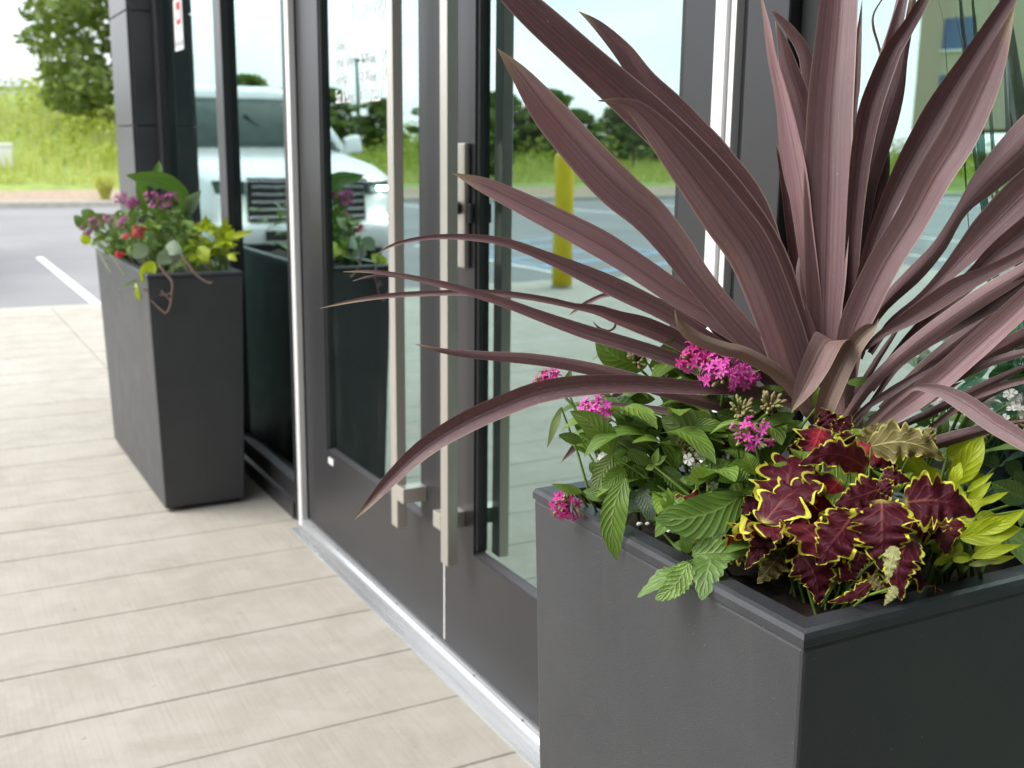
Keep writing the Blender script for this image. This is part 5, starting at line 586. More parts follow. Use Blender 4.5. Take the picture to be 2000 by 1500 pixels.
('pentas_m','ovate',[(0.6922,3.8081,0.9418,0.0007,-0.0012,0.0078),(0.6993,3.7965,0.9394,0.0008,-0.0013,0.0078),(0.7072,3.788,0.9367,0.0012,-0.0017,0.0077),(0.7155,3.783,0.934,0.0014,-0.0019,0.0076)],{'tone': 0.5775899497955832}),
('pentas_n','ovate',[(0.8013,3.8166,0.8338,0.0066,0.0014,-0.0069),(0.7932,3.8106,0.8249,0.0069,0.0016,-0.0066),(0.7856,3.8082,0.8154,0.0076,0.0019,-0.0057),(0.7791,3.8096,0.8058,0.0079,0.0018,-0.0052)],{'tone': 0.36235091034656}),
('pentas_n','ovate',[(0.7222,3.7075,0.8639,-0.0044,0.0022,0.0048),(0.7267,3.7005,0.8711,-0.0044,0.0022,0.0047),(0.7319,3.6962,0.8783,-0.0046,0.0024,0.0045),(0.7375,3.6949,0.8851,-0.0047,0.0024,0.0043)],{'tone': 0.5729000925210919}),
('pentas_m','ovate',[(0.6937,3.7901,0.8422,0.0094,-0.0003,-0.0077),(0.6834,3.7816,0.8299,0.0095,-0.0002,-0.0075),(0.6737,3.7781,0.8169,0.0099,-0,-0.0069),(0.6652,3.7798,0.8039,0.0101,-0.0001,-0.0066)],{'tone': 0.3725720185491195}),
('pentas_l','ovate',[(0.6096,4.0932,0.9184,0.0121,0.0024,0.0024),(0.6149,4.0773,0.9074,0.0119,0.0028,0.0027),(0.621,4.0659,0.8959,0.0114,0.0037,0.0036),(0.6277,4.0598,0.8844,0.011,0.0041,0.0042)],{'tone': 0.5983634072683519}),
('pentas_n','ovate',[(0.8253,3.8286,0.8891,0.0043,-0.001,-0.0069),(0.8154,3.8249,0.8836,0.0043,-0.001,-0.0069),(0.806,3.8247,0.8777,0.0044,-0.001,-0.0068),(0.7976,3.8279,0.8717,0.0044,-0.001,-0.0068)],{'tone': 0.3969801103466485}),
('pentas_m','ovate',[(0.6846,4.056,0.9224,-0.0015,0.0029,0.0071),(0.6912,4.0469,0.9275,-0.0017,0.0031,0.0069),(0.6986,4.0407,0.9326,-0.0022,0.0035,0.0066),(0.7062,4.0378,0.9374,-0.0026,0.0037,0.0063)],{'tone': 0.34678209921041614}),
('pentas_n','ovate',[(0.7294,3.7772,0.8379,-0.0087,0.0053,-0.0063),(0.7197,3.7746,0.849,-0.0082,0.0053,-0.0069),(0.7106,3.7768,0.8601,-0.0073,0.0051,-0.0079),(0.7028,3.7837,0.8704,-0.0069,0.0048,-0.0084)],{'tone': 0.15331530484862946}),
('pentas_n','ovate',[(0.7927,3.8881,0.9195,0.0034,-0.0008,-0.0123),(0.7759,3.8842,0.9152,0.0034,-0.0008,-0.0122),(0.7599,3.8856,0.9104,0.0036,-0.0008,-0.0121),(0.7454,3.8925,0.9054,0.0037,-0.0009,-0.0121)],{'tone': 0.5261263354468715}),
('pentas_m','ovate',[(0.6648,3.8449,0.8419,0.0007,0.0002,-0.0084),(0.6538,3.8427,0.8409,0.0009,0.0003,-0.0084),(0.6431,3.8442,0.8396,0.0012,0.0002,-0.0083),(0.6334,3.8492,0.838,0.0014,0.0001,-0.0083)],{'tone': 0.3018947076121735}),
('pentas_n','ovate',[(0.7882,3.6666,0.8433,-0.007,0.0032,-0.0058),(0.7797,3.6646,0.8525,-0.0067,0.0032,-0.006),(0.7719,3.6665,0.8616,-0.0062,0.0031,-0.0066),(0.7651,3.6724,0.87,-0.006,0.0029,-0.0068)],{'tone': 0.26923938013658033}),
('pentas_n','ovate',[(0.7555,3.8251,0.8448,0.0086,-0.004,-0.0065),(0.7442,3.8181,0.8343,0.0083,-0.004,-0.0067),(0.7336,3.8158,0.8231,0.0079,-0.0041,-0.0071),(0.7242,3.8184,0.8118,0.0077,-0.0041,-0.0074)],{'tone': 0.4874490460593208}),
('pentas_n','ovate',[(0.7581,3.8572,0.9123,-0.0082,-0.0001,-0.0025),(0.7549,3.8536,0.9231,-0.0083,-0.0002,-0.0023),(0.7523,3.8536,0.934,-0.0084,-0.0002,-0.0017),(0.7505,3.8572,0.9444,-0.0084,-0.0001,-0.0014)],{'tone': 0.34284261191211063}),
('pentas_l','ovate',[(0.6363,4.0652,0.7949,-0.009,0.0037,-0.005),(0.6287,4.0622,0.8066,-0.0088,0.0037,-0.0053),(0.6215,4.0638,0.8182,-0.0083,0.0036,-0.0062),(0.6153,4.0699,0.829,-0.008,0.0034,-0.0065)],{'tone': 0.10579032851123751}),
('pentas_m','ovate',[(0.7145,3.7808,0.9041,-0.0097,0.0007,0.0038),(0.7188,3.7718,0.9169,-0.0096,0.0006,0.0039),(0.7241,3.7672,0.9297,-0.0094,0.0005,0.0043),(0.73,3.7671,0.9419,-0.0093,0.0005,0.0046)],{'tone': 0.49881297333751107}),
('pentas_n','ovate',[(0.7428,3.8318,0.8501,0.0099,-0.0078,-0.0041),(0.7319,3.824,0.8386,0.0093,-0.0081,-0.0046),(0.7217,3.8211,0.8264,0.0081,-0.0085,-0.0061),(0.7128,3.8232,0.8142,0.0074,-0.0084,-0.0069)],{'tone': 0.5349556262305806}),
('pentas_n','ovate',[(0.8214,3.8565,0.8896,-0.0016,0,-0.0076),(0.8113,3.8552,0.8917,-0.0016,0,-0.0076),(0.8016,3.8572,0.8937,-0.0015,-0,-0.0076),(0.7928,3.8625,0.8955,-0.0015,-0,-0.0076)],{'tone': 0.5183101406769042}),
('pentas_n','ovate',[(0.7263,3.8196,0.8663,-0.0077,0.0002,-0.001),(0.7249,3.8156,0.8766,-0.0078,0.0001,-0.0009),(0.724,3.8148,0.887,-0.0078,0.0001,-0.0004),(0.7238,3.8174,0.8968,-0.0078,0.0001,-0.0002)],{'tone': 0.49018581411326234}),
('pentas_m','ovate',[(0.6488,3.8717,0.8549,-0.0091,0.0052,0.0037),(0.6503,3.8644,0.8688,-0.0091,0.0054,0.0032),(0.6527,3.8615,0.8828,-0.0093,0.0056,0.0021),(0.6557,3.8632,0.8961,-0.0094,0.0056,0.0014)],{'tone': 0.4602072372884185}),
('pentas_m','ovate',[(0.6529,3.8592,0.852,0.0105,-0.0014,0.0012),(0.6526,3.8464,0.8393,0.0105,-0.0014,0.0012),(0.653,3.8379,0.8258,0.0105,-0.0014,0.0013),(0.6543,3.8342,0.8123,0.0105,-0.0014,0.0013)],{'tone': 0.4154325810017524}),
('pentas_l','ovate',[(0.6215,4.0644,0.9232,0.0095,0.002,0.0027),(0.6265,4.0515,0.9152,0.0093,0.0023,0.0029),(0.6322,4.0422,0.9067,0.0088,0.0031,0.0036),(0.6383,4.037,0.8983,0.0085,0.0034,0.0041)],{'tone': 0.19077360660829343}),
('pentas_m','ovate',[(0.6918,4.0288,0.8774,-0.0076,0.0067,-0.0067),(0.6817,4.0266,0.8866,-0.0069,0.0068,-0.0074),(0.6721,4.0289,0.8958,-0.0054,0.0064,-0.0088),(0.6635,4.0358,0.9045,-0.0047,0.006,-0.0095)],{'tone': 0.21892320483183572}),
('pentas_m','ovate',[(0.6621,3.9645,0.8964,0.0031,0.0027,-0.0075),(0.6531,3.9611,0.8915,0.0036,0.0028,-0.0072),(0.6445,3.9609,0.8862,0.0047,0.0028,-0.0065),(0.6366,3.964,0.8809,0.0053,0.0027,-0.0062)],{'tone': 0.5156850298763924}),
('pentas_m','ovate',[(0.729,3.9438,0.9455,-0.0023,-0.003,-0.0086),(0.718,3.9422,0.949,-0.0028,-0.003,-0.0084),(0.7074,3.9445,0.9523,-0.0037,-0.0028,-0.0081),(0.6978,3.9506,0.9554,-0.0042,-0.0026,-0.008)],{'tone': 0.39044811909344723}),
('pentas_m','ovate',[(0.666,3.9869,0.8193,-0.0074,0.0002,-0.0054),(0.6589,3.9845,0.829,-0.0075,0.0002,-0.0053),(0.6522,3.9861,0.8387,-0.0076,0.0002,-0.0051),(0.6464,3.9915,0.8477,-0.0076,0.0003,-0.005)],{'tone': 0.17105624361625107}),
('pentas_n','ovate',[(0.7754,3.6531,0.8437,-0.0058,0.0043,-0.0058),(0.7669,3.6515,0.851,-0.0053,0.0043,-0.0061),(0.7589,3.6535,0.8583,-0.0044,0.0041,-0.0069),(0.752,3.659,0.865,-0.004,0.0038,-0.0073)],{'tone': 0.5467334995480572}),
('pentas_m','ovate',[(0.6894,3.8393,0.8573,0.0087,-0.0006,0.0056),(0.6945,3.8245,0.8478,0.0087,-0.0005,0.0056),(0.7006,3.8139,0.8376,0.0086,-0.0004,0.0057),(0.7073,3.8081,0.8274,0.0085,-0.0004,0.0058)],{'tone': 0.5456408901672604}),
('pentas_l','ovate',[(0.6418,4.2104,0.88,-0.0023,0.0003,0.0094),(0.6517,4.1967,0.8828,-0.0022,0.0002,0.0094),(0.6625,4.1869,0.8855,-0.0021,0,0.0094),(0.6737,4.1816,0.8878,-0.0019,-0,0.0094)],{'tone': 0.5805695483645966}),
('pentas_l','ovate',[(0.6426,4.1813,0.7799,-0.0001,-0.0008,-0.0098),(0.6299,4.179,0.7801,-0.0001,-0.0008,-0.0098),(0.6175,4.181,0.78,-0,-0.0008,-0.0098),(0.6061,4.1872,0.7796,-0,-0.0008,-0.0098)],{'tone': 0.25957627425035856}),
('pentas_l','ovate',[(0.6323,4.0298,0.8649,0.0059,-0.0026,0.0091),(0.6389,4.0141,0.8561,0.006,-0.0028,0.0089),(0.6465,4.0027,0.8467,0.0064,-0.0033,0.0085),(0.6546,3.9963,0.8373,0.0067,-0.0036,0.0082)],{'tone': 0.3217338168825965}),
('pentas_n','ovate',[(0.7826,3.8581,0.9603,-0.0021,0.0022,-0.0081),(0.7719,3.8566,0.9627,-0.0018,0.0022,-0.0082),(0.7616,3.8588,0.965,-0.001,0.0021,-0.0083),(0.7523,3.8645,0.967,-0.0007,0.0019,-0.0084)],{'tone': 0.5676265659715161}),
('pentas_l','ovate',[(0.6383,4.0905,0.9071,-0.0016,-0.0002,0.0088),(0.6474,4.0777,0.9085,-0.0015,-0.0003,0.0088),(0.6574,4.0684,0.9097,-0.0013,-0.0005,0.0088),(0.6677,4.0632,0.9106,-0.0011,-0.0006,0.0088)],{'tone': 0.40401879546226294}),
('pentas_m','ovate',[(0.7029,3.8455,0.8618,0.0091,0.0002,0.0067),(0.7099,3.8292,0.8529,0.009,0.0004,0.0068),(0.7179,3.8174,0.8435,0.0088,0.0007,0.007),(0.7266,3.8106,0.8339,0.0086,0.0008,0.0072)],{'tone': 0.25034487948696105}),
('pentas_l','ovate',[(0.6437,4.0834,0.8534,0.0009,0.0038,-0.0097),(0.6317,4.0806,0.8511,0.0017,0.0039,-0.0095),(0.6201,4.0819,0.8486,0.0033,0.0037,-0.0092),(0.6094,4.0872,0.8457,0.004,0.0034,-0.009)],{'tone': 0.472508592205636}),
('pentas_l','ovate',[(0.6162,3.9966,0.8705,-0.0084,-0.0008,0.0095),(0.6275,3.9812,0.8792,-0.0082,-0.001,0.0096),(0.6399,3.9708,0.8878,-0.0075,-0.0016,0.01),(0.6528,3.966,0.8958,-0.0071,-0.0018,0.0103)],{'tone': 0.3727961435585443}),
('pentas_m','ovate',[(0.6818,4.053,0.8479,-0.0104,0.0028,-0.0017),(0.6782,4.0482,0.8621,-0.0104,0.0029,-0.0019),(0.6753,4.048,0.8763,-0.0103,0.0029,-0.0023),(0.6732,4.0525,0.8898,-0.0102,0.0028,-0.0025)],{'tone': 0.3409395309488955}),
('pentas_m','ovate',[(0.6416,3.8949,0.8218,0.0072,-0.0032,0.0044),(0.6428,3.884,0.8121,0.0072,-0.0034,0.0042),(0.6446,3.8766,0.8018,0.0073,-0.0039,0.0036),(0.647,3.873,0.7915,0.0074,-0.0041,0.0031)],{'tone': 0.5150117701224861}),
('pentas_n','ovate',[(0.7133,3.7354,0.9109,0.0103,-0.002,-0.0031),(0.7075,3.7252,0.8978,0.0103,-0.0019,-0.003),(0.7024,3.7194,0.8839,0.0103,-0.0019,-0.0029),(0.6984,3.7186,0.8701,0.0103,-0.0019,-0.0029)],{'tone': 0.5553378086945067}),
('pentas_m','ovate',[(0.7038,3.9453,0.8659,0.0061,0.0018,-0.0059),(0.6975,3.9394,0.8575,0.0064,0.002,-0.0055),(0.6916,3.9368,0.8487,0.007,0.0022,-0.0046),(0.6864,3.9377,0.8398,0.0073,0.0022,-0.004)],{'tone': 0.3929261197947197}),
('pentas_l','ovate',[(0.6296,4.1528,0.8064,-0.0124,-0.0034,0.0006),(0.6328,4.144,0.8213,-0.0122,-0.0037,0.0013),(0.6368,4.1401,0.8362,-0.0117,-0.0042,0.0031),(0.6414,4.1411,0.8502,-0.0114,-0.0042,0.0041)],{'tone': 0.11277667035554198}),
('pentas_n','ovate',[(0.8187,3.7854,0.8689,-0.0009,-0.0032,0.0126),(0.829,3.7681,0.8653,-0.0006,-0.0037,0.0125),(0.8407,3.7553,0.8612,0.0003,-0.0047,0.0121),(0.8532,3.7478,0.8568,0.001,-0.0052,0.0119)],{'tone': 0.2096160546487402}),
('pentas_n','ovate',[(0.7407,3.8374,0.9452,0.0112,-0.0015,-0.0043),(0.7337,3.8265,0.9307,0.0112,-0.0014,-0.0041),(0.7276,3.8205,0.9156,0.0113,-0.0013,-0.0039),(0.7227,3.8198,0.9006,0.0114,-0.0013,-0.0037)],{'tone': 0.1748650028671542}),
('pentas_l','ovate',[(0.5964,4.0717,0.8421,0.0054,0.0023,0.0062),(0.6038,4.0601,0.84,0.0052,0.0026,0.0063),(0.6119,4.0515,0.8376,0.0046,0.0032,0.0065),(0.6202,4.0466,0.835,0.0041,0.0035,0.0066)],{'tone': 0.2895995279607403}),
('pentas_m','ovate',[(0.6873,3.8165,0.8416,-0.0054,0.0008,0.0051),(0.693,3.8081,0.8489,-0.0054,0.0007,0.0052),(0.6995,3.8028,0.8561,-0.0052,0.0006,0.0053),(0.7063,3.8008,0.8628,-0.0051,0.0006,0.0054)],{'tone': 0.3158352512547291}),
('pentas_m','ovate',[(0.6627,3.8394,0.8136,0.005,-0.0021,-0.0046),(0.6554,3.8354,0.8076,0.0049,-0.0022,-0.0047),(0.6484,3.8343,0.8012,0.0046,-0.0022,-0.0049),(0.6421,3.8363,0.7946,0.0045,-0.0022,-0.005)],{'tone': 0.44864813944222126}),
('pentas_m','ovate',[(0.6807,3.9118,0.811,-0.0043,0.0026,-0.0096),(0.6681,3.91,0.8162,-0.0039,0.0026,-0.0097),(0.656,3.9127,0.8211,-0.003,0.0024,-0.0101),(0.645,3.9199,0.8255,-0.0026,0.0022,-0.0102)],{'tone': 0.23162336149508553}),
('pentas_n','ovate',[(0.7523,3.8478,0.8918,0.0079,0.0008,0.0034),(0.7566,3.8361,0.8845,0.0078,0.001,0.0036),(0.7616,3.8277,0.8768,0.0075,0.0014,0.004),(0.7673,3.823,0.869,0.0073,0.0016,0.0043)],{'tone': 0.28560706247887846}),
('pentas_n','ovate',[(0.7153,3.7233,0.8819,0.0049,-0.001,0.0091),(0.7233,3.7079,0.8759,0.0049,-0.0011,0.009),(0.7324,3.6966,0.8694,0.005,-0.0013,0.0089),(0.7421,3.69,0.8628,0.0052,-0.0013,0.0088)],{'tone': 0.14558913731345866}),
('pentas_l','ovate',[(0.6086,3.9989,0.811,0.0013,-0.0029,-0.0085),(0.5971,3.9965,0.8101,0.0009,-0.003,-0.0085),(0.586,3.9981,0.8088,0.0002,-0.0029,-0.0086),(0.5757,4.0034,0.8073,-0.0001,-0.0027,-0.0086)],{'tone': 0.49823179144674}),
('pentas_l','ovate',[(0.5797,4.1738,0.904,-0.0079,-0.0027,0.0097),(0.5912,4.1582,0.9091,-0.0076,-0.0031,0.0098),(0.6038,4.1472,0.914,-0.0065,-0.0041,0.0103),(0.6167,4.1416,0.9185,-0.0057,-0.0045,0.0106)],{'tone': 0.21154401209059184}),
('pentas_m','ovate',[(0.704,3.7494,0.8582,0.009,-0,0.0049),(0.709,3.735,0.8489,0.009,0.0001,0.005),(0.715,3.7246,0.839,0.0088,0.0004,0.0053),(0.7216,3.7189,0.8291,0.0086,0.0006,0.0054)],{'tone': 0.277149131282483}),
('pentas_m','ovate',[(0.714,3.8723,0.9143,0.0053,-0.0035,-0.0048),(0.7056,3.8683,0.9082,0.005,-0.0036,-0.005),(0.6976,3.8674,0.9017,0.0044,-0.0037,-0.0055),(0.6905,3.8699,0.8952,0.004,-0.0036,-0.0058)],{'tone': 0.5155502593454433}),
('pentas_m','ovate',[(0.6735,4.0056,0.8121,-0.0017,0.0005,-0.0104),(0.66,4.0035,0.8141,-0.0015,0.0005,-0.0104),(0.6469,4.006,0.8159,-0.0011,0.0004,-0.0105),(0.6349,4.013,0.8172,-0.0009,0.0004,-0.0105)],{'tone': 0.3866292268592151}),
('pentas_l','ovate',[(0.6021,4.2224,0.9181,0.0067,-0.0023,0.0032),(0.6029,4.2128,0.9093,0.0067,-0.0025,0.003),(0.6042,4.2064,0.9001,0.0067,-0.0028,0.0026),(0.606,4.2034,0.8909,0.0068,-0.0029,0.0022)],{'tone': 0.5446287264567529}),
('pentas_l','ovate',[(0.5733,4.2794,0.8505,-0.004,0.0051,0.0104),(0.5828,4.2662,0.8606,-0.0042,0.0054,0.0101),(0.5933,4.2576,0.8705,-0.005,0.0061,0.0093),(0.6041,4.2542,0.8799,-0.0056,0.0063,0.0088)],{'tone': 0.31432241917870374}),
('pentas_l','ovate',[(0.6033,4.1059,0.9062,0.006,0.0009,-0.0076),(0.5937,4.1004,0.898,0.0062,0.001,-0.0074),(0.5844,4.0989,0.8893,0.0068,0.0011,-0.0068),(0.576,4.1015,0.8807,0.0071,0.001,-0.0065)],{'tone': 0.5401714148732277}),
('pentas_l','ovate',[(0.6257,3.9896,0.912,0.008,-0.0045,0.0001),(0.6214,3.9818,0.9021,0.0078,-0.0047,-0.0002),(0.6176,3.9774,0.8916,0.0075,-0.0051,-0.0012),(0.6145,3.9768,0.8812,0.0073,-0.0052,-0.0019)],{'tone': 0.34101796335115364}),
('pentas_m','ovate',[(0.6659,4.0936,0.7927,-0.0104,0.0059,-0.0022),(0.6606,4.0893,0.8069,-0.0102,0.0061,-0.0028),(0.6559,4.0898,0.821,-0.0097,0.006,-0.0043),(0.6521,4.0952,0.8342,-0.0094,0.0058,-0.005)],{'tone': 0.3358658717900437}),
('pentas_m','ovate',[(0.7099,3.7551,0.9288,-0.0095,0.0071,-0.0027),(0.7036,3.7514,0.9415,-0.0091,0.0073,-0.0035),(0.698,3.7524,0.9543,-0.0083,0.0071,-0.0052),(0.6935,3.758,0.9664,-0.008,0.0068,-0.0061)],{'tone': 0.18161430445884216}),
('pentas_l','ovate',[(0.6259,4.0857,0.9185,0.0072,-0.0013,-0.0106),(0.6112,4.0793,0.9093,0.0073,-0.0013,-0.0106),(0.597,4.0786,0.8995,0.0074,-0.0013,-0.0104),(0.584,4.0835,0.8897,0.0074,-0.0013,-0.0104)],{'tone': 0.2821265544016843}),
('pentas_l','ovate',[(0.6408,4.1052,0.8225,-0.0083,-0.0026,-0.0025),(0.6388,4.1012,0.8333,-0.0084,-0.0027,-0.002),(0.6372,4.1008,0.8441,-0.0086,-0.0028,-0.0007),(0.6362,4.1039,0.8543,-0.0086,-0.0027,-0)],{'tone': 0.2202665797458793}),
('pentas_m','ovate',[(0.7243,3.8753,0.9026,-0.0004,0.001,0.0068),(0.7312,3.8656,0.9044,-0.0005,0.001,0.0067),(0.7388,3.8587,0.9061,-0.0006,0.0011,0.0067),(0.7468,3.8549,0.9076,-0.0007,0.0012,0.0067)],{'tone': 0.13043342923013082}),
('pentas_l','ovate',[(0.572,4.1648,0.8468,0.0036,0.0037,0.0102),(0.5828,4.1497,0.8485,0.0033,0.004,0.0102),(0.5945,4.1388,0.8499,0.0024,0.0048,0.01),(0.6065,4.1328,0.851,0.0018,0.0052,0.01)],{'tone': 0.2750066501628782}),
('pentas_n','ovate',[(0.7667,3.6839,0.9052,-0.002,0.0014,0.0064),(0.7731,3.675,0.9092,-0.002,0.0015,0.0064),(0.7803,3.6688,0.913,-0.0022,0.0016,0.0063),(0.7879,3.6657,0.9166,-0.0023,0.0016,0.0063)],{'tone': 0.22173180894645192}),
('pentas_l','ovate',[(0.5775,4.1494,0.8903,0.0059,-0.0056,-0.0061),(0.5672,4.1452,0.8843,0.0052,-0.0058,-0.0065),(0.5571,4.1448,0.8779,0.0039,-0.0059,-0.0073),(0.5479,4.1484,0.8714,0.0032,-0.0057,-0.0078)],{'tone': 0.12567060245232417}),
('pentas_l','ovate',[(0.6094,4.1125,0.8553,0.0048,0.0027,-0.0098),(0.5976,4.1074,0.8481,0.0053,0.0029,-0.0094),(0.5862,4.1069,0.8404,0.0066,0.0029,-0.0086),(0.5758,4.1109,0.8326,0.0072,0.0028,-0.0081)],{'tone': 0.14217987480362596}),
('pentas_m','ovate',[(0.6679,3.7742,0.8212,-0.0071,0,-0.009),(0.6561,3.772,0.8304,-0.0071,0,-0.009),(0.6449,3.7748,0.8394,-0.0072,0,-0.0089),(0.6348,3.7824,0.8478,-0.0073,0.0001,-0.0088)],{'tone': 0.2072048791682283}),
('pentas_m','ovate',[(0.6941,4.0102,0.8512,0.0068,0.0002,-0.0086),(0.6828,4.0041,0.8421,0.007,0.0003,-0.0084),(0.6719,4.0025,0.8323,0.0075,0.0003,-0.0079),(0.6622,4.0057,0.8225,0.0078,0.0003,-0.0076)],{'tone': 0.4628193140490099}),
('pentas_m','ovate',[(0.6539,3.8585,0.8278,0.0069,-0.0027,0.0023),(0.6535,3.8497,0.8189,0.0069,-0.0028,0.0021),(0.6535,3.844,0.8095,0.0069,-0.0031,0.0016),(0.6541,3.8416,0.8001,0.0069,-0.0032,0.0013)],{'tone': 0.2558587718130012}),
('pentas_n','ovate',[(0.7477,3.7074,0.9279,0.0056,-0.0005,0.0042),(0.7515,3.6973,0.9218,0.0055,-0.0004,0.0043),(0.7561,3.69,0.9153,0.0055,-0.0004,0.0043),(0.7611,3.6859,0.9088,0.0054,-0.0003,0.0044)],{'tone': 0.22242477646907408}),
('pentas_m','ovate',[(0.6893,3.8039,0.9101,0.0062,0.0011,0.0089),(0.6986,3.7879,0.9057,0.0061,0.0013,0.0089),(0.7091,3.776,0.9008,0.0057,0.0017,0.0091),(0.7201,3.7691,0.8958,0.0054,0.0019,0.0092)],{'tone': 0.1240155559167351}),
('pentas_m','ovate',[(0.6642,4.0308,0.918,0.0049,-0.0048,-0.0068),(0.6534,4.0271,0.9128,0.0044,-0.0049,-0.007),(0.643,4.0272,0.9073,0.0033,-0.0049,-0.0076),(0.6336,4.0312,0.9017,0.0027,-0.0047,-0.008)],{'tone': 0.47615860167615864}),
('pentas_m','ovate',[(0.7179,3.8398,0.8596,-0.004,-0.0045,-0.0085),(0.7073,3.8382,0.8655,-0.0047,-0.0046,-0.0081),(0.6971,3.8406,0.8712,-0.0061,-0.0042,-0.0073),(0.688,3.847,0.8765,-0.0067,-0.0039,-0.007)],{'tone': 0.5084003444298203}),
('pentas_n','ovate',[(0.7192,3.7211,0.8758,0.011,0.0019,-0.0052),(0.7147,3.7098,0.8623,0.0112,0.0023,-0.0047),(0.711,3.7032,0.848,0.0115,0.0029,-0.0034),(0.7084,3.7014,0.8337,0.0117,0.0031,-0.0025)],{'tone': 0.2912026538026735}),
('pentas_l','ovate',[(0.6244,4.222,0.8839,-0.0083,0.0005,-0.0036),(0.6195,4.2187,0.8947,-0.0083,0.0005,-0.0036),(0.615,4.2195,0.9056,-0.0083,0.0005,-0.0034),(0.6112,4.2241,0.9159,-0.0084,0.0005,-0.0033)],{'tone': 0.1317617265224076}),
('pentas_l','ovate',[(0.5994,4.3741,0.9075,0.0069,-0.0014,0.0069),(0.6051,4.3598,0.8989,0.0069,-0.0014,0.0068),(0.6117,4.3495,0.8899,0.007,-0.0016,0.0066),(0.6186,4.3438,0.8808,0.0071,-0.0017,0.0065)],{'tone': 0.5298990750989617}),
('pentas_l','ovate',[(0.6304,4.1335,0.865,0.0073,-0.0043,-0.0047),(0.6216,4.1276,0.8564,0.007,-0.0045,-0.005),(0.6131,4.1257,0.8474,0.0063,-0.0046,-0.0057),(0.6054,4.1279,0.8383,0.0059,-0.0046,-0.0061)],{'tone': 0.10622295649087113}),
('pentas_n','ovate',[(0.7387,3.802,0.9523,-0.001,-0.0038,-0.0076),(0.7289,3.8006,0.9544,-0.0017,-0.0039,-0.0074),(0.7195,3.8026,0.9564,-0.0029,-0.0036,-0.0071),(0.711,3.8077,0.9581,-0.0034,-0.0033,-0.007)],{'tone': 0.4547171657682696}),
('pentas_n','ovate',[(0.7575,3.7884,0.9496,0.0104,-0.0018,-0.0056),(0.7487,3.7788,0.9361,0.0104,-0.0017,-0.0055),(0.7406,3.7742,0.9219,0.0105,-0.0016,-0.0053),(0.7338,3.7748,0.9079,0.0105,-0.0016,-0.0052)],{'tone': 0.33049856199408645}),
('pentas_n','ovate',[(0.7265,3.7037,0.8454,-0.0022,-0.0045,-0.0116),(0.7112,3.7016,0.8492,-0.0029,-0.0045,-0.0114),(0.6966,3.7046,0.8526,-0.0042,-0.0042,-0.0111),(0.6833,3.7127,0.8555,-0.0048,-0.0039,-0.011)],{'tone': 0.3980077527523592}),
('pentas_m','ovate',[(0.6715,3.9829,0.927,-0.0033,-0.0012,0.0068),(0.6788,3.9727,0.9287,-0.0032,-0.0014,0.0069),(0.6868,3.9654,0.9303,-0.0026,-0.0019,0.007),(0.695,3.9614,0.9317,-0.0022,-0.0022,0.007)],{'tone': 0.38849537013405855}),
('pentas_m','ovate',[(0.6597,3.9719,0.9049,0.0078,-0.0031,-0.0004),(0.656,3.964,0.895,0.0077,-0.0032,-0.0006),(0.6529,3.9594,0.8846,0.0075,-0.0034,-0.0011),(0.6504,3.9584,0.8744,0.0074,-0.0035,-0.0014)],{'tone': 0.3812162656926522}),
('pentas_l','ovate',[(0.6423,4.1839,0.8727,0.013,-0.0033,0.0005),(0.6392,4.1692,0.8564,0.0129,-0.0034,0.0003),(0.637,4.16,0.8392,0.0129,-0.0036,-0.0001),(0.6357,4.1569,0.8221,0.0128,-0.0037,-0.0003)],{'tone': 0.5201049577758371}),
('pentas_m','ovate',[(0.6556,3.9284,0.9176,-0.0063,0.0051,0.0068),(0.6607,3.9193,0.929,-0.0065,0.0053,0.0064),(0.6667,3.9143,0.9405,-0.007,0.0058,0.0054),(0.6731,3.9136,0.9514,-0.0074,0.0059,0.0047)],{'tone': 0.11887200435165032}),
('pentas_n','ovate',[(0.7358,3.8319,0.8403,0.0095,-0.0048,0.0061),(0.7369,3.8176,0.8272,0.0095,-0.0051,0.0057),(0.739,3.8078,0.8134,0.0096,-0.0058,0.0047),(0.7419,3.8032,0.7995,0.0097,-0.0061,0.0041)],{'tone': 0.26203024416100373}),
('pentas_m','ovate',[(0.7079,3.8412,0.8542,0.0042,0.0009,-0.0058),(0.7007,3.8373,0.8484,0.0044,0.001,-0.0056),(0.6938,3.8363,0.8422,0.0049,0.0011,-0.0051),(0.6876,3.8383,0.836,0.0052,0.001,-0.0048)],{'tone': 0.35587187187869884}),
('pentas_m','ovate',[(0.6618,3.9969,0.889,0.0002,-0.0008,0.0089),(0.6705,3.9837,0.8877,0.0003,-0.0009,0.0089),(0.68,3.974,0.8861,0.0006,-0.0012,0.0089),(0.6899,3.9684,0.8843,0.0008,-0.0014,0.0088)],{'tone': 0.29141838513756513}),
('pentas_m','ovate',[(0.6623,4.0126,0.7931,-0.0113,0.0019,0.0051),(0.6677,4.0017,0.8089,-0.0112,0.0019,0.0052),(0.6741,3.9961,0.8247,-0.0112,0.0018,0.0053),(0.6812,3.996,0.8396,-0.0111,0.0018,0.0053)],{'tone': 0.44640319480547386}),
('pentas_n','ovate',[(0.7495,3.7506,0.9187,-0.0065,0.0056,-0.0078),(0.7384,3.7487,0.9266,-0.0058,0.0056,-0.0083),(0.7278,3.7513,0.9344,-0.0044,0.0053,-0.0092),(0.7184,3.7583,0.9417,-0.0039,0.0049,-0.0097)],{'tone': 0.3611041113987098}),
('pentas_l','ovate',[(0.5904,4.1837,0.8733,-0.0055,-0.0054,-0.0106),(0.5776,4.1814,0.8811,-0.0064,-0.0055,-0.0101),(0.5652,4.1843,0.8889,-0.008,-0.0051,-0.009),(0.5539,4.1924,0.8961,-0.0087,-0.0047,-0.0086)],{'tone': 0.45723003898972625}),
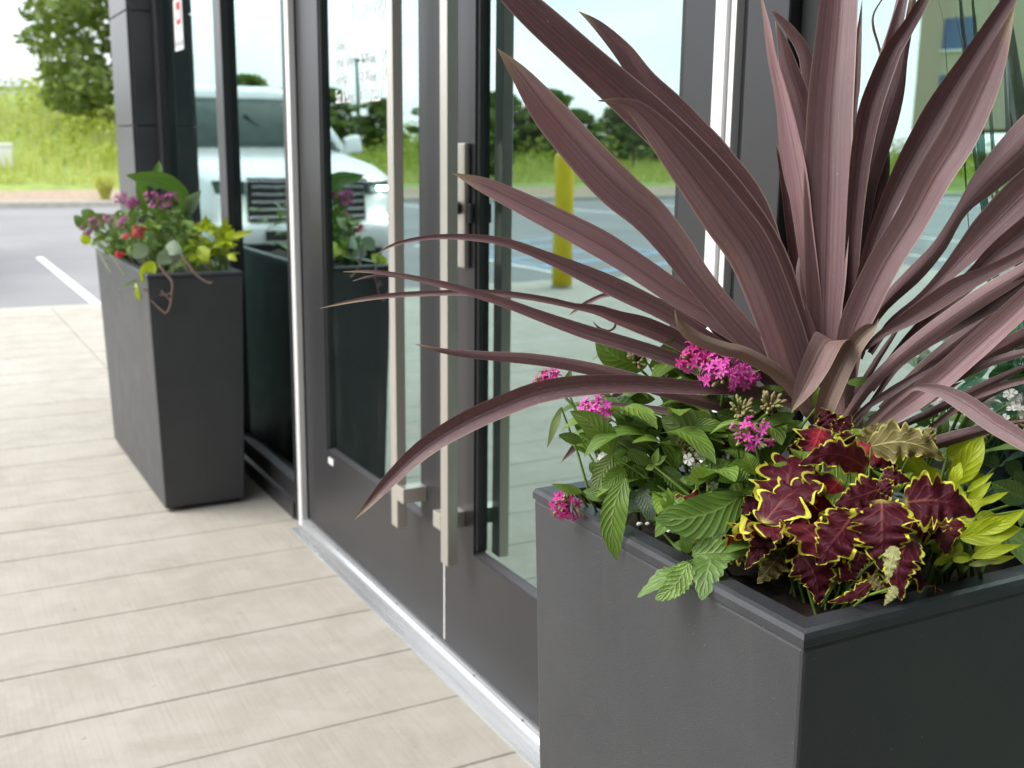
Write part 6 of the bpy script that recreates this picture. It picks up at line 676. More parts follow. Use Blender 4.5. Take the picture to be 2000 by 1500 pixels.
('pentas_l','ovate',[(0.6485,4.1719,0.8197,0.0019,-0.0029,0.0125),(0.6587,4.1538,0.8139,0.0021,-0.0033,0.0123),(0.6701,4.1406,0.8076,0.0029,-0.0042,0.0119),(0.6819,4.1329,0.8011,0.0034,-0.0046,0.0116)],{'tone': 0.43497051507921325}),
('pentas_n','ovate',[(0.7213,3.8038,0.8513,-0.0107,-0.0022,-0.0019),(0.72,3.7982,0.8651,-0.0108,-0.0024,-0.0013),(0.7195,3.7969,0.8789,-0.0108,-0.0025,0.0001),(0.7198,3.8001,0.892,-0.0108,-0.0024,0.0008)],{'tone': 0.20437270061331694}),
('pentas_l','ovate',[(0.619,4.0718,0.7907,-0.0034,0.0029,-0.0089),(0.6076,4.0701,0.7946,-0.0029,0.003,-0.0091),(0.5964,4.0725,0.7982,-0.0018,0.0027,-0.0094),(0.5862,4.0789,0.8013,-0.0014,0.0025,-0.0095)],{'tone': 0.10148003798408908}),
('pentas_m','ovate',[(0.6948,3.7231,0.8498,-0.0065,0.0003,0.0079),(0.7036,3.7108,0.8575,-0.0063,0.0001,0.0079),(0.7135,3.7025,0.865,-0.006,-0.0001,0.0082),(0.7239,3.6988,0.8721,-0.0057,-0.0003,0.0084)],{'tone': 0.29333213315984896}),
('pentas_m','ovate',[(0.6832,3.8311,0.8444,0.0075,0.0005,-0.0095),(0.6709,3.8242,0.8342,0.0078,0.0007,-0.0092),(0.6591,3.8224,0.8233,0.0085,0.0008,-0.0086),(0.6486,3.8257,0.8124,0.0088,0.0007,-0.0083)],{'tone': 0.20635414829051893}),
('pentas_m','ovate',[(0.6927,3.7642,0.847,0.0112,0.0018,0.0011),(0.696,3.7503,0.8364,0.011,0.0022,0.0014),(0.7002,3.7406,0.8251,0.0107,0.0029,0.0024),(0.7051,3.7355,0.8137,0.0104,0.0033,0.003)],{'tone': 0.48324389303266}),
('pentas_m','ovate',[(0.6886,3.844,0.8274,-0.0074,0.0017,0.0078),(0.697,3.8318,0.838,-0.0074,0.0017,0.0078),(0.7065,3.824,0.8486,-0.0073,0.0017,0.0079),(0.7165,3.8211,0.8584,-0.0073,0.0016,0.0079)],{'tone': 0.3084244870795404}),
('pentas_n','ovate',[(0.7764,3.7159,0.9284,0.0096,0.0021,-0.0056),(0.7714,3.7063,0.9162,0.0098,0.0024,-0.0051),(0.767,3.7009,0.9034,0.0102,0.0029,-0.0038),(0.7637,3.6999,0.8908,0.0104,0.0031,-0.003)],{'tone': 0.5832824741702528}),
('pentas_l','ovate',[(0.6029,4.218,0.8403,-0.0053,-0.001,-0.0065),(0.5947,4.2162,0.8472,-0.0055,-0.001,-0.0064),(0.5868,4.2181,0.8541,-0.0058,-0.0009,-0.0061),(0.5797,4.2237,0.8605,-0.006,-0.0008,-0.006)],{'tone': 0.1951415685044838}),
('pentas_n','ovate',[(0.7407,3.8975,0.8592,0.0054,0.0009,0.0082),(0.7492,3.8829,0.8553,0.0053,0.001,0.0082),(0.7587,3.8721,0.8509,0.005,0.0014,0.0084),(0.7687,3.8658,0.8463,0.0048,0.0015,0.0084)],{'tone': 0.5173170608257247}),
('pentas_n','ovate',[(0.7843,3.8502,0.8731,-0.0033,0.0014,0.0073),(0.7918,3.8398,0.8784,-0.0033,0.0014,0.0073),(0.8003,3.8326,0.8836,-0.0033,0.0014,0.0073),(0.8092,3.8291,0.8884,-0.0034,0.0014,0.0073)],{'tone': 0.4484004945132385}),
('pentas_l','ovate',[(0.605,4.2438,0.8932,0.0083,0.0014,0.0016),(0.6083,4.2327,0.8853,0.0082,0.0016,0.0018),(0.6122,4.2249,0.8769,0.0079,0.0021,0.0024),(0.6165,4.2207,0.8685,0.0077,0.0024,0.0028)],{'tone': 0.17597823205475907}),
('pentas_n','ovate',[(0.7594,3.8797,0.859,-0.0126,-0.0025,0.0024),(0.7641,3.8697,0.8734,-0.0123,-0.0029,0.003),(0.7699,3.8645,0.8879,-0.0117,-0.0034,0.0045),(0.7766,3.8644,0.9015,-0.0112,-0.0035,0.0054)],{'tone': 0.45654970963916797}),
('pentas_m','ovate',[(0.6918,3.7566,0.8385,0.0052,0.0001,0.005),(0.6968,3.746,0.8334,0.0052,0.0002,0.005),(0.7025,3.7382,0.828,0.0051,0.0004,0.0051),(0.7087,3.7337,0.8225,0.005,0.0004,0.0052)],{'tone': 0.1322287238966454}),
('pentas_m','ovate',[(0.6738,3.9505,0.8406,-0.0071,0.0021,0.0005),(0.6732,3.9463,0.8506,-0.0071,0.0022,0.0003),(0.6731,3.9452,0.8606,-0.0071,0.0022,0),(0.6736,3.9474,0.8701,-0.0071,0.0022,-0.0001)],{'tone': 0.3016232458555026}),
('pentas_l','ovate',[(0.6141,4.2936,0.8295,0.0092,-0.0071,-0.006),(0.6022,4.2867,0.8194,0.0086,-0.0073,-0.0066),(0.5906,4.2848,0.8086,0.0072,-0.0076,-0.0078),(0.5802,4.2881,0.7978,0.0065,-0.0074,-0.0085)],{'tone': 0.34775509678224636}),
('pentas_n','ovate',[(0.7464,3.8582,0.9218,0.0039,-0.0034,0.0092),(0.7523,3.8442,0.9141,0.004,-0.0037,0.009),(0.7593,3.834,0.906,0.0045,-0.0045,0.0084),(0.7668,3.8282,0.8978,0.0049,-0.0048,0.008)],{'tone': 0.27706965562304586}),
('pentas_m','ovate',[(0.6642,4.0237,0.8911,-0.0005,0.0017,-0.0113),(0.6497,4.0212,0.8914,-0.0001,0.0017,-0.0112),(0.6356,4.0235,0.8914,0.0007,0.0016,-0.0112),(0.6227,4.0306,0.8911,0.001,0.0014,-0.0112)],{'tone': 0.494500028672088}),
('pentas_m','ovate',[(0.6364,3.9712,0.8164,-0.0009,-0.0017,-0.007),(0.6272,3.9697,0.8179,-0.0011,-0.0017,-0.007),(0.6183,3.9715,0.8192,-0.0015,-0.0016,-0.0069),(0.6101,3.9762,0.8202,-0.0017,-0.0015,-0.0069)],{'tone': 0.31037989477052674}),
('pentas_l','ovate',[(0.5953,4.2463,0.8818,0.0071,0.0003,0.0075),(0.6032,4.2309,0.875,0.007,0.0004,0.0075),(0.612,4.2196,0.8677,0.0069,0.0006,0.0076),(0.6211,4.2131,0.8603,0.0067,0.0007,0.0077)],{'tone': 0.5923207245018759}),
('pentas_n','ovate',[(0.8125,3.8359,0.9501,0.0084,-0.0007,-0.008),(0.8012,3.8285,0.9388,0.0086,-0.0006,-0.0078),(0.7907,3.826,0.927,0.0089,-0.0006,-0.0074),(0.7815,3.8284,0.9152,0.0091,-0.0006,-0.0072)],{'tone': 0.10256171754739982}),
('pentas_l','ovate',[(0.568,4.1855,0.8889,0.0018,0.0019,-0.0096),(0.556,4.1824,0.8861,0.0022,0.002,-0.0095),(0.5442,4.1836,0.883,0.0032,0.0019,-0.0092),(0.5333,4.1888,0.8796,0.0036,0.0017,-0.0091)],{'tone': 0.35838410511020513}),
('pentas_n','ovate',[(0.8284,3.8593,0.8998,0.0014,-0.0021,-0.007),(0.8185,3.8573,0.8984,0.0012,-0.0022,-0.0071),(0.8091,3.8586,0.8968,0.0007,-0.0021,-0.0071),(0.8005,3.8629,0.895,0.0005,-0.002,-0.0072)],{'tone': 0.23958019241074233}),
('pentas_m','ovate',[(0.6931,3.9415,0.9287,0.0079,-0.0065,-0.0073),(0.6803,3.9356,0.9199,0.0073,-0.0066,-0.0077),(0.6679,3.9347,0.9106,0.006,-0.0067,-0.0086),(0.6568,3.9387,0.9013,0.0053,-0.0066,-0.0092)],{'tone': 0.31734769217727554}),
('pentas_m','ovate',[(0.7074,3.7941,0.88,-0.0006,-0.0014,0.0072),(0.7138,3.7839,0.8785,-0.0004,-0.0016,0.0072),(0.721,3.7764,0.8768,0.0001,-0.0021,0.007),(0.7285,3.772,0.8749,0.0004,-0.0023,0.0069)],{'tone': 0.4847798955562055}),
('pentas_n','ovate',[(0.7759,3.8576,0.8351,0.0075,0.002,-0.0111),(0.7621,3.8506,0.8246,0.008,0.0022,-0.0107),(0.7491,3.8489,0.8132,0.0092,0.0024,-0.0097),(0.7376,3.8527,0.8018,0.0097,0.0022,-0.0091)],{'tone': 0.47812306048935316}),
('pentas_n','ovate',[(0.7494,3.7802,0.909,0.0005,0.0029,0.0123),(0.7617,3.7629,0.9126,0.0003,0.0032,0.0123),(0.7754,3.7505,0.916,-0.0003,0.0036,0.0121),(0.7897,3.7437,0.919,-0.0007,0.0039,0.012)],{'tone': 0.20834857595555703}),
('pentas_m','ovate',[(0.6778,3.9347,0.8968,-0.0067,0.0044,-0.0024),(0.6731,3.9323,0.9056,-0.0064,0.0045,-0.0029),(0.6687,3.9331,0.9144,-0.0059,0.0044,-0.004),(0.6651,3.9372,0.9228,-0.0056,0.0042,-0.0045)],{'tone': 0.18461231648192114}),
('pentas_m','ovate',[(0.6651,4.0612,0.8013,-0.0079,-0.0017,0.0047),(0.6717,4.0516,0.809,-0.0076,-0.002,0.005),(0.6792,4.0455,0.8167,-0.0069,-0.0026,0.0057),(0.687,4.0432,0.8238,-0.0064,-0.0028,0.0061)],{'tone': 0.10924101377783016}),
('pentas_m','ovate',[(0.6881,3.7556,0.9276,0.0121,0.0008,-0.0024),(0.6861,3.7422,0.9131,0.0121,0.0011,-0.0021),(0.685,3.7337,0.898,0.0122,0.0016,-0.0011),(0.6849,3.7304,0.8829,0.0122,0.0018,-0.0005)],{'tone': 0.5687825799693701}),
('pentas_m','ovate',[(0.6591,3.901,0.902,-0.0088,0.0014,0.0006),(0.6591,3.8954,0.914,-0.0088,0.0014,0.0006),(0.6597,3.8937,0.9261,-0.0088,0.0014,0.0007),(0.661,3.8959,0.9376,-0.0088,0.0014,0.0007)],{'tone': 0.48759289389327665}),
('pentas_n','ovate',[(0.7999,3.7336,0.8729,0.0048,0.0001,0.0055),(0.8053,3.7228,0.8684,0.0048,0.0002,0.0056),(0.8116,3.7148,0.8635,0.0046,0.0004,0.0057),(0.8183,3.7102,0.8586,0.0045,0.0004,0.0057)],{'tone': 0.4217541888334878}),
('pentas_m','ovate',[(0.6687,3.8806,0.8595,-0.0019,0.0006,0.0079),(0.677,3.8692,0.8624,-0.0019,0.0006,0.0079),(0.6861,3.861,0.8652,-0.0018,0.0006,0.0079),(0.6956,3.8567,0.8675,-0.0018,0.0005,0.0079)],{'tone': 0.38433543496007916}),
('pentas_n','ovate',[(0.7527,3.8678,0.9436,0.001,0.0001,-0.0109),(0.7382,3.8651,0.9422,0.0011,0.0001,-0.0108),(0.7243,3.8671,0.9406,0.0014,0.0001,-0.0108),(0.7117,3.8737,0.9388,0.0016,0,-0.0108)],{'tone': 0.10407051300709966}),
('pentas_m','ovate',[(0.6653,3.8137,0.8604,-0.0063,0.002,0.0025),(0.6672,3.8083,0.8696,-0.0063,0.0021,0.0024),(0.6697,3.8058,0.8788,-0.0063,0.0021,0.0021),(0.6726,3.8065,0.8874,-0.0064,0.0021,0.002)],{'tone': 0.3502742232327223}),
('pentas_m','ovate',[(0.672,4.1313,0.9236,0.0091,-0.0006,-0.0041),(0.6661,4.1224,0.9118,0.0091,-0.0005,-0.0039),(0.6608,4.1176,0.8994,0.0093,-0.0004,-0.0036),(0.6564,4.1173,0.8872,0.0094,-0.0003,-0.0034)],{'tone': 0.427438500238288}),
('pentas_m','ovate',[(0.6787,3.8473,0.8436,-0.0011,0.0045,0.0121),(0.6904,3.8311,0.8506,-0.0014,0.0048,0.0119),(0.7035,3.8199,0.8574,-0.0022,0.0055,0.0115),(0.7171,3.8143,0.8637,-0.0027,0.0058,0.0112)],{'tone': 0.5940131134458557}),
('pentas_n','ovate',[(0.7956,3.7589,0.9561,0.0042,-0.0062,-0.0094),(0.7814,3.7554,0.952,0.0035,-0.0063,-0.0096),(0.7677,3.7566,0.9475,0.0019,-0.0062,-0.0101),(0.7555,3.7623,0.9429,0.0011,-0.0059,-0.0103)],{'tone': 0.3643703655126208}),
('pentas_l','ovate',[(0.6407,4.0607,0.8519,-0.0069,0.0009,0.0037),(0.6448,4.0534,0.8613,-0.0069,0.0009,0.0037),(0.6496,4.0493,0.8708,-0.0068,0.0008,0.0039),(0.6547,4.0488,0.8797,-0.0067,0.0008,0.004)],{'tone': 0.27548284703180403}),
('pentas_l','ovate',[(0.6108,4.0572,0.8668,-0,-0.0022,0.0082),(0.6177,4.0458,0.8638,0.0002,-0.0025,0.0081),(0.6252,4.0374,0.8605,0.0008,-0.0031,0.0079),(0.633,4.0325,0.857,0.0012,-0.0034,0.0077)],{'tone': 0.27105121122752684}),
('pentas_l','ovate',[(0.6475,4.1654,0.8849,-0.0116,0.0006,0.0023),(0.6501,4.1567,0.9004,-0.0115,0.0005,0.0025),(0.6535,4.1529,0.916,-0.0114,0.0004,0.0029),(0.6577,4.1544,0.9308,-0.0114,0.0004,0.0032)],{'tone': 0.23105363864951142}),
('pentas_m','ovate',[(0.6566,3.9812,0.8461,0.008,-0.0041,0.0023),(0.6547,3.9718,0.8357,0.0079,-0.0044,0.002),(0.6534,3.9659,0.8248,0.0078,-0.0049,0.0011),(0.6527,3.9638,0.8138,0.0077,-0.005,0.0005)],{'tone': 0.5382603387357086}),
('pentas_l','ovate',[(0.604,4.0598,0.9119,0.0086,0.0033,0.0089),(0.6146,4.0424,0.9079,0.0083,0.0037,0.009),(0.6263,4.0296,0.9035,0.0074,0.0046,0.0093),(0.6384,4.0222,0.899,0.0067,0.0051,0.0096)],{'tone': 0.38060923190214824}),
('pentas_n','ovate',[(0.7483,3.709,0.9036,-0.0056,0.0001,0.0041),(0.7531,3.7016,0.9104,-0.0055,-0,0.0042),(0.7587,3.697,0.9172,-0.0053,-0.0002,0.0045),(0.7647,3.6954,0.9236,-0.0051,-0.0003,0.0047)],{'tone': 0.39442758266405553}),
('pentas_m','ovate',[(0.688,3.7458,0.8868,0.0112,-0.0036,0.003),(0.6873,3.7316,0.8725,0.0111,-0.0038,0.0029),(0.6875,3.7223,0.8574,0.0111,-0.0041,0.0023),(0.6887,3.7183,0.8423,0.0111,-0.0042,0.002)],{'tone': 0.15551247561639223}),
('pentas_l','ovate',[(0.6079,4.2757,0.9102,0.0016,0.0043,-0.0118),(0.5934,4.272,0.907,0.0024,0.0045,-0.0115),(0.5792,4.2734,0.9033,0.0042,0.0043,-0.0111),(0.5662,4.2798,0.8995,0.0051,0.004,-0.0108)],{'tone': 0.5460346309136949}),
('pentas_m','ovate',[(0.7,3.7658,0.854,0.0116,0.0027,0.004),(0.7066,3.7499,0.8452,0.0114,0.0031,0.0042),(0.7143,3.7384,0.8357,0.0107,0.0042,0.0051),(0.7227,3.7318,0.8262,0.0101,0.0046,0.0057)],{'tone': 0.2293258721136673}),
('pentas_n','ovate',[(0.7334,3.7389,0.8992,-0.0036,0.0031,0.0083),(0.7412,3.7279,0.9067,-0.0037,0.0033,0.0081),(0.75,3.7205,0.9142,-0.0041,0.0036,0.0078),(0.7594,3.7173,0.9211,-0.0044,0.0037,0.0075)],{'tone': 0.17771062350269698}),
('pentas_n','ovate',[(0.7999,3.7609,0.9386,0.004,-0.0012,0.0077),(0.8064,3.7479,0.9332,0.004,-0.0013,0.0076),(0.8139,3.7384,0.9275,0.0041,-0.0015,0.0075),(0.822,3.7329,0.9217,0.0043,-0.0016,0.0074)],{'tone': 0.1395585061606007}),
('lime_vine','lobed',[(0.8709,3.6473,0.8778,-0.015,0.002,-0.0055),(0.8654,3.6434,0.8913,-0.0151,0.002,-0.0053),(0.8609,3.6439,0.9048,-0.0152,0.002,-0.0049),(0.8576,3.649,0.9176,-0.0152,0.002,-0.0047)],{'tone': 0.4123170442976196}),
('lime_vine','lobed',[(0.9174,3.6982,0.8879,-0.0161,0.0032,0.0011),(0.9171,3.6916,0.9026,-0.016,0.0031,0.0013),(0.918,3.6894,0.9173,-0.016,0.0031,0.0016),(0.92,3.6919,0.9314,-0.016,0.0031,0.0017)],{'tone': 0.3216689092707289}),
('lime_vine','lobed',[(0.8584,3.5936,0.8557,0.0082,0.0032,0.0178),(0.8703,3.5747,0.8537,0.0079,0.0036,0.0178),(0.8837,3.5608,0.8511,0.007,0.0044,0.0179),(0.8981,3.5526,0.8482,0.0064,0.0049,0.0181)],{'tone': 0.17616116978356933}),
('lime_vine','lobed',[(0.8477,3.7228,0.7944,-0.0154,0.0108,0.0045),(0.8474,3.7156,0.8106,-0.0154,0.0111,0.0035),(0.8483,3.7133,0.8268,-0.0155,0.0114,0.0013),(0.8503,3.7161,0.8421,-0.0156,0.0113,0)],{'tone': 0.3843785766643392}),
('lime_vine','lobed',[(0.8884,3.6581,0.8704,-0.015,0.0118,-0.005),(0.8809,3.6544,0.8843,-0.0143,0.0119,-0.0062),(0.8744,3.6557,0.8983,-0.0131,0.0117,-0.0088),(0.8692,3.6619,0.9115,-0.0126,0.0112,-0.0101)],{'tone': 0.5066036079337891}),
('lime_vine','lobed',[(0.9047,3.6203,0.8675,-0.0022,0.0046,0.0179),(0.9161,3.604,0.8731,-0.0024,0.0048,0.0178),(0.9292,3.5924,0.8784,-0.0031,0.0053,0.0175),(0.9432,3.5862,0.8832,-0.0035,0.0056,0.0174)],{'tone': 0.15640576377443402}),
('lime_vine','lobed',[(0.7975,3.6279,0.8927,0.0024,0.0029,0.0149),(0.8074,3.6135,0.8939,0.0023,0.0031,0.0149),(0.8185,3.6029,0.8948,0.0017,0.0037,0.0148),(0.8302,3.5969,0.8954,0.0013,0.0039,0.0148)],{'tone': 0.5218066487098347}),
('lime_vine','lobed',[(0.8,3.6114,0.8001,0.0063,0.0017,0.0188),(0.8122,3.5918,0.7978,0.0061,0.0019,0.0188),(0.8261,3.5774,0.7949,0.0058,0.0022,0.0188),(0.8408,3.5689,0.7916,0.0056,0.0023,0.0188)],{'tone': 0.3038258198199387}),
('lime_vine','lobed',[(0.8267,3.6851,0.8923,-0.0117,-0.0021,0.0103),(0.8349,3.6734,0.8992,-0.0112,-0.0027,0.0106),(0.8443,3.6655,0.906,-0.01,-0.0037,0.0115),(0.8543,3.6618,0.9123,-0.0091,-0.0041,0.0121)],{'tone': 0.0647133872581934}),
('lime_vine','lobed',[(0.9055,3.6384,0.8572,-0.0161,0.0119,-0.0057),(0.8973,3.6346,0.8723,-0.0155,0.0121,-0.0068),(0.8903,3.636,0.8873,-0.0142,0.0118,-0.0094),(0.8847,3.6426,0.9015,-0.0137,0.0114,-0.0106)],{'tone': 0.06888212538531994}),
('lime_vine','lobed',[(0.9247,3.6957,0.844,-0.0104,0.0042,0.0088),(0.93,3.6865,0.8547,-0.0104,0.0043,0.0087),(0.9365,3.681,0.8654,-0.0105,0.0044,0.0084),(0.9438,3.6797,0.8754,-0.0106,0.0045,0.0083)],{'tone': 0.33056047016635026}),
('lime_vine','lobed',[(0.8331,3.7342,0.8354,0.0114,0.0004,0.0106),(0.8401,3.7193,0.8285,0.0112,0.0006,0.0107),(0.8483,3.7083,0.821,0.0109,0.0011,0.011),(0.8571,3.7019,0.8134,0.0106,0.0014,0.0112)],{'tone': 0.38031273267055304}),
('lime_vine','lobed',[(0.8872,3.6352,0.8512,-0.0109,0.003,-0.0035),(0.8832,3.6324,0.8611,-0.0108,0.003,-0.0036),(0.8799,3.6328,0.871,-0.0107,0.003,-0.0038),(0.8775,3.6365,0.8804,-0.0107,0.003,-0.0039)],{'tone': 0.5633971436674827}),
('lime_vine','lobed',[(0.8914,3.5983,0.849,-0.0086,0.0034,0.0104),(0.8982,3.5881,0.8579,-0.0086,0.0034,0.0104),(0.9061,3.5815,0.8667,-0.0087,0.0034,0.0103),(0.9148,3.579,0.8749,-0.0087,0.0035,0.0102)],{'tone': 0.44649659080164344}),
('lime_vine','lobed',[(0.8896,3.674,0.8399,-0.0118,0.0082,-0.0026),(0.8849,3.6708,0.8511,-0.0115,0.0084,-0.0034),(0.8809,3.6714,0.8623,-0.0108,0.0083,-0.0052),(0.878,3.6757,0.8729,-0.0106,0.008,-0.0061)],{'tone': 0.4169941974438119}),
('lime_vine','lobed',[(0.9174,3.6536,0.892,-0.0122,-0.0018,-0.0044),(0.914,3.6503,0.9026,-0.0124,-0.0019,-0.0038),(0.9115,3.6503,0.9132,-0.0127,-0.0019,-0.0023),(0.9098,3.6538,0.9232,-0.0129,-0.0017,-0.0015)],{'tone': 0.26783493723133844}),
('lime_vine','lobed',[(0.8083,3.6532,0.8226,-0.0147,0.0109,-0.0047),(0.8014,3.6496,0.8362,-0.0141,0.0111,-0.0058),(0.7953,3.6507,0.8497,-0.013,0.0109,-0.0083),(0.7904,3.6566,0.8625,-0.0125,0.0104,-0.0096)],{'tone': 0.15112681222434862}),
('lime_vine','lobed',[(0.8858,3.6713,0.8815,0.0023,0.0006,0.0145),(0.895,3.657,0.8807,0.0022,0.0006,0.0144),(0.9055,3.6464,0.8796,0.0022,0.0007,0.0144),(0.9167,3.6403,0.8782,0.0022,0.0007,0.0144)],{'tone': 0.3550291678962177}),
('lime_vine','lobed',[(0.879,3.5767,0.8141,-0.0134,0.0046,0.0025),(0.8793,3.5706,0.8271,-0.0134,0.0047,0.0023),(0.8806,3.5685,0.8401,-0.0134,0.0047,0.0019),(0.8829,3.5704,0.8523,-0.0135,0.0047,0.0018)],{'tone': 0.5261662525920454}),
('lime_vine','lobed',[(0.8459,3.6852,0.7883,-0.0157,0.013,-0.0032),(0.8395,3.681,0.8033,-0.0151,0.0132,-0.0045),(0.834,3.6819,0.8182,-0.014,0.013,-0.0076),(0.8299,3.6877,0.8322,-0.0135,0.0125,-0.0092)],{'tone': 0.45421571709900466}),
('lime_vine','lobed',[(0.9172,3.684,0.8704,0.0051,-0.0024,0.0175),(0.927,3.6662,0.8651,0.0052,-0.0027,0.0173),(0.9383,3.653,0.8592,0.0057,-0.0033,0.017),(0.9505,3.6452,0.8531,0.0061,-0.0036,0.0168)],{'tone': 0.2524847067374433}),
('lime_vine','lobed',[(0.842,3.7043,0.8136,-0.0073,0.0088,0.0161),(0.8513,3.6905,0.8253,-0.0076,0.0092,0.0156),(0.862,3.6816,0.8368,-0.0088,0.0101,0.0144),(0.8736,3.6782,0.8476,-0.0095,0.0104,0.0137)],{'tone': 0.3686256309855453}),
('lime_vine','lobed',[(0.8416,3.6027,0.9001,0.0037,-0.0001,0.0182),(0.853,3.5844,0.8977,0.0037,-0.0002,0.0181),(0.8659,3.5709,0.8948,0.0039,-0.0003,0.0181),(0.8796,3.563,0.8916,0.0039,-0.0003,0.0181)],{'tone': 0.5022584723227415}),
('lime_vine','lobed',[(0.8452,3.6291,0.8857,-0.0213,-0.0023,-0.005),(0.8416,3.6224,0.904,-0.0214,-0.0026,-0.004),(0.8392,3.6215,0.9223,-0.0216,-0.0027,-0.0017),(0.8383,3.6264,0.9398,-0.0217,-0.0024,-0.0005)],{'tone': 0.5115835525421896}),
('lime_vine','lobed',[(0.8542,3.5812,0.8605,-0.0049,0.0005,0.0125),(0.8626,3.5692,0.8643,-0.0048,0.0003,0.0126),(0.8722,3.5607,0.8678,-0.0044,-0.0001,0.0127),(0.8824,3.5561,0.871,-0.0041,-0.0002,0.0128)],{'tone': 0.1642549526099547}),
('lime_vine','lobed',[(0.8673,3.6808,0.8135,-0.0086,0.0049,0.0124),(0.8751,3.6691,0.8235,-0.0087,0.005,0.0122),(0.8842,3.6616,0.8333,-0.009,0.0053,0.0118),(0.894,3.6587,0.8425,-0.0092,0.0054,0.0116)],{'tone': 0.18384875009808244}),
('lime_vine','lobed',[(0.8531,3.6124,0.8182,-0.0171,-0.0008,0.0083),(0.8601,3.6006,0.8315,-0.0168,-0.0013,0.0089),(0.8686,3.5935,0.8447,-0.0158,-0.002,0.0103),(0.8779,3.5917,0.8571,-0.0152,-0.0022,0.0112)],{'tone': 0.03692975740946953}),
('lime_vine','lobed',[(0.8158,3.6816,0.8896,-0.0138,0.0033,-0.0124),(0.8043,3.6789,0.9016,-0.0136,0.0034,-0.0125),(0.7937,3.6815,0.9137,-0.0133,0.0033,-0.0128),(0.7846,3.6894,0.925,-0.0132,0.0032,-0.0129)],{'tone': 0.06378073173250676}),
('lime_vine','lobed',[(0.8972,3.6793,0.8533,-0.0078,0.0014,0.0086),(0.9032,3.6704,0.8602,-0.0077,0.0013,0.0087),(0.9102,3.6646,0.867,-0.0075,0.001,0.0089),(0.9178,3.6622,0.8733,-0.0073,0.001,0.0091)],{'tone': 0.4771589116711308}),
('lime_vine','lobed',[(0.8737,3.5692,0.8475,-0.007,-0.0029,0.0196),(0.8861,3.5508,0.8492,-0.0065,-0.0036,0.0196),(0.9002,3.5375,0.8504,-0.005,-0.0049,0.0197),(0.9152,3.5298,0.8512,-0.0039,-0.0056,0.0197)],{'tone': 0.37041519375612403}),
('lime_vine','lobed',[(0.907,3.6174,0.8873,-0.0118,0.0089,-0.0062),(0.8994,3.6149,0.898,-0.0112,0.009,-0.007),(0.8927,3.6165,0.9088,-0.01,0.0087,-0.0088),(0.8872,3.6221,0.9189,-0.0095,0.0083,-0.0097)],{'tone': 0.0600814127955789}),
('lime_vine','lobed',[(0.8223,3.6683,0.8961,-0.0087,0.007,0.0101),(0.8275,3.6592,0.9068,-0.0089,0.0074,0.0097),(0.8338,3.6539,0.9176,-0.0096,0.0079,0.0085),(0.8408,3.6527,0.9278,-0.01,0.0081,0.0078)],{'tone': 0.437272940001705}),
('lime_vine','lobed',[(0.8992,3.6172,0.8126,-0.0002,0.0023,0.0133),(0.9078,3.6047,0.8149,-0.0003,0.0024,0.0132),(0.9176,3.5956,0.8168,-0.0005,0.0026,0.0132),(0.928,3.5905,0.8184,-0.0006,0.0027,0.0131)],{'tone': 0.24157244816464551}),
('lime_vine','lobed',[(0.8054,3.713,0.8443,-0.0013,-0.002,0.0188),(0.817,3.695,0.8432,-0.001,-0.0024,0.0187),(0.8301,3.6818,0.8417,-0.0001,-0.0032,0.0186),(0.8439,3.6742,0.8397,0.0006,-0.0037,0.0185)],{'tone': 0.516172093921169}),
('lime_vine','lance',[(0.8884,3.5411,0.8741,-0.0023,0.0014,0.0099),(0.908,3.5129,0.8825,-0.0023,0.0014,0.0099),(0.9304,3.4929,0.8905,-0.0023,0.0013,0.0098),(0.9544,3.482,0.8975,-0.0023,0.0013,0.0098)],{'tone': 0.9}),
('lime_vine','lance',[(0.8813,3.5432,0.8668,-0.0095,0.003,0.008),(0.8875,3.5327,0.8782,-0.0095,0.003,0.008),(0.8951,3.5264,0.8896,-0.0095,0.003,0.008),(0.9035,3.5246,0.9002,-0.0095,0.003,0.008)],{'tone': 0.9}),
('lime_vine','lance',[(0.8803,3.5327,0.8202,0.0063,-0.0007,0.009),(0.8869,3.519,0.8145,0.0063,-0.0007,0.009),(0.8947,3.509,0.8083,0.0063,-0.0007,0.009),(0.9032,3.5031,0.8019,0.0063,-0.0007,0.009)],{'tone': 0.8}),
]
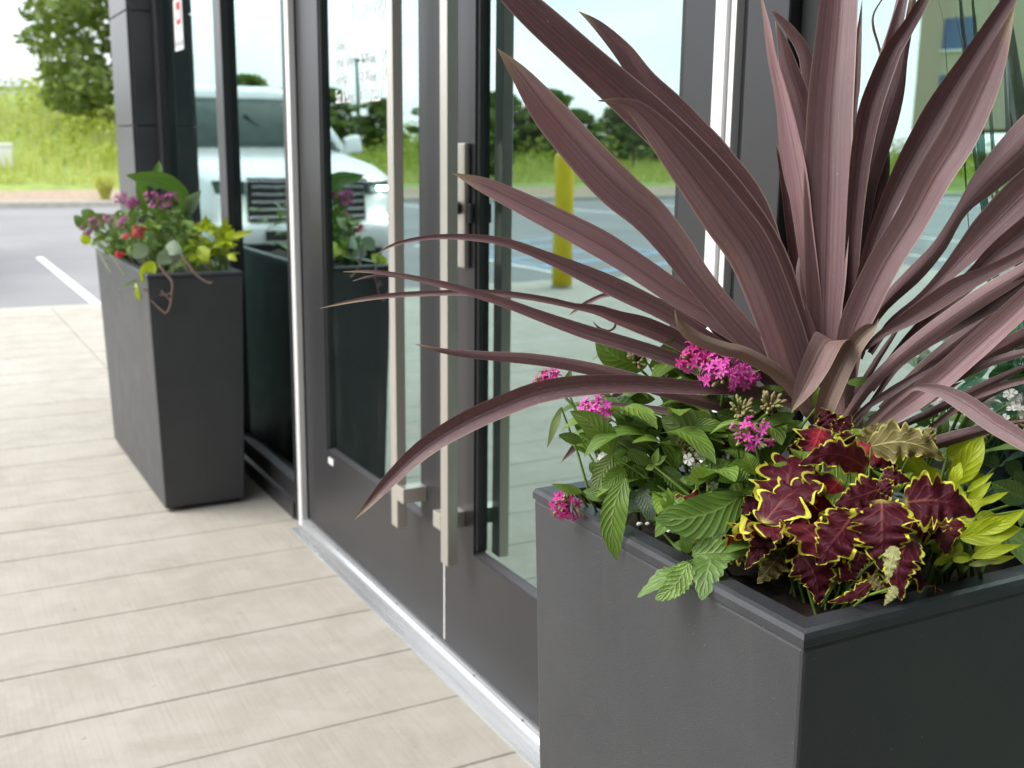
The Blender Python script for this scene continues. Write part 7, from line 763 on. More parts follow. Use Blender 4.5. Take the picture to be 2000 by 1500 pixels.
SPOTS = {'pink_head': [(0.7155, 0.9221, 0.9392, 0.021, 1, 0.7), (0.7285, 0.8893, 0.9287, 0.026, 1, 1), (0.6298, 0.9769, 0.8778, 0.023, 1, 1), (0.5988, 0.9817, 0.7786, 0.022, -1, 0.8), (0.6201, 1.0667, 0.8917, 0.021, 0, 0.7), (0.7169, 0.8258, 0.8793, 0.024, 1, 0.35), (0.7533, 0.8863, 0.9234, 0.016, 1, 1)], 'bud_head': [(0.7021, 1.0072, 0.9248, 0.014), (0.7278, 0.8592, 0.8977, 0.016), (0.6685, 0.94, 0.8099, 0.014), (0.7542, 0.8458, 0.9016, 0.016), (0.6847, 0.8952, 0.8538, 0.012), (0.7275, 0.9891, 0.9068, 0.01), (0.9186, 0.718, 0.8833, 0.01)], 'white_head': [(0.6589, 0.9935, 0.818, 0.011), (0.6884, 0.8798, 0.8463, 0.013), (0.6873, 0.854, 0.8327, 0.014), (0.912, 0.6803, 0.9053, 0.014), (0.9111, 0.7191, 0.92, 0.01), (0.9117, 0.7307, 0.9213, 0.008), (0.9373, 0.7045, 0.9179, 0.009), (0.8405, 0.7453, 0.8697, 0.007), (0.9038, 0.7545, 0.9057, 0.008)], 'perlite': [(0.6142, 0.8475, 0.7862), (0.6167, 0.8407, 0.7874), (0.615, 0.8137, 0.7921)], 'purple_head': [(0.6425, 3.951, 0.9788, 0.032), (0.6612, 3.877, 0.9733, 0.03), (0.72, 3.7122, 0.9678, 0.04), (0.7461, 3.7025, 0.9863, 0.034), (0.6978, 3.7402, 0.9925, 0.03), (0.6042, 4.048, 0.8966, 0.032), (0.5766, 4.1372, 0.8838, 0.034), (0.555, 4.199, 0.8621, 0.032), (0.639, 3.9233, 0.9003, 0.032), (0.6566, 3.887, 0.9585, 0.026)], 'red_head': [(0.6567, 3.7556, 0.8826, 0.03), (0.6109, 3.8896, 0.7995, 0.018), (0.6297, 3.8491, 0.858, 0.016)], 'vine1': [(0.6675, 3.5256, 0.7959), (0.6838, 3.5103, 0.7683), (0.6989, 3.4964, 0.7441), (0.6933, 3.4887, 0.6988), (0.6861, 3.4859, 0.6709), (0.6734, 3.4882, 0.6516), (0.6588, 3.4989, 0.6636), (0.6447, 3.5106, 0.6808), (0.6277, 3.5247, 0.7014)], 'vine2': [(0.7299, 3.4996, 0.828), (0.7462, 3.4842, 0.8004), (0.7654, 3.4665, 0.7693), (0.7856, 3.4511, 0.7504), (0.8007, 3.4414, 0.7436), (0.8073, 3.4387, 0.7472)], 'vine3': [(0.6468, 3.5381, 0.7527), (0.6717, 3.5157, 0.7146), (0.6912, 3.4986, 0.6869), (0.6865, 3.497, 0.6694)], 'vine4': [(0.6192, 3.5464, 0.7244), (0.6491, 3.5262, 0.7074), (0.6804, 3.509, 0.706), (0.6984, 3.5013, 0.715)]}
R = random.Random(11)
# ------------------------------------------------------------------ ground
LOT = -.10
def sstep(a, b, x):
    t = max(0, min(1, (x - a) / (b - a))); return t * t * (3 - 2 * t)
def terrain(x, y):
    e = max(y - 25.5, -28 - x, 0)
    r = e + 0.0
    return LOT - .03 + .45 * sstep(0, 6, r) + 3.0 * sstep(4, 30, r) * (.32 + .68 * sstep(-9, 1, x)) + .25 * mnoise.noise(Vector((x * .07, y * .07, 0))) * sstep(3, 20, r) - 1.3 * sstep(70, 160, r)
def make_ground():
    xs = [-400, -250, -160, -110] + list(range(-90, 61, 3)) + [80, 120, 200, 300]
    ys = [-300, -150, -60, -30, 0, 12, 22] + [24.5, 25.6, 26.5, 27.5, 29] + list(range(31, 100, 3)) + [110, 130, 160, 220, 320, 500, 800]
    vs = [(x, y, terrain(x, y)) for y in ys for x in xs]; nx = len(xs)
    fs = [(j * nx + i, j * nx + i + 1, (j + 1) * nx + i + 1, (j + 1) * nx + i) for j in range(len(ys) - 1) for i in range(nx - 1)]
    m = bpy.data.meshes.new('ground'); m.from_pydata(vs, [], fs); m.shade_smooth(); structure(link('ground', m, 'lawn'))
make_ground()
structure(MB().box(-28, 14, 8.75, 25, LOT - .3, LOT).box(-28, -7.3, -30, 8.746, LOT - .3, LOT).box(-7.296, 14, -30, -6.21, LOT - .3, LOT).build('parking_lot', 'asphalt'))
k = MB().box(-28.2, 14, 25.003, 25.18, LOT - .3, LOT + .13); structure(k.build('kerb', 'kerb', bevel=.02))
k = MB().box(-28.2, -28.003, -30, 25, LOT - .3, LOT + .13); structure(k.build('kerb', 'kerb', bevel=.02))
def mulch_bed():
    xs = list(range(-28, 15, 2)); ys = [25.19, 26.2, 27.2, 28.2, 28.9]
    vs = [(x, y + (.25 * math.sin(x * .7) if y > 28.5 else 0), max(terrain(x, y), LOT + .02) + .05 - (.06 if y > 28.5 else 0)) for y in ys for x in xs]; n = len(xs)
    fs = [(j * n + i, j * n + i + 1, (j + 1) * n + i + 1, (j + 1) * n + i) for j in range(len(ys) - 1) for i in range(n - 1)]
    m = bpy.data.meshes.new('mulch_bed'); m.from_pydata(vs, [], fs); structure(link('mulch_bed', m, 'mulch'))
mulch_bed()
# painted bay lines and a blue-edged access aisle
lines = MB()
for x in (1.29, -3.9, 3.9, 6.5, 9.1): lines.box(x - .038, x + .038, 8.95, 13.8, LOT, LOT + .004)
lines.box(-9.2, -9.1, 8.95, 13.8, LOT, LOT + .004).box(-11.9, -11.8, 8.95, 13.8, LOT, LOT + .004)
for x in range(-26, 12, 3): lines.box(x - .05, x + .05, 19.6, 24.6, LOT, LOT + .004)
structure(lines.build('bay_lines', 'paint_white'))
aisle = MB()
aisle.box(-6.45, -6.35, 8.95, 13.8, LOT, LOT + .005).box(-4.15, -4.05, 8.95, 13.8, LOT, LOT + .005)
for i in range(6):
    y = 9.0 + i * .85
    p = [(-4.16, y), (-4.16, y + .13), (-6.34, y + .13 + .9), (-6.34, y + .9)]
    aisle.hexa([(a, b, LOT) for a, b in p] + [(a, b, LOT + .005) for a, b in p])
structure(aisle.build('aisle_hatching', 'paint_blue'))

# sidewalk: a bed with scored concrete planks, each its own piece
def make_sidewalk():
    bed = structure(MB().box(-7.2, 1.3, -6.0, 8.70, -.3, -.012).build('sidewalk', 'joint'))
    pitch = .2587; y0 = 2.26 - 32 * pitch; k = 0; cache = {}
    while True:
        ya = y0 + k * pitch; yb = ya + pitch
        if ya > 8.6: break
        if yb > 8.7: yb = 8.7
        br = [-7.2, -4.6, -2.1, 1.02] if ya < 4.62 else [-7.2, -4.6, -2.1, .865, 1.3]
        for xa, xb in zip(br[:-1], br[1:]):
            g = .0016; gx = .002
            key = (round(xb - xa, 3), round(yb - ya, 3), gx)
            if key not in cache:
                hx, hy = (xb - xa) / 2 - gx, (yb - ya) / 2 - g
                b = MB(); c = .0025
                b.v = [(sx * hx, sy * hy, -.02) for sx, sy in ((-1, -1), (1, -1), (1, 1), (-1, 1))] + [(sx * hx, sy * hy, -c) for sx, sy in ((-1, -1), (1, -1), (1, 1), (-1, 1))] + [(sx * (hx - c), sy * (hy - c), 0) for sx, sy in ((-1, -1), (1, -1), (1, 1), (-1, 1))]
                b.f = [(0, 1, 5, 4), (1, 2, 6, 5), (2, 3, 7, 6), (3, 0, 4, 7), (4, 5, 9, 8), (5, 6, 10, 9), (6, 7, 11, 10), (7, 4, 8, 11), (8, 9, 10, 11)]
                cache[key] = b.mesh('plank')
            o = link('plank', cache[key], 'concrete', bed, ((xa + xb) / 2, (ya + yb) / 2, R.uniform(-.0006, .0006)))
        k += 1
    structure(MB().box(-7.3, 1.3, 8.704, 8.80, -.3, -.004).box(-7.3, -7.204, -6, 8.70, -.3, -.004).build('kerb', 'kerb', bevel=.015))
make_sidewalk()

# ------------------------------------------------------------------ building
bld = empty('storefront_building', (1.0, 2.2, 0), 'dark framed glass storefront with a pair of glazed entrance doors', 'building')
def bp(b, name, mat, parent=None, bevel=0, smooth=False):
    """a part given in world coordinates, put under the building or one of its parts"""
    o = b.build(name, mat, None, bevel, smooth); o.parent = parent or bld; o.matrix_parent_inverse = (parent or bld).matrix_world.inverted() if parent is None else Matrix.Identity(4)
    if parent is None: o.matrix_parent_inverse = Matrix.Translation((-1.0, -2.2, 0))
    return o
ZT = 2.45
bp(MB().box(1.02, 9, -6.0, 5.148, 2.75, 4.6), 'wall', 'tile_dark')
bp(MB().box(1.0, 9, -6.2, 5.62, 4.604, 4.75), 'parapet_cap', 'bronze', bevel=.01)
canopy = bp(MB().box(.62, 1.016, -6.0, 5.1, 2.80, 3.05), 'canopy', 'soffit', bevel=.01)
bp(MB().box(.56, .617, -6.03, 5.13, 2.77, 3.10), 'canopy_fascia', 'bronze', bevel=.004)
bp(MB().box(1.10, 8.9, -6, 5.14, -.2, .006), 'interior_floor', 'carpet')
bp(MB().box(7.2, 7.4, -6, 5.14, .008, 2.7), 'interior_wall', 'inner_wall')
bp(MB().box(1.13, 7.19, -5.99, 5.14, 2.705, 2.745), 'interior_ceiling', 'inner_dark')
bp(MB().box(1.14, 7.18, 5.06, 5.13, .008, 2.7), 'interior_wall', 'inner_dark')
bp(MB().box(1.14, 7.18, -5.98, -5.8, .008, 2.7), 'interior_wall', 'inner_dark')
bp(MB().box(1.75, 1.86, .72, .83, .008, 2.7), 'interior_post', 'white_plastic', bevel=.004)
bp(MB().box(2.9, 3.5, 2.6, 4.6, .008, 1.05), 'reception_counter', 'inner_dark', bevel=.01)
st = MB()
for dx in (0, .9):
    st.hexa([(2.4 + dx, .2, .05), (2.46 + dx, .2, .05), (2.46 + dx, 2.4, 2.05), (2.4 + dx, 2.4, 2.05), (2.4 + dx, .2, .33), (2.46 + dx, .2, .33), (2.46 + dx, 2.4, 2.33), (2.4 + dx, 2.4, 2.33)])
for i in range(11): st.box(2.462, 3.298, .25 + i * .2, .43 + i * .2, .20 + i * .182, .24 + i * .182)
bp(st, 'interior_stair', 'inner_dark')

bp(MB().box(-6.9, .996, -6.2, -1.35, .001, 5.6), 'light_blocker', 'tile_dark', bevel=.01)  # added unseen mass behind the camera, keeps skylight off the faces turned to it
# tiled pier at the corner
pier = bp(MB().box(.908, 1.25, 5.162, 5.59, -.02, 4.58), 'pier', 'grout')
zj = [-.20 + .48 * i for i in range(11)]
def tile(b): o = b.build('tile', 'tile_dark', None, .002); o.parent = pier; return o
for z in zj[:-1]:
    z0, z1 = max(z, .002) + .003, min(z + .48, 4.57) - .003
    if z1 - z0 < .05: continue
    tile(MB().box(.896, .907, 5.156, 5.589, z0, z1))
    tile(MB().box(.909, 1.02, 5.150, 5.161, z0, z1))

# sidelights: mullions, sill, panes
def mull(y0, y1, x0=.985, x1=1.09, z1=ZT): return bp(MB().box(x0, x1, y0, y1, .003, z1), 'mullion', 'bronze', bevel=.003)
mull(4.012, 4.12, 1.008); mull(5.075, 5.148, 1.0); mull(3.232, 3.29, 1.0)
bp(MB().extrude([(.995, .003), (.995, .055), (1.006, .062), (1.006, .118), (1.03, .128), (1.09, .128), (1.09, .003)], 3.292, 4.010), 'sill', 'bronze')
bp(MB().extrude([(.995, .003), (.995, .055), (1.006, .062), (1.006, .118), (1.03, .128), (1.09, .128), (1.09, .003)], 4.122, 5.073), 'sill', 'bronze')
bp(MB().box(1.0, 1.09, -6, 5.148, ZT + .002, ZT + .08), 'head_rail', 'bronze', bevel=.003)
bp(MB().box(1.034, 1.048, -6, 5.14, ZT + .082, 2.748), 'transom_pane', 'storefront_glass')
def pane(y0, y1, z0, z1, x=1.034, parent=None): return bp(MB().box(x, x + .024, y0, y1, z0, z1), 'glass_pane', 'storefront_glass', parent)
pane(3.292, 4.010, .13, ZT - .002); pane(4.122, 5.073, .13, ZT - .002)
# right-hand window
mull(1.131, 1.212, 1.0); bp(MB().box(1.012, 1.05, 1.213, 1.232, .003, ZT), 'gasket', 'gasket')
bp(MB().box(1.02, 1.06, 1.100, 1.129, .13, ZT), 'gasket', 'gasket'); bp(MB().box(1.044, 1.054, 1.078, 1.098, .13, ZT), 'spacer_bar', 'car_chrome')
pane(-1.05, 1.0985, .13, ZT - .002, 1.030)
mull(-1.14, -1.055, 1.0); pane(-3.4, -1.145, .13, ZT - .002, 1.030)
bp(MB().extrude([(.995, .003), (.995, .055), (1.006, .062), (1.006, .118), (1.03, .128), (1.09, .128), (1.09, .003)], -1.05, 1.129), 'sill', 'bronze')
bp(MB().extrude([(.995, .003), (.995, .118), (1.03, .128), (1.09, .128), (1.09, .003)], -3.4, -1.145), 'sill', 'bronze')
bp(MB().box(1.0, 1.12, -6, -3.405, .003, ZT), 'wall_panel', 'tile_dark')
# bright aluminium cover strips either side of the doors
bp(MB().box(.992, 1.012, 3.196, 3.228, .004, ZT), 'cover_strip', 'aluminium', bevel=.002)
bp(MB().box(.994, 1.012, 1.247, 1.272, .004, ZT), 'cover_strip', 'aluminium', bevel=.002)
bp(MB().box(1.0, 1.05, 1.234, 1.245, .004, ZT), 'door_jamb', 'aluminium', bevel=.001)
bp(MB().extrude([(.956, .0006), (.957, .006), (.966, .0085), (.968, .005), (.972, .005), (.974, .010), (.984, .013), (.986, .009), (.990, .009), (.993, .020), (.999, .0285), (1.002, .027), (1.009, .029), (1.09, .031), (1.09, .0006)], 1.246, 3.20), 'threshold', 'threshold_metal')
for i in range(9): bp(MB().lathe([(.0035, 0), (.0028, .0012), (0.0005, .0013)], (1.003, 1.36 + i * .22, .0282), 8), 'screw', 'pole_grey')

# doors: frame mesh with pane, bead, pull handle and so on as sub-parts
def door(y0, y1, lock_side, name_label):
    sw = .10; hs = .146 if lock_side == 'hi' else .122
    a, b = (y0 + .088, y1 - hs) if lock_side == 'hi' else (y0 + hs, y1 - .188)
    x0, x1 = 1.013, 1.058; zb, zg, zt = .036, .296, ZT - .01
    f = MB().box(x0, x1, y0, a, zb, zt).box(x0, x1, b, y1, zb, zt).box(x0, x1, a, b, zb, zg).box(x0, x1, a, b, zt - .1, zt)
    d = bp(f, 'door', 'bronze'); d['label'] = name_label
    def sub(m, n, mat, bev=0, sm=False):
        o = m.build(n, mat, None, bev, sm); o.parent = d; return o
    sub(MB().box(1.028, 1.050, a + .013, b - .013, zg + .011, zt - .105), 'glass_pane', 'storefront_glass')
    g = MB().box(1.0165, 1.054, a + .0005, a + .0135, zg + .011, zt - .101).box(1.0165, 1.054, b - .0135, b - .0005, zg + .011, zt - .101)
    sub(g, 'glazing_gasket', 'gasket')
    sub(MB().extrude([(1.0145, zg + .0005), (1.0265, zg + .0105), (1.054, zg + .0105), (1.054, zg + .0005)], a, b), 'glazing_bead', 'bronze')
    return d, sub, a, b, zg
dl, subl, la, lb, zg = door(2.197, 3.188, 'lo', 'left door leaf with white opening hours on its glass')
dr, subr, ra, rb, _ = door(1.275, 2.1905, 'hi', 'right door leaf with a lock plate and a poster behind its glass')
subr(MB().box(1.0124, 1.05, 2.1912, 2.1964, .04, ZT - .012), 'astragal', 'aluminium')
def pull(sub, yb0, yb1, yk0, yk1):
    h = MB().box(.954, .978, yb0, yb1, .277, 2.02); o = sub(h, 'pull_handle', 'steel', .0012)
    for z in (.347, 1.86):
        sub(MB().box(.9535, 1.0128, yk0, yk1, z, z + .036), 'handle_bracket', 'steel', .001)
pull(subl, 2.330, 2.365, 2.291, 2.3295); pull(subr, 2.050, 2.085, 2.0855, 2.124)
subr(MB().box(1.001, 1.0127, 2.066, 2.103, .912, 1.165), 'lock_plate', 'steel', .003)
subr(MB().lathe([(.0135, 0), (.0135, .009), (.010, .011)], (.992, 2.093, 1.035), 20, 'x'), 'lock_cylinder', 'gasket')
subr(MB().box(1.003, 1.0127, 2.046, 2.0625, 1.005, 1.045), 'thumb_turn', 'gasket', .003)
subl(MB().box(1.0105, 1.0128, 2.945, 2.985, .262, .280), 'maker_plate', 'aluminium')

# lettering and poster on the glass
def text(body, size, y, z, parent_sub, mat, name, x=1.0272, flip=1):
    c = bpy.data.curves.new(name, 'FONT'); c.body = body; c.size = size; c.extrude = .0002; c.align_x = 'LEFT'; c.resolution_u = 3
    t = bpy.data.objects.new(name, c); COL.objects.link(t)
    m = bpy.data.meshes.new_from_object(t.evaluated_get(bpy.context.evaluated_depsgraph_get())); bpy.data.objects.remove(t)
    # text runs towards -Y so that it reads from outside
    m.transform(Matrix(((0, 0, 1, x), (-1, 0, 0, y), (0, 1, 0, z), (0, 0, 0, 1))))
    o = bpy.data.objects.new(name, m); COL.objects.link(o); m.materials.append(M[mat]); o.parent = parent_sub; return o
def letter(body, size, y, z, sub_parent, mat='lettering', name='lettering', x=1.0272, sx=.69):
    o = text(body, size, 0, 0, sub_parent, mat, name, x)
    o.data.transform(Matrix.Diagonal((1, sx, 1, 1))); o.data.transform(Matrix.Translation((0, y, z))); return o
letter('Township', .074, 2.79, 1.470, dl, sx=.82)
letter('Hours', .047, 2.90, 1.398, dl)
letter('Mon-Thur:', .047, 2.902, 1.358, dl); letter('8:30am - 5:00pm', .047, 2.722, 1.355, dl, sx=.78)
letter('Friday:', .047, 2.902, 1.316, dl); letter('8:30am - 5:00pm', .047, 2.722, 1.312, dl, sx=.78)
letter('Sat & Sun:', .049, 2.905, 1.268, dl); letter('CLOSED', .049, 2.722, 1.265, dl, sx=.78)
# poster inside the right door
def pq(y0, y1, z0, z1, mat, x, name='poster_panel'):
    o = MB().box(x, x + .0008, y0, y1, z0, z1).build(name, mat); o.parent = dr; return o
pq(1.60, 1.785, 1.235, 1.56, 'white_plastic', 1.0515, 'poster')
pq(1.60, 1.785, 1.374, 1.56, 'poster_dark', 1.0506)
pq(1.69, 1.785, 1.315, 1.372, 'poster_yellow', 1.0507); pq(1.60, 1.688, 1.330, 1.372, 'poster_pale', 1.0507)
pq(1.690, 1.735, 1.24, 1.300, 'poster_blue', 1.0507)
letter('CAUTION', .040, 1.772, 1.386, dr, 'lettering', 'poster_text', 1.0503, .8)
letter('pno', .036, 1.728, 1.345, dr, 'poster_dark', 'poster_text', 1.0503, .85)
# notice sticker on the far sidelight
nt_ = MB().box(1.0320, 1.0338, 4.71, 4.86, 1.535, 1.735).build('notice_sticker', 'white_plastic', None, 0)
tag(nt_, 'small red and white notice sticker on the far sidelight glass', 'sticker')
for b_, mt in (((1.0312, 1.0319, 4.735, 4.815, 1.635, 1.722), 'sign_red'), ((1.0312, 1.0319, 4.72, 4.85, 1.552, 1.572), 'sign_grey'), ((1.0308, 1.0311, 4.755, 4.80, 1.655, 1.69), 'lettering')):
    o = MB().box(*b_).build('printed_patch', mt); o.parent = nt_

# bollard
def bollard(x, y, label):
    t = empty('bollard', (x, y, 0), label, 'bollard')
    MB().lathe([(.085, .002), (.085, 1.08), (.083, 1.11), (.07, 1.135), (.045, 1.148), (.01, 1.152)], n=28).build('sleeve', 'yellow_sleeve', t, smooth=True)
    MB().lathe([(.098, .0005), (.098, .012), (.087, .018)], n=28).build('base_collar', 'pole_grey', t)
bollard(-2.87, 8.24, 'yellow sleeved bollard at the sidewalk edge, mirrored in the right door glass')

# ------------------------------------------------------------------ white SUV, nose towards the camera
def suv(loc, label):
    t = empty('parked_suv', loc, label, 'car')
    def loft(secs, name, mat, closed=True, smooth=True):
        b = MB(); n = len(secs[0])
        for s_ in secs: b.v += s_
        for i in range(len(secs) - 1):
            for j in range(n if closed else n - 1):
                b.f.append((i * n + j, i * n + (j + 1) % n, (i + 1) * n + (j + 1) % n, (i + 1) * n + j))
        if closed: b.f.append(tuple(range(n))); b.f.append(tuple((len(secs) - 1) * n + j for j in reversed(range(n))))
        o = b.build(name, mat, t, 0, smooth); return o
    def sec(y, hw, zb, zs, zt, ht):
        """half section: sill, shoulder, top edge, rounded"""
        R_ = [(hw - .06, zb), (hw - .005, zb + .10), (hw, (zb + zs) / 2), (hw - .01, zs - .06), (hw - .06, zs), (ht, zt - .025), (ht * .8, zt - .004), (ht * .4, zt + .008)]
        return [(x, y, z) for x, z in R_] + [(-x, y, z) for x, z in reversed(R_)]
    body = loft([sec(.03, .78, .42, .86, .92, .66), sec(.10, .90, .30, .93, .99, .72), sec(.30, .97, .28, 1.0, 1.06, .78), sec(.75, 1.0, .28, 1.10, 1.16, .82), sec(1.30, 1.005, .28, 1.16, 1.235, .84), sec(1.62, 1.01, .28, 1.20, 1.265, .86), sec(2.4, 1.01, .28, 1.22, 1.24, .90), sec(4.7, 1.0, .28, 1.22, 1.24, .90), sec(5.15, .95, .36, 1.16, 1.19, .86), sec(5.25, .86, .42, 1.02, 1.06, .8)], 'body', 'car_white')
    def gsec(y, wb, zb, wt, zt): return [(wb, y, zb), (wt + .03, y, zt - .08), (wt, y, zt), (wt * .5, y, zt + .015), (-wt * .5, y, zt + .015), (-wt, y, zt), (-wt - .03, y, zt - .08), (-wb, y, zb)]
    gh = loft([gsec(1.50, .86, 1.235, .80, 1.262), gsec(1.95, .89, 1.22, .77, 1.60), gsec(2.28, .92, 1.22, .75, 1.82), gsec(2.6, .92, 1.22, .75, 1.87), gsec(4.6, .92, 1.22, .74, 1.87), gsec(5.0, .90, 1.2, .72, 1.76), gsec(5.18, .88, 1.18, .78, 1.30)], 'cabin_glass', 'car_glass')
    def rs(y, w, z): return [(w, y, z - .05), (w * .96, y, z + .012), (w * .5, y, z + .05), (-w * .5, y, z + .05), (-w * .96, y, z + .012), (-w, y, z - .05)]
    loft([rs(2.20, .775, 1.80), rs(2.34, .79, 1.86), rs(2.7, .795, 1.89), rs(4.5, .785, 1.89), rs(4.98, .77, 1.82)], 'roof', 'car_white')
    for s_ in (-1, 1):
        MB().tube([(s_ * .875, 1.52, 1.25), (s_ * .82, 1.9, 1.55), (s_ * .775, 2.28, 1.83)], .045, 8).build('pillar', 'car_white', t, smooth=True)
        MB().tube([(s_ * .93, 3.2, 1.22), (s_ * .80, 3.2, 1.85)], .04, 6).build('pillar', 'car_black', t)
        MB().tube([(s_ * .62, 2.5, 1.93), (s_ * .62, 3.4, 1.965), (s_ * .62, 4.7, 1.93)], .018, 6).build('roof_rail', 'car_chrome', t)
        mir = MB(); 
        mir.hexa([(s_ * 1.03, 1.78, 1.20), (s_ * 1.27, 1.82, 1.22), (s_ * 1.27, 1.95, 1.22), (s_ * 1.03, 1.92, 1.20), (s_ * 1.03, 1.79, 1.36), (s_ * 1.22, 1.82, 1.42), (s_ * 1.22, 1.93, 1.42), (s_ * 1.03, 1.92, 1.38)])
        o = mir.build('wing_mirror', 'car_white', t, .03, True); MB().box(min(s_ * .94, s_ * 1.05), max(s_ * .94, s_ * 1.05), 1.84, 1.90, 1.23, 1.27).build('mirror_arm', 'car_black', o)
        h = MB().hexa([(s_ * .60, -.012, .83), (s_ * .86, .055, .84), (s_ * .86, .12, .84), (s_ * .60, .06, .83), (s_ * .60, .0, .95), (s_ * .88, .09, .955), (s_ * .88, .15, .955), (s_ * .60, .07, .95)]).build('headlight', 'car_glass', t, .01)
        MB().box(min(s_ * .70, s_ * .81), max(s_ * .70, s_ * .81), -.022, .0, .865, .905).build('headlight_lamp', 'headlight_lit', h)
        MB().box(min(s_ * .68, s_ * .80), max(s_ * .68, s_ * .80), -.03, .06, .60, .635).build('fog_lamp', 'headlight_lit', t)
        for yw in (.95, 3.95):
            w = MB().lathe([(.20, -.12), (.375, -.125), (.40, -.09), (.40, .09), (.375, .125), (.20, .12)], (s_ * .88, yw, .40), 28, 'x').build('wheel', 'tyre', t, smooth=True)
            MB().lathe([(.03, 0), (.25, .01), (.27, .03)] if s_ < 0 else [(.03, 0), (.25, -.01), (.27, -.03)], (s_ * 1.0, yw, .40), 20, 'x').build('rim', 'car_chrome', w)
    MB().box(-.58, .58, -.015, .06, .58, .95).build('grille', 'car_black', t, .01)
    for i in range(5): MB().box(-.56, .56, -.035, -.012, .61 + i * .07, .632 + i * .07).build('grille_bar', 'car_chrome', t, .004)
    MB().box(-.60, .60, -.04, -.01, .955, .985).build('hood_trim', 'car_chrome', t, .004)
    bmp = loft([[(x, y - .03 + .10 * abs(x) ** 3, z) for z, y in ((.30, .08), (.38, -.02), (.50, -.04), (.56, -.02), (.56, .1), (.30, .15))] for x in (-.93, -.7, -.35, 0, .35, .7, .93)], 'bumper', 'car_white')
    MB().box(-.45, .45, -.075, -.05, .40, .49).build('lower_intake', 'car_black', t)
    for s_ in (-.35, .33): MB().tube([(s_, 1.56, 1.29), (s_ + .25, 1.72, 1.42), (s_ + .42, 1.90, 1.60)], .012, 5).build('wiper', 'car_black', t)
    return t
suv((-1.30, 10.35, LOT), 'white SUV parked nose-in beyond the sidewalk end, mirrored in the left glass')

# ------------------------------------------------------------------ trees and far things
def leaf_cloud(b, c, rad, n, size, rng, flat=.0, shell=.55):
    for _ in range(n):
        while True:
            d = Vector((rng.uniform(-1, 1), rng.uniform(-1, 1), rng.uniform(-1, 1)))
            if .05 < d.length <= 1: break
        if d.length < shell: d = d.normalized() * rng.uniform(shell, 1)
        p = Vector(c) + Vector((d.x * rad[0], d.y * rad[1], d.z * rad[2]))
        s_ = size * rng.uniform(.6, 1.3); a = Vector((rng.gauss(0, 1), rng.gauss(0, 1), rng.gauss(0, .6))).normalized(); q = a.cross(Vector((rng.gauss(0, 1), rng.gauss(0, 1), rng.gauss(0, 1)))).normalized()
        k = len(b.v); b.v += [tuple(p - a * s_), tuple(p + q * s_ * .45), tuple(p + a * s_), tuple(p - q * s_ * .45)]; b.f.append((k, k + 1, k + 2, k + 3))
def broad_tree(h, w, seed, clumps, per, size, skirt=.12):
    rng = random.Random(seed); cr_ = MB(); tr = MB()
    tr.tube([(0, 0, -.4), (.05, 0, h * .25), (0, .08, h * .6), (.05, 0, h * .9)], [h * .022, h * .018, h * .012, h * .004], 8)
    for i in range(clumps):
        z = h * (skirt + (1 - skirt) * (i + .5) / clumps); t_ = z / h; rr = w * math.sin(math.pi * min(1, .18 + .80 * t_)) ** .7
        a = i * 2.399 + rng.uniform(-.5, .5); d_ = rr * rng.uniform(.35, 1.0); c = (d_ * math.cos(a), d_ * math.sin(a), z)
        leaf_cloud(cr_, c, (w * rng.uniform(.26, .42), w * rng.uniform(.26, .42), h * rng.uniform(.045, .085)), per, size, rng)
        if i % 2 == 0: tr.tube([(0, 0, z * .8), (c[0] * .5, c[1] * .5, z * .93), c], [h * .008, h * .006, h * .002], 5)
    return cr_.mesh('crown'), tr.mesh('trunk')
def pine_tree(h, w, seed):
    rng = random.Random(seed); cr_ = MB(); tr = MB(); tr.tube([(0, 0, -.4), (0, 0, h)], [h * .018, h * .003], 7)
    for i in range(26):
        t_ = .14 + .84 * i / 25; z = h * t_; rr = w * (1.02 - t_) * rng.uniform(.55, 1.15)
        for j in range(3):
            a = rng.uniform(0, 6.28); e = Vector((rr * math.cos(a), rr * math.sin(a), z + rr * .18)); tr.tube([(0, 0, z), tuple(e)], [h * .004, h * .001], 4, False)
            for q in range(3): leaf_cloud(cr_, Vector((0, 0, z)).lerp(e, .45 + .27 * q), (rr * .22, rr * .22, .16), 20, .16, rng, shell=.1)
    return cr_.mesh('crown'), tr.mesh('trunk')
def plant_tree(meshes, x, y, s_, rz, label, mat='tree_leaf', name='broadleaf_tree', group=None):
    t = empty(name, (x, y, terrain(x, y) - .05), label, 'tree', group, rz); t.scale = (s_, s_, s_)
    link('crown', meshes[0], mat, t); link('trunk', meshes[1], 'bark', t); return t
T1 = broad_tree(10, 3.9, 3, 60, 330, .20, .10); T2 = broad_tree(6, 3.0, 8, 44, 220, .20, .10); T3 = pine_tree(6.5, 1.9, 5)
plant_tree(T1, 8.0, 41, 1.02, .4, 'large leafy oak rising behind the meadow left of the pier')
plant_tree(T3, -8.6, 33, .62, 1, 'slender open-branched young conifer mirrored beside the SUV roof', 'pine_leaf', 'young_conifer')
plant_tree(T2, -9.6, 43, .5, 2, 'small round tree mirrored left of the SUV roof in the far sidelight')
plant_tree(T2, -13.5, 31, .34, 3, 'low dark round tree mirrored under the opening hours')
plant_tree(T3, -21.5, 34.5, .58, 2.2, 'thin conifer mirrored at the hinge side of the right door', 'pine_leaf', 'young_conifer')
plant_tree(T2, -20.5, 37, .36, .9, 'bright round tree mirrored above the yellow bollard')
plant_tree(T2, -15.5, 36, .34, 4, 'dark tree mirrored beside the lock stile of the right door')
plant_tree(T1, -24.5, 45, .24, 2, 'broad tree far out, mirrored between the bollard and the right stile')
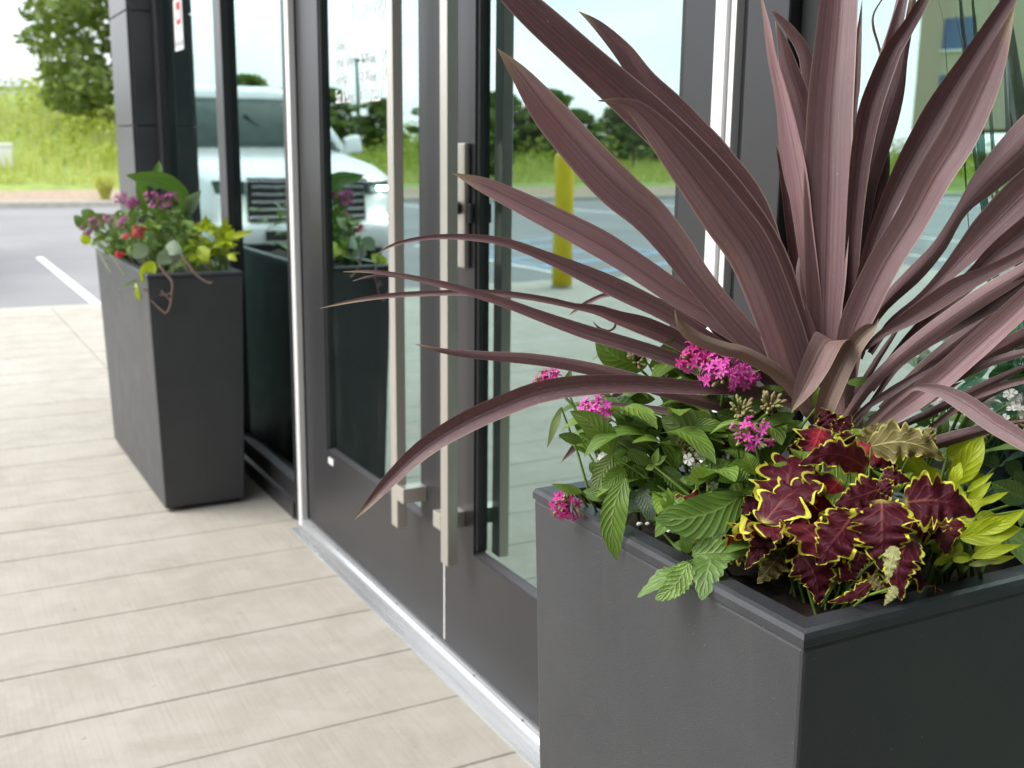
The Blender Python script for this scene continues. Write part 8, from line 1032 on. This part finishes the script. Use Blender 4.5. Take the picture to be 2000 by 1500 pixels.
plant_tree(T3, -31, 29, .55, .3, 'conifer mirrored in the right window beside the spiky plant', 'pine_leaf', 'young_conifer')
plant_tree(T2, -33, 24, .45, 5, 'round tree mirrored low in the right window')
for i in range(9):
    plant_tree(T2, -11.5 - i * 2.1 + R.uniform(-.5, .5), 46 - i * .9 + R.uniform(-1, 1), .36 + R.uniform(0, .12), i * 1.3, 'bushy tree in the low row mirrored on the skyline, %s from the SUV side' % ('first', 'second', 'third', 'fourth', 'fifth', 'sixth', 'seventh', 'eighth', 'ninth')[i], 'scrub_leaf', group='bushy trees along the bank')
# scrub and meadow beyond the mulch
def scrub():
    b = MB(); rng = random.Random(4)
    for i in range(300):
        x = rng.uniform(-50, 16); y = rng.uniform(33, 62) if x > -24 else rng.uniform(20, 60)
        if x < -28.5 or y > 31:
            s_ = rng.uniform(.5, 1.15) * (1 + .012 * (y - 30)); z = terrain(x, y)
            leaf_cloud(b, (x, y, z + s_ * .45), (s_ * 1.15, s_ * 1.15, s_ * .7), 120, .11, rng, shell=.2)
    o = b.build('scrub', 'scrub_leaf'); tag(o, 'bright green scrub covering the bank beyond the car park', 'scrub', kind='stuff')
scrub()
def meadow():
    b = MB(); rng = random.Random(9)
    for i in range(26000):
        x = rng.uniform(-40, 14); y = 29.8 + 20 * rng.random() ** 1.6
        z = terrain(x, y) - .02; h = rng.uniform(.12, .5) * (.5 if y < 31.5 else 1.3); a = rng.uniform(0, 6.28); w = .03
        dx, dy = rng.uniform(-.25, .25) * h, rng.uniform(-.25, .25) * h; k = len(b.v)
        b.v += [(x - w * math.cos(a), y - w * math.sin(a), z), (x + w * math.cos(a), y + w * math.sin(a), z), (x + dx, y + dy, z + h)]; b.f.append((k, k + 1, k + 2))
    tag(b.build('meadow_grass', 'meadow_blade'), 'long light green meadow grass behind the mulch strip', 'grass', kind='stuff')
meadow()
def tuft(x, y, label):
    b = MB(); rng = random.Random(2)
    for i in range(420):
        a = rng.uniform(0, 6.28); l = rng.uniform(.45, .75); r = rng.uniform(.1, .5); k = len(b.v); w = .008
        p0 = Vector((.06 * math.cos(a), .06 * math.sin(a), 0)); p1 = Vector((r * .45 * math.cos(a), r * .45 * math.sin(a), l * .8)); p2 = Vector((r * math.cos(a), r * math.sin(a), l * (.75 - r * .5)))
        q = Vector((-math.sin(a), math.cos(a), 0)) * w
        b.v += [tuple(p0 - q), tuple(p0 + q), tuple(p1 + q), tuple(p1 - q), tuple(p2)]; b.f += [(k, k + 1, k + 2, k + 3), (k + 3, k + 2, k + 4)]
    o = b.build('ornamental_grass', 'yellow_blade', loc=(x, y, terrain(x, y) + .03)); tag(o, label, 'grass')
tuft(3.95, 26.6, 'golden ornamental grass clump at the mulch edge beside the pier')
cab = empty('utility_cabinet', (2.15, 34.3, terrain(2.15, 34.3)), 'low white utility cabinet among the weeds at the left edge', 'cabinet')
MB().box(-.55, .55, -.3, .3, -.1, .52).build('housing', 'white_plastic', cab, .02); MB().box(-.58, .58, -.33, .33, .524, .62).build('lid', 'white_plastic', cab, .03)
shed = empty('distant_shed', (8, 165, 0), 'long low grey building on the skyline behind the meadow', 'building')
MB().box(-22, 9, 0, 14, 0, 8.7).build('wall', 'white_plastic', shed); MB().hexa([(-23, -1, 8.704), (10, -1, 8.704), (10, 15, 8.704), (-23, 15, 8.704), (-20, 6, 10.0), (7, 6, 10.0), (7, 8, 10.0), (-20, 8, 10.0)]).build('roof', 'roof_grey', shed)
def lamp_post(x, y, h, label):
    z = terrain(x, y) - .2; t = empty('lamp_post', (x, y, z), label, 'street lamp')
    MB().tube([(0, 0, 0), (0, 0, h)], [.11, .07], 8).build('pole', 'pole_grey', t); MB().box(-.7, .1, -.15, .15, h, h + .12).build('lamp_head', 'pole_grey', t, .02)
lamp_post(11.2, 100, 8.6, 'thin lamp post on the skyline left of the oak'); lamp_post(-15.2, 46, 3.9, 'grey lamp post mirrored between the opening hours')
apt = empty('apartment_block', (-59, 33, 2.5), 'tan apartment block mirrored high in the right window', 'building', rz=math.radians(61))
MB().box(-16, 16, -6, 6, 0, 12).build('wall', 'tan_wall', apt); MB().box(-16.5, 16.5, -6.5, 6.5, 12.004, 12.6).build('roof', 'roof_grey', apt)
for i in range(8):
    for j in range(4):
        x = -14 + i * 4; z = 1.2 + j * 2.9
        o = MB().box(x - .75, x + .75, -6.06, -6.004, z, z + 1.6).build('window', 'window_blue', apt); MB().box(x - .85, x + .85, -6.12, -6.004, z - .12, z - .004).build('sill', 'white_plastic', o)

# ------------------------------------------------------------------ planters
def planter(name, label, xb, yb, xt, yt, ztop, rim):
    """xb/yb: extents at the foot, xt/yt: extents under the rim"""
    t = empty(name, (xb[0], yb[0], 0), label, 'planter'); ox, oy = xb[0], yb[0]
    P = lambda x, y, z: (x - ox, y - oy, z)
    def ring(x0, x1, y0, y1, z): return [P(x0, y0, z), P(x1, y0, z), P(x1, y1, z), P(x0, y1, z)]
    w = .016; b = MB()  # wall thickness
    rings = [ring(xb[0], xb[1], yb[0], yb[1], .014), ring(xt[0], xt[1], yt[0], yt[1], ztop - .014), ring(xt[0] + w, xt[1] - w, yt[0] + w, yt[1] - w, ztop - .014), ring(xb[0] + w, xb[1] - w, yb[0] + w, yb[1] - w, .03)]
    for r in rings: b.v += r
    for i in range(3):
        for j in range(4): b.f.append((i * 4 + j, i * 4 + (j + 1) % 4, i * 4 + 4 + (j + 1) % 4, i * 4 + 4 + j))
    b.f.append((3, 2, 1, 0)); b.build('body', 'planter_coat', t, .0035)
    g = MB(); e = .0010
    ro = [ring(xt[0] - e, xt[1] + e, yt[0] - e, yt[1] + e, ztop - .0135), ring(xt[0] - e, xt[1] + e, yt[0] - e, yt[1] + e, ztop - .006), ring(xt[0] + .0015, xt[1] - .0015, yt[0] + .0015, yt[1] - .0015, ztop - .0018), ring(xt[0] + .006, xt[1] - .006, yt[0] + .006, yt[1] - .006, ztop), ring(xt[0] + rim - .005, xt[1] - rim + .005, yt[0] + rim - .005, yt[1] - rim + .005, ztop - .001), ring(xt[0] + rim, xt[1] - rim, yt[0] + rim, yt[1] - rim, ztop - .008), ring(xt[0] + rim + .004, xt[1] - rim - .004, yt[0] + rim + .004, yt[1] - rim - .004, ztop - .07)]
    for r in ro: g.v += r
    for i in range(6):
        for j in range(4): g.f.append((i * 4 + j, i * 4 + (j + 1) % 4, i * 4 + 4 + (j + 1) % 4, i * 4 + 4 + j))
    g.build('rim', 'planter_rim', t, smooth=False)
    MB().box(xb[0] + .03 - ox, xb[1] - .03 - ox, yb[0] + .03 - oy, yb[1] - .03 - oy, .001, .0138).build('plinth', 'gasket', t)
    n = 26; so = MB()
    x0, x1, y0, y1 = xt[0] + rim + .001, xt[1] - rim - .001, yt[0] + rim + .001, yt[1] - rim - .001
    for j in range(n + 1):
        for i in range(n + 1):
            x = x0 + (x1 - x0) * i / n; y = y0 + (y1 - y0) * j / n; so.v.append(P(x, y, ztop - .032 + .012 * mnoise.noise(Vector((x * 22, y * 22, 1))) + .006 * mnoise.noise(Vector((x * 70, y * 70, 3)))))
    so.f = [(j * (n + 1) + i, j * (n + 1) + i + 1, (j + 1) * (n + 1) + i + 1, (j + 1) * (n + 1) + i) for j in range(n) for i in range(n)]
    so.build('soil', 'soil', t, smooth=True); return t
NEAR = planter('near_planter', 'tall charcoal planter in the foreground filled with a spiky purple plant and coleus', (.632, .972), (.645, 1.063), (.612, .985), (.630, 1.078), .770, .030)
planter('far_planter', 'tall charcoal planter of mixed flowers beyond the doors beside the pier', (.650, .905), (3.535, 4.53), (.628, .922), (3.515, 4.55), .770, .030)
for x, y, s_ in ((.640, .905, .0035), (.648, .902, .003), (.655, .874, .0028)):
    o = MB().lathe([(.4, -.8), (.9, -.4), (1, .2), (.7, .8), (.2, 1)], n=7).build('perlite_granule', 'lettering', NEAR, smooth=True); o.scale = (s_, s_ * .8, s_ * .7); o.location = (x - .632, y - .645, .7735)

# ------------------------------------------------------------------ leaves
def catmull(rows, u):
    n = len(rows) - 1; t = u * n; i = min(int(t), n - 1); t -= i
    g = lambda k: rows[max(0, min(n, k))]
    p0, p1, p2, p3 = g(i - 1), g(i), g(i + 1), g(i + 2)
    return [.5 * (2 * b + (c - a) * t + (2 * a - 5 * b + 4 * c - d) * t * t + (3 * b - a - 3 * c + d) * t * t * t) for a, b, c, d in zip(p0, p1, p2, p3)]
def tri(x): x = x % 1; return x / .7 if x < .7 else (1 - x) / .3
def profile(kind, u):
    if kind == 'tape': return 1
    if kind == 'ovate': w = math.sin(math.pi / 2 * min(1, u / .42)) ** .85 if u < .42 else max(0, math.cos(math.pi / 2 * (u - .42) / .58)) ** .85; return max(.02, w * (1 - .25 * sstep(.75, 1, u)))
    if kind == 'lance': w = math.sin(math.pi / 2 * min(1, u / .38)) if u < .38 else max(0, math.cos(math.pi / 2 * (u - .38) / .62)) ** 1.15; return max(.02, w)
    if kind == 'serrate': w = math.sin(math.pi / 2 * min(1, u / .38)) ** .6 if u < .38 else max(0, math.cos(math.pi / 2 * (u - .38) / .62)) ** .8; return max(.02, w * (1 - .17 * (1 - tri(u * 11))))
    if kind == 'coleus':
        w = math.sin(math.pi / 2 * min(1, u / .26)) ** .5 if u < .26 else (1 - .25 * sstep(.26, .62, u)) if u < .62 else .75 * (1 - ((u - .62) / .38) ** .72) + .02
        return max(.02, w * (1 - (.34 + .12 * math.sin(u * 23)) * (1 - abs(math.sin((u + .018 * math.sin(u * 29)) * 8.5 * math.pi)) ** .7) * (1 - sstep(.78, .95, u)) - .08 * math.sin(u * 41)))
    if kind == 'lobed':
        pts = ((0, .15), (.06, .55), (.16, .98), (.24, 1.0), (.34, .62), (.42, .36), (.5, .34), (.62, .40), (.75, .33), (.9, .14), (1, .01))
        for (a, wa), (b, wb) in zip(pts[:-1], pts[1:]):
            if u <= b: t = (u - a) / (b - a); return wa + (wb - wa) * t * t * (3 - 2 * t)
    return 0
RES = {'tape': (34, 6), 'ovate': (16, 8), 'lance': (14, 6), 'serrate': (66, 6), 'coleus': (72, 8), 'lobed': (30, 8)}
def leaf_mesh(rows, kind, seed):
    rng = random.Random(seed); nu, nv = RES[kind]; b = MB(); uvs = []
    fold = {'tape': rng.choice((-1, 1, 1)) * rng.uniform(.25, .55), 'ovate': rng.uniform(.05, .28), 'lance': .2, 'serrate': .12, 'coleus': rng.uniform(-.22, .10), 'lobed': .1}[kind]
    ruf = {'tape': .05, 'ovate': .08, 'lance': .06, 'serrate': .10, 'coleus': .24, 'lobed': .08}[kind]; ph = rng.uniform(0, 6); fr = {'tape': 7, 'coleus': 30, 'serrate': 16}.get(kind, 11)
    asym = rng.uniform(-.12, .12)
    for i in range(nu + 1):
        u = i / nu; q = catmull(rows, u); q2 = catmull(rows, min(1, u + .02)); q1 = catmull(rows, max(0, u - .02))
        P = Vector(q[:3]); W = Vector(q[3:]); T = (Vector(q2[:3]) - Vector(q1[:3])).normalized(); hw = W.length or 1e-5; W = W / hw; N = T.cross(W).normalized(); p = profile(kind, u) * hw * (1 + .07 * mnoise.noise(Vector((u * 7, seed * .37, 0))))
        for j in range(nv + 1):
            v = -1 + 2 * j / nv; a = abs(v); side = p * (1 + (asym * v if kind != 'tape' else 0))
            off = fold * side * (a ** 1.15 if kind == 'tape' else a ** 1.4) + ruf * hw * a * a * math.sin(u * fr + ph + (1.7 if v > 0 else 0)) * math.sin(math.pi * min(1, u * 1.05))
            if kind == 'coleus': off += .05 * hw * math.cos(u * 44 + v * 3)* a
            b.v.append(tuple(P + W * (v * side) + N * off)); uvs.append((v * .5 + .5, u))
    for i in range(nu):
        for j in range(nv):
            k = i * (nv + 1) + j; b.f.append((k, k + 1, k + nv + 2, k + nv + 1))
    m = b.mesh('leaf'); ul = m.uv_layers.new(name='UVMap')
    for lp in m.loops: ul.data[lp.index].uv = uvs[lp.vertex_index]
    m.shade_smooth(); return m
PLANTS = {
 'cordyline': ('cordyline', 'spiky purple cordyline fanning sword-shaped leaves over the near planter', 'plant', 'cordyline_blade', (.865, .86)),
 'pentas_a': ('pentas', 'pink-flowered pentas behind the purple leaves at the base of the fan', 'plant', 'leaf_pentas', (.78, .97)),
 'pentas_b': ('pentas', 'pink pentas spilling over the far left corner of the near planter', 'plant', 'leaf_pentas', (.69, .99)),
 'pentas_c': ('pentas', 'broad-leaved pentas with budding heads between the cordyline and the left rim', 'plant', 'leaf_pentas', (.76, .84)),
 'pentas_d': ('pentas', 'dark shaded leafy plant at the back right of the near planter', 'plant', 'leaf_pentas', (.93, .80)),
 'verbena': ('verbena', 'white verbena with toothed leaves hanging over the left rim of the near planter', 'plant', 'leaf_verbena', (.68, .84)),
 'coleus': ('coleus', 'burgundy coleus with ruffled lime edges at the front corner of the near planter', 'plant', 'leaf_coleus', (.73, .72)),
 'sweet_potato': ('sweet_potato_vine', 'chartreuse sweet potato vine at the right front of the near planter', 'plant', 'leaf_lime', (.86, .70)),
 'canna': ('canna', 'tall green canna with one big arching leaf in the far planter', 'plant', 'leaf_canna', (.78, 3.75)),
 'pentas_l': ('pentas', 'purple-pink pentas at the left end of the far planter', 'plant', 'leaf_pentas', (.70, 4.2)),
 'pentas_m': ('pentas', 'purple-pink pentas in the middle of the far planter', 'plant', 'leaf_pentas', (.76, 3.9)),
 'pentas_n': ('pentas', 'leafy pentas under the canna stem in the far planter', 'plant', 'leaf_pentas', (.84, 3.7)),
 'silver_leaf': ('silver_leaf_plant', 'silver-grey leaved plant at the front of the far planter', 'plant', 'leaf_verbena', (.72, 3.66)),
 'trailing_vine': ('trailing_vine', 'light green vine trailing over the front corner of the far planter', 'plant', 'leaf_lime', (.68, 3.6)),
 'lime_vine': ('lime_vine', 'yellow-green lobed vine at the right end of the far planter', 'plant', 'leaf_lime', (.88, 3.62)),
}
ROOT = {}; STEMS = {}
for key, (nm, lab, cat, mt, (x, y)) in PLANTS.items():
    ROOT[key] = empty(nm, (x, y, .735), lab, cat); STEMS[key] = MB()
def add_leaf(key, mesh, opt, name='leaf'):
    o = link(name, mesh, PLANTS[key][3], ROOT[key]); r = ROOT[key].location
    mesh.transform(Matrix.Translation((-r.x, -r.y, -r.z)))
    for k_ in ('tone', 'dry', 'red', 'streak', 'under', 'grey', 'pale'): o[k_] = float(opt.get(k_, 0))
    return o
for i, (key, kind, rows, opt) in enumerate(LEAVES):
    add_leaf(key, leaf_mesh(rows, kind, 1000 + i), opt)
    if key not in ('cordyline',) and not (rows[0][1] > 2 and rows[0][2] < .80):
        r = ROOT[key].location; b0 = Vector(rows[0][:3]) - r; root = Vector((R.uniform(-.03, .03), R.uniform(-.03, .03), -.01))
        far = r.y > 2; lim = .35 if far else .20
        if Vector((b0.x, b0.y, 0)).length > lim: root = Vector((b0.x * .7, b0.y * .7, -.01))
        mid = root.lerp(b0, .6); mid.z = max(mid.z, b0.z * .6) + .004
        th = {'sweet_potato': .0022, 'coleus': .0011}.get(key, .0015)
        STEMS[key].tube([tuple(root), tuple(mid), tuple(b0)], [th * 1.3, th, th * .7], 5, False)
for key in STEMS:
    if STEMS[key].v: STEMS[key].build('stems', 'stem_green', ROOT[key], smooth=True)['kind'] = 'stuff'
MB().tube([(0, 0, -.03), (0, .003, .06), (.002, 0, .15)], [.030, .034, .022], 10).build('trunk', 'stem_brown', ROOT['cordyline'], smooth=True)
# low filler leaves so that little soil shows
fill = random.Random(21); FM = {}
for key, n_, (x0, x1, y0, y1, z0, z1), kind in (('pentas_c', 60, (.66, .82, .74, .98, .77, .88), 'ovate'), ('pentas_b', 40, (.645, .76, .90, 1.05, .78, .89), 'ovate'), ('pentas_a', 36, (.72, .93, .90, 1.03, .80, .92), 'ovate'), ('pentas_d', 26, (.84, .96, .70, .95, .765, .86), 'ovate'), ('coleus', 40, (.645, .82, .66, .82, .76, .825), 'coleus'), ('verbena', 12, (.645, .70, .74, .95, .757, .79), 'serrate'),
        ('pentas_n', 30, (.68, .88, 3.56, 3.9, .77, .90), 'ovate'), ('pentas_l', 40, (.66, .86, 3.9, 4.45, .77, .92), 'ovate'), ('lime_vine', 14, (.80, .90, 3.55, 3.75, .77, .86), 'lobed')):
    for i in range(n_):
        p = Vector((fill.uniform(x0, x1), fill.uniform(y0, y1), fill.uniform(z0, z1))); a = fill.uniform(0, 6.28); L = fill.uniform(.05, .085); up = fill.uniform(-.2, .5)
        d = Vector((math.cos(a), math.sin(a), up)).normalized(); w = d.cross(Vector((0, 0, 1))).normalized() * -L * .24
        w = w * (1.7 if kind == 'coleus' else 1)
        rows = [tuple(p + d * (L * t) + Vector((0, 0, .18 * L * math.sin(math.pi * t)))) + tuple(w) for t in (0, .33, .67, 1)]
        if max(r_[0] for r_ in rows) > .98: continue
        add_leaf(key, leaf_mesh(rows, kind, 5000 + i), {'tone': fill.uniform(.25, .85)})

# ------------------------------------------------------------------ flowers
def star(n=5, r=.0068, tube=.011):
    b = MB(); b.tube([(0, 0, -tube), (0, 0, -.001)], [.0009, .0014], 5, False); c = len(b.v); b.v.append((0, 0, -.0006))
    for i in range(n):
        a = 2 * math.pi * i / n; k = len(b.v)
        for (rr, da, z) in ((r * .34, -.55, .0), (r * .68, -.30, .0007), (r, 0, .0002), (r * .68, .30, .0007), (r * .34, .55, .0), (r * .62, 0, .0002)):
            b.v.append((rr * math.cos(a + da), rr * math.sin(a + da), z))
        b.f += [(c, k, k + 5), (k, k + 1, k + 5), (k + 1, k + 2, k + 5), (k + 2, k + 3, k + 5), (k + 3, k + 4, k + 5), (k + 4, c, k + 5)]
    m = b.mesh('flower'); return m
def floret(n=5, r=.008):
    b = MB(); c = 0; b.v.append((0, 0, 0))
    for i in range(n):
        a = 2 * math.pi * i / n; k = len(b.v)
        for (rr, da, z) in ((r * .3, -.5, .001), (r * .8, -.52, .002), (r, -.2, .001), (r * .92, 0, .0015), (r, .2, .001), (r * .8, .52, .002), (r * .3, .5, .001)): b.v.append((rr * math.cos(a + da), rr * math.sin(a + da), z))
        b.f.append((c, k, k + 1, k + 2, k + 3, k + 4, k + 5, k + 6))
    return b.mesh('flower')
def bud_mesh(): return MB().lathe([(.0004, -.009), (.0007, -.003), (.0016, 0), (.0014, .002), (.0003, .0035)], n=6).mesh('bud')
STAR = {}; BUD = bud_mesh(); BUD.materials.append(M['bud']); BUD.shade_smooth()
def orient(o, p, d, spin, s_=1):
    q = Vector(d).to_track_quat('Z', 'Y'); o.location = p; o.rotation_mode = 'QUATERNION'; o.rotation_quaternion = q @ Matrix.Rotation(spin, 4, 'Z').to_quaternion(); o.scale = (s_, s_, s_)
def head(key, c, rad, nfl, nbud, mesh, axis, mat, rng, spread=1.0, fs=1.0, stemlen=.05):
    r = ROOT[key].location; c = Vector(c) - r; axis = Vector(axis).normalized()
    b = MB()
    base = c - axis * rad * .9
    root = Vector((base.x * .55, base.y * .55, max(.0, base.z - stemlen)))
    b.tube([tuple(root), tuple(root.lerp(base, .6) + Vector((0, 0, .006))), tuple(base)], [.0019, .0017, .0016], 6, False)
    pts = []
    for i in range(nfl + nbud):
        for _ in range(30):
            d = Vector((rng.gauss(0, 1), rng.gauss(0, 1), rng.gauss(0, 1))).normalized()
            if d.dot(axis) > .0 / spread: break
        d = (d + axis * .35).normalized(); p = c + d * rad * rng.uniform(.75, 1.08) - axis * rad * .3; pts.append((p, d))
        b.tube([tuple(base), tuple(base.lerp(p, .55) + axis * .001), tuple(p - d * .008)], .0006, 4, False)
    hd = b.build('flower_head', 'stem_green', ROOT[key], smooth=True)
    for i, (p, d) in enumerate(pts):
        if i < nfl: o = link('flower', mesh, None, hd); orient(o, p, d, rng.uniform(0, 6), fs * rng.uniform(.85, 1.15))
        else: o = link('bud', BUD, None, hd); orient(o, p - d * .003, d, 0, rng.uniform(.9, 1.5))
    return hd
def fl(mesh, mat): m = mesh.copy(); m.materials.clear(); m.materials.append(M[mat]); return m
S_PINK, S_DEEP, S_PURP, S_RED = (fl(star(), k_) for k_ in ('petal_pink', 'petal_deep', 'petal_purple', 'petal_red'))
F_WHITE = fl(floret(), 'petal_white')
rf = random.Random(77); TOCAM = Vector((-.45, -.75, .35))
own = ['pentas_a', 'pentas_a', 'pentas_b', 'pentas_b', 'pentas_b', 'pentas_c', 'pentas_a']
for i, (x, y, z, rad, up, openf) in enumerate(SPOTS['pink_head']):
    ax = (TOCAM + Vector((0, 0, .5 * up)) + Vector((-.35, 0, 0))) if up >= 0 else Vector((-.6, -.5, -.75))
    if i == 4: ax = Vector((-.8, .1, .45))
    head(own[i], (x, y, z), rad, int(24 * openf) + 4, int(18 * (1.1 - openf)) + 4, S_DEEP if i in (0, 3, 4) else S_PINK, ax, None, rf)
own = ['pentas_a', 'pentas_a', 'pentas_c', 'pentas_a', 'pentas_c', 'pentas_a', 'pentas_d']
for i, (x, y, z, rad) in enumerate(SPOTS['bud_head']): head(own[i], (x, y, z), rad, 0, 26, S_PINK, TOCAM + Vector((0, 0, .7)), None, rf)
for i, (x, y, z, rad) in enumerate(SPOTS['white_head']): head('verbena' if i < 3 else 'pentas_d', (x, y, z), rad, 9 if i < 4 else 6, 4, F_WHITE, TOCAM + Vector((0, 0, .4)), None, rf, fs=.85)
for i, (x, y, z, rad) in enumerate(SPOTS['purple_head']): head('pentas_l' if i in (5, 6, 7, 8) else 'pentas_m', (x, y, z), rad, 17, 6, S_PURP, TOCAM + Vector((0, 0, .9)), None, rf, fs=1.1)
for i, (x, y, z, rad) in enumerate(SPOTS['red_head']): head('pentas_m', (x, y, z), rad, 22 if i == 0 else 9, 2, S_RED, TOCAM + Vector((0, 0, .5)), None, rf, fs=1.15)
for k_ in ('vine1', 'vine2', 'vine3', 'vine4'):
    r = ROOT['trailing_vine'].location; pts = [(x - r.x, y - r.y, z - r.z) for x, y, z in SPOTS[k_]]
    fine = [tuple(catmull(pts, i / 24)) for i in range(25)]
    MB().tube(fine, [.0045 * (1 - .5 * i / 24) for i in range(25)], 6).build('vine_stem', 'stem_brown', ROOT['trailing_vine'], smooth=True)
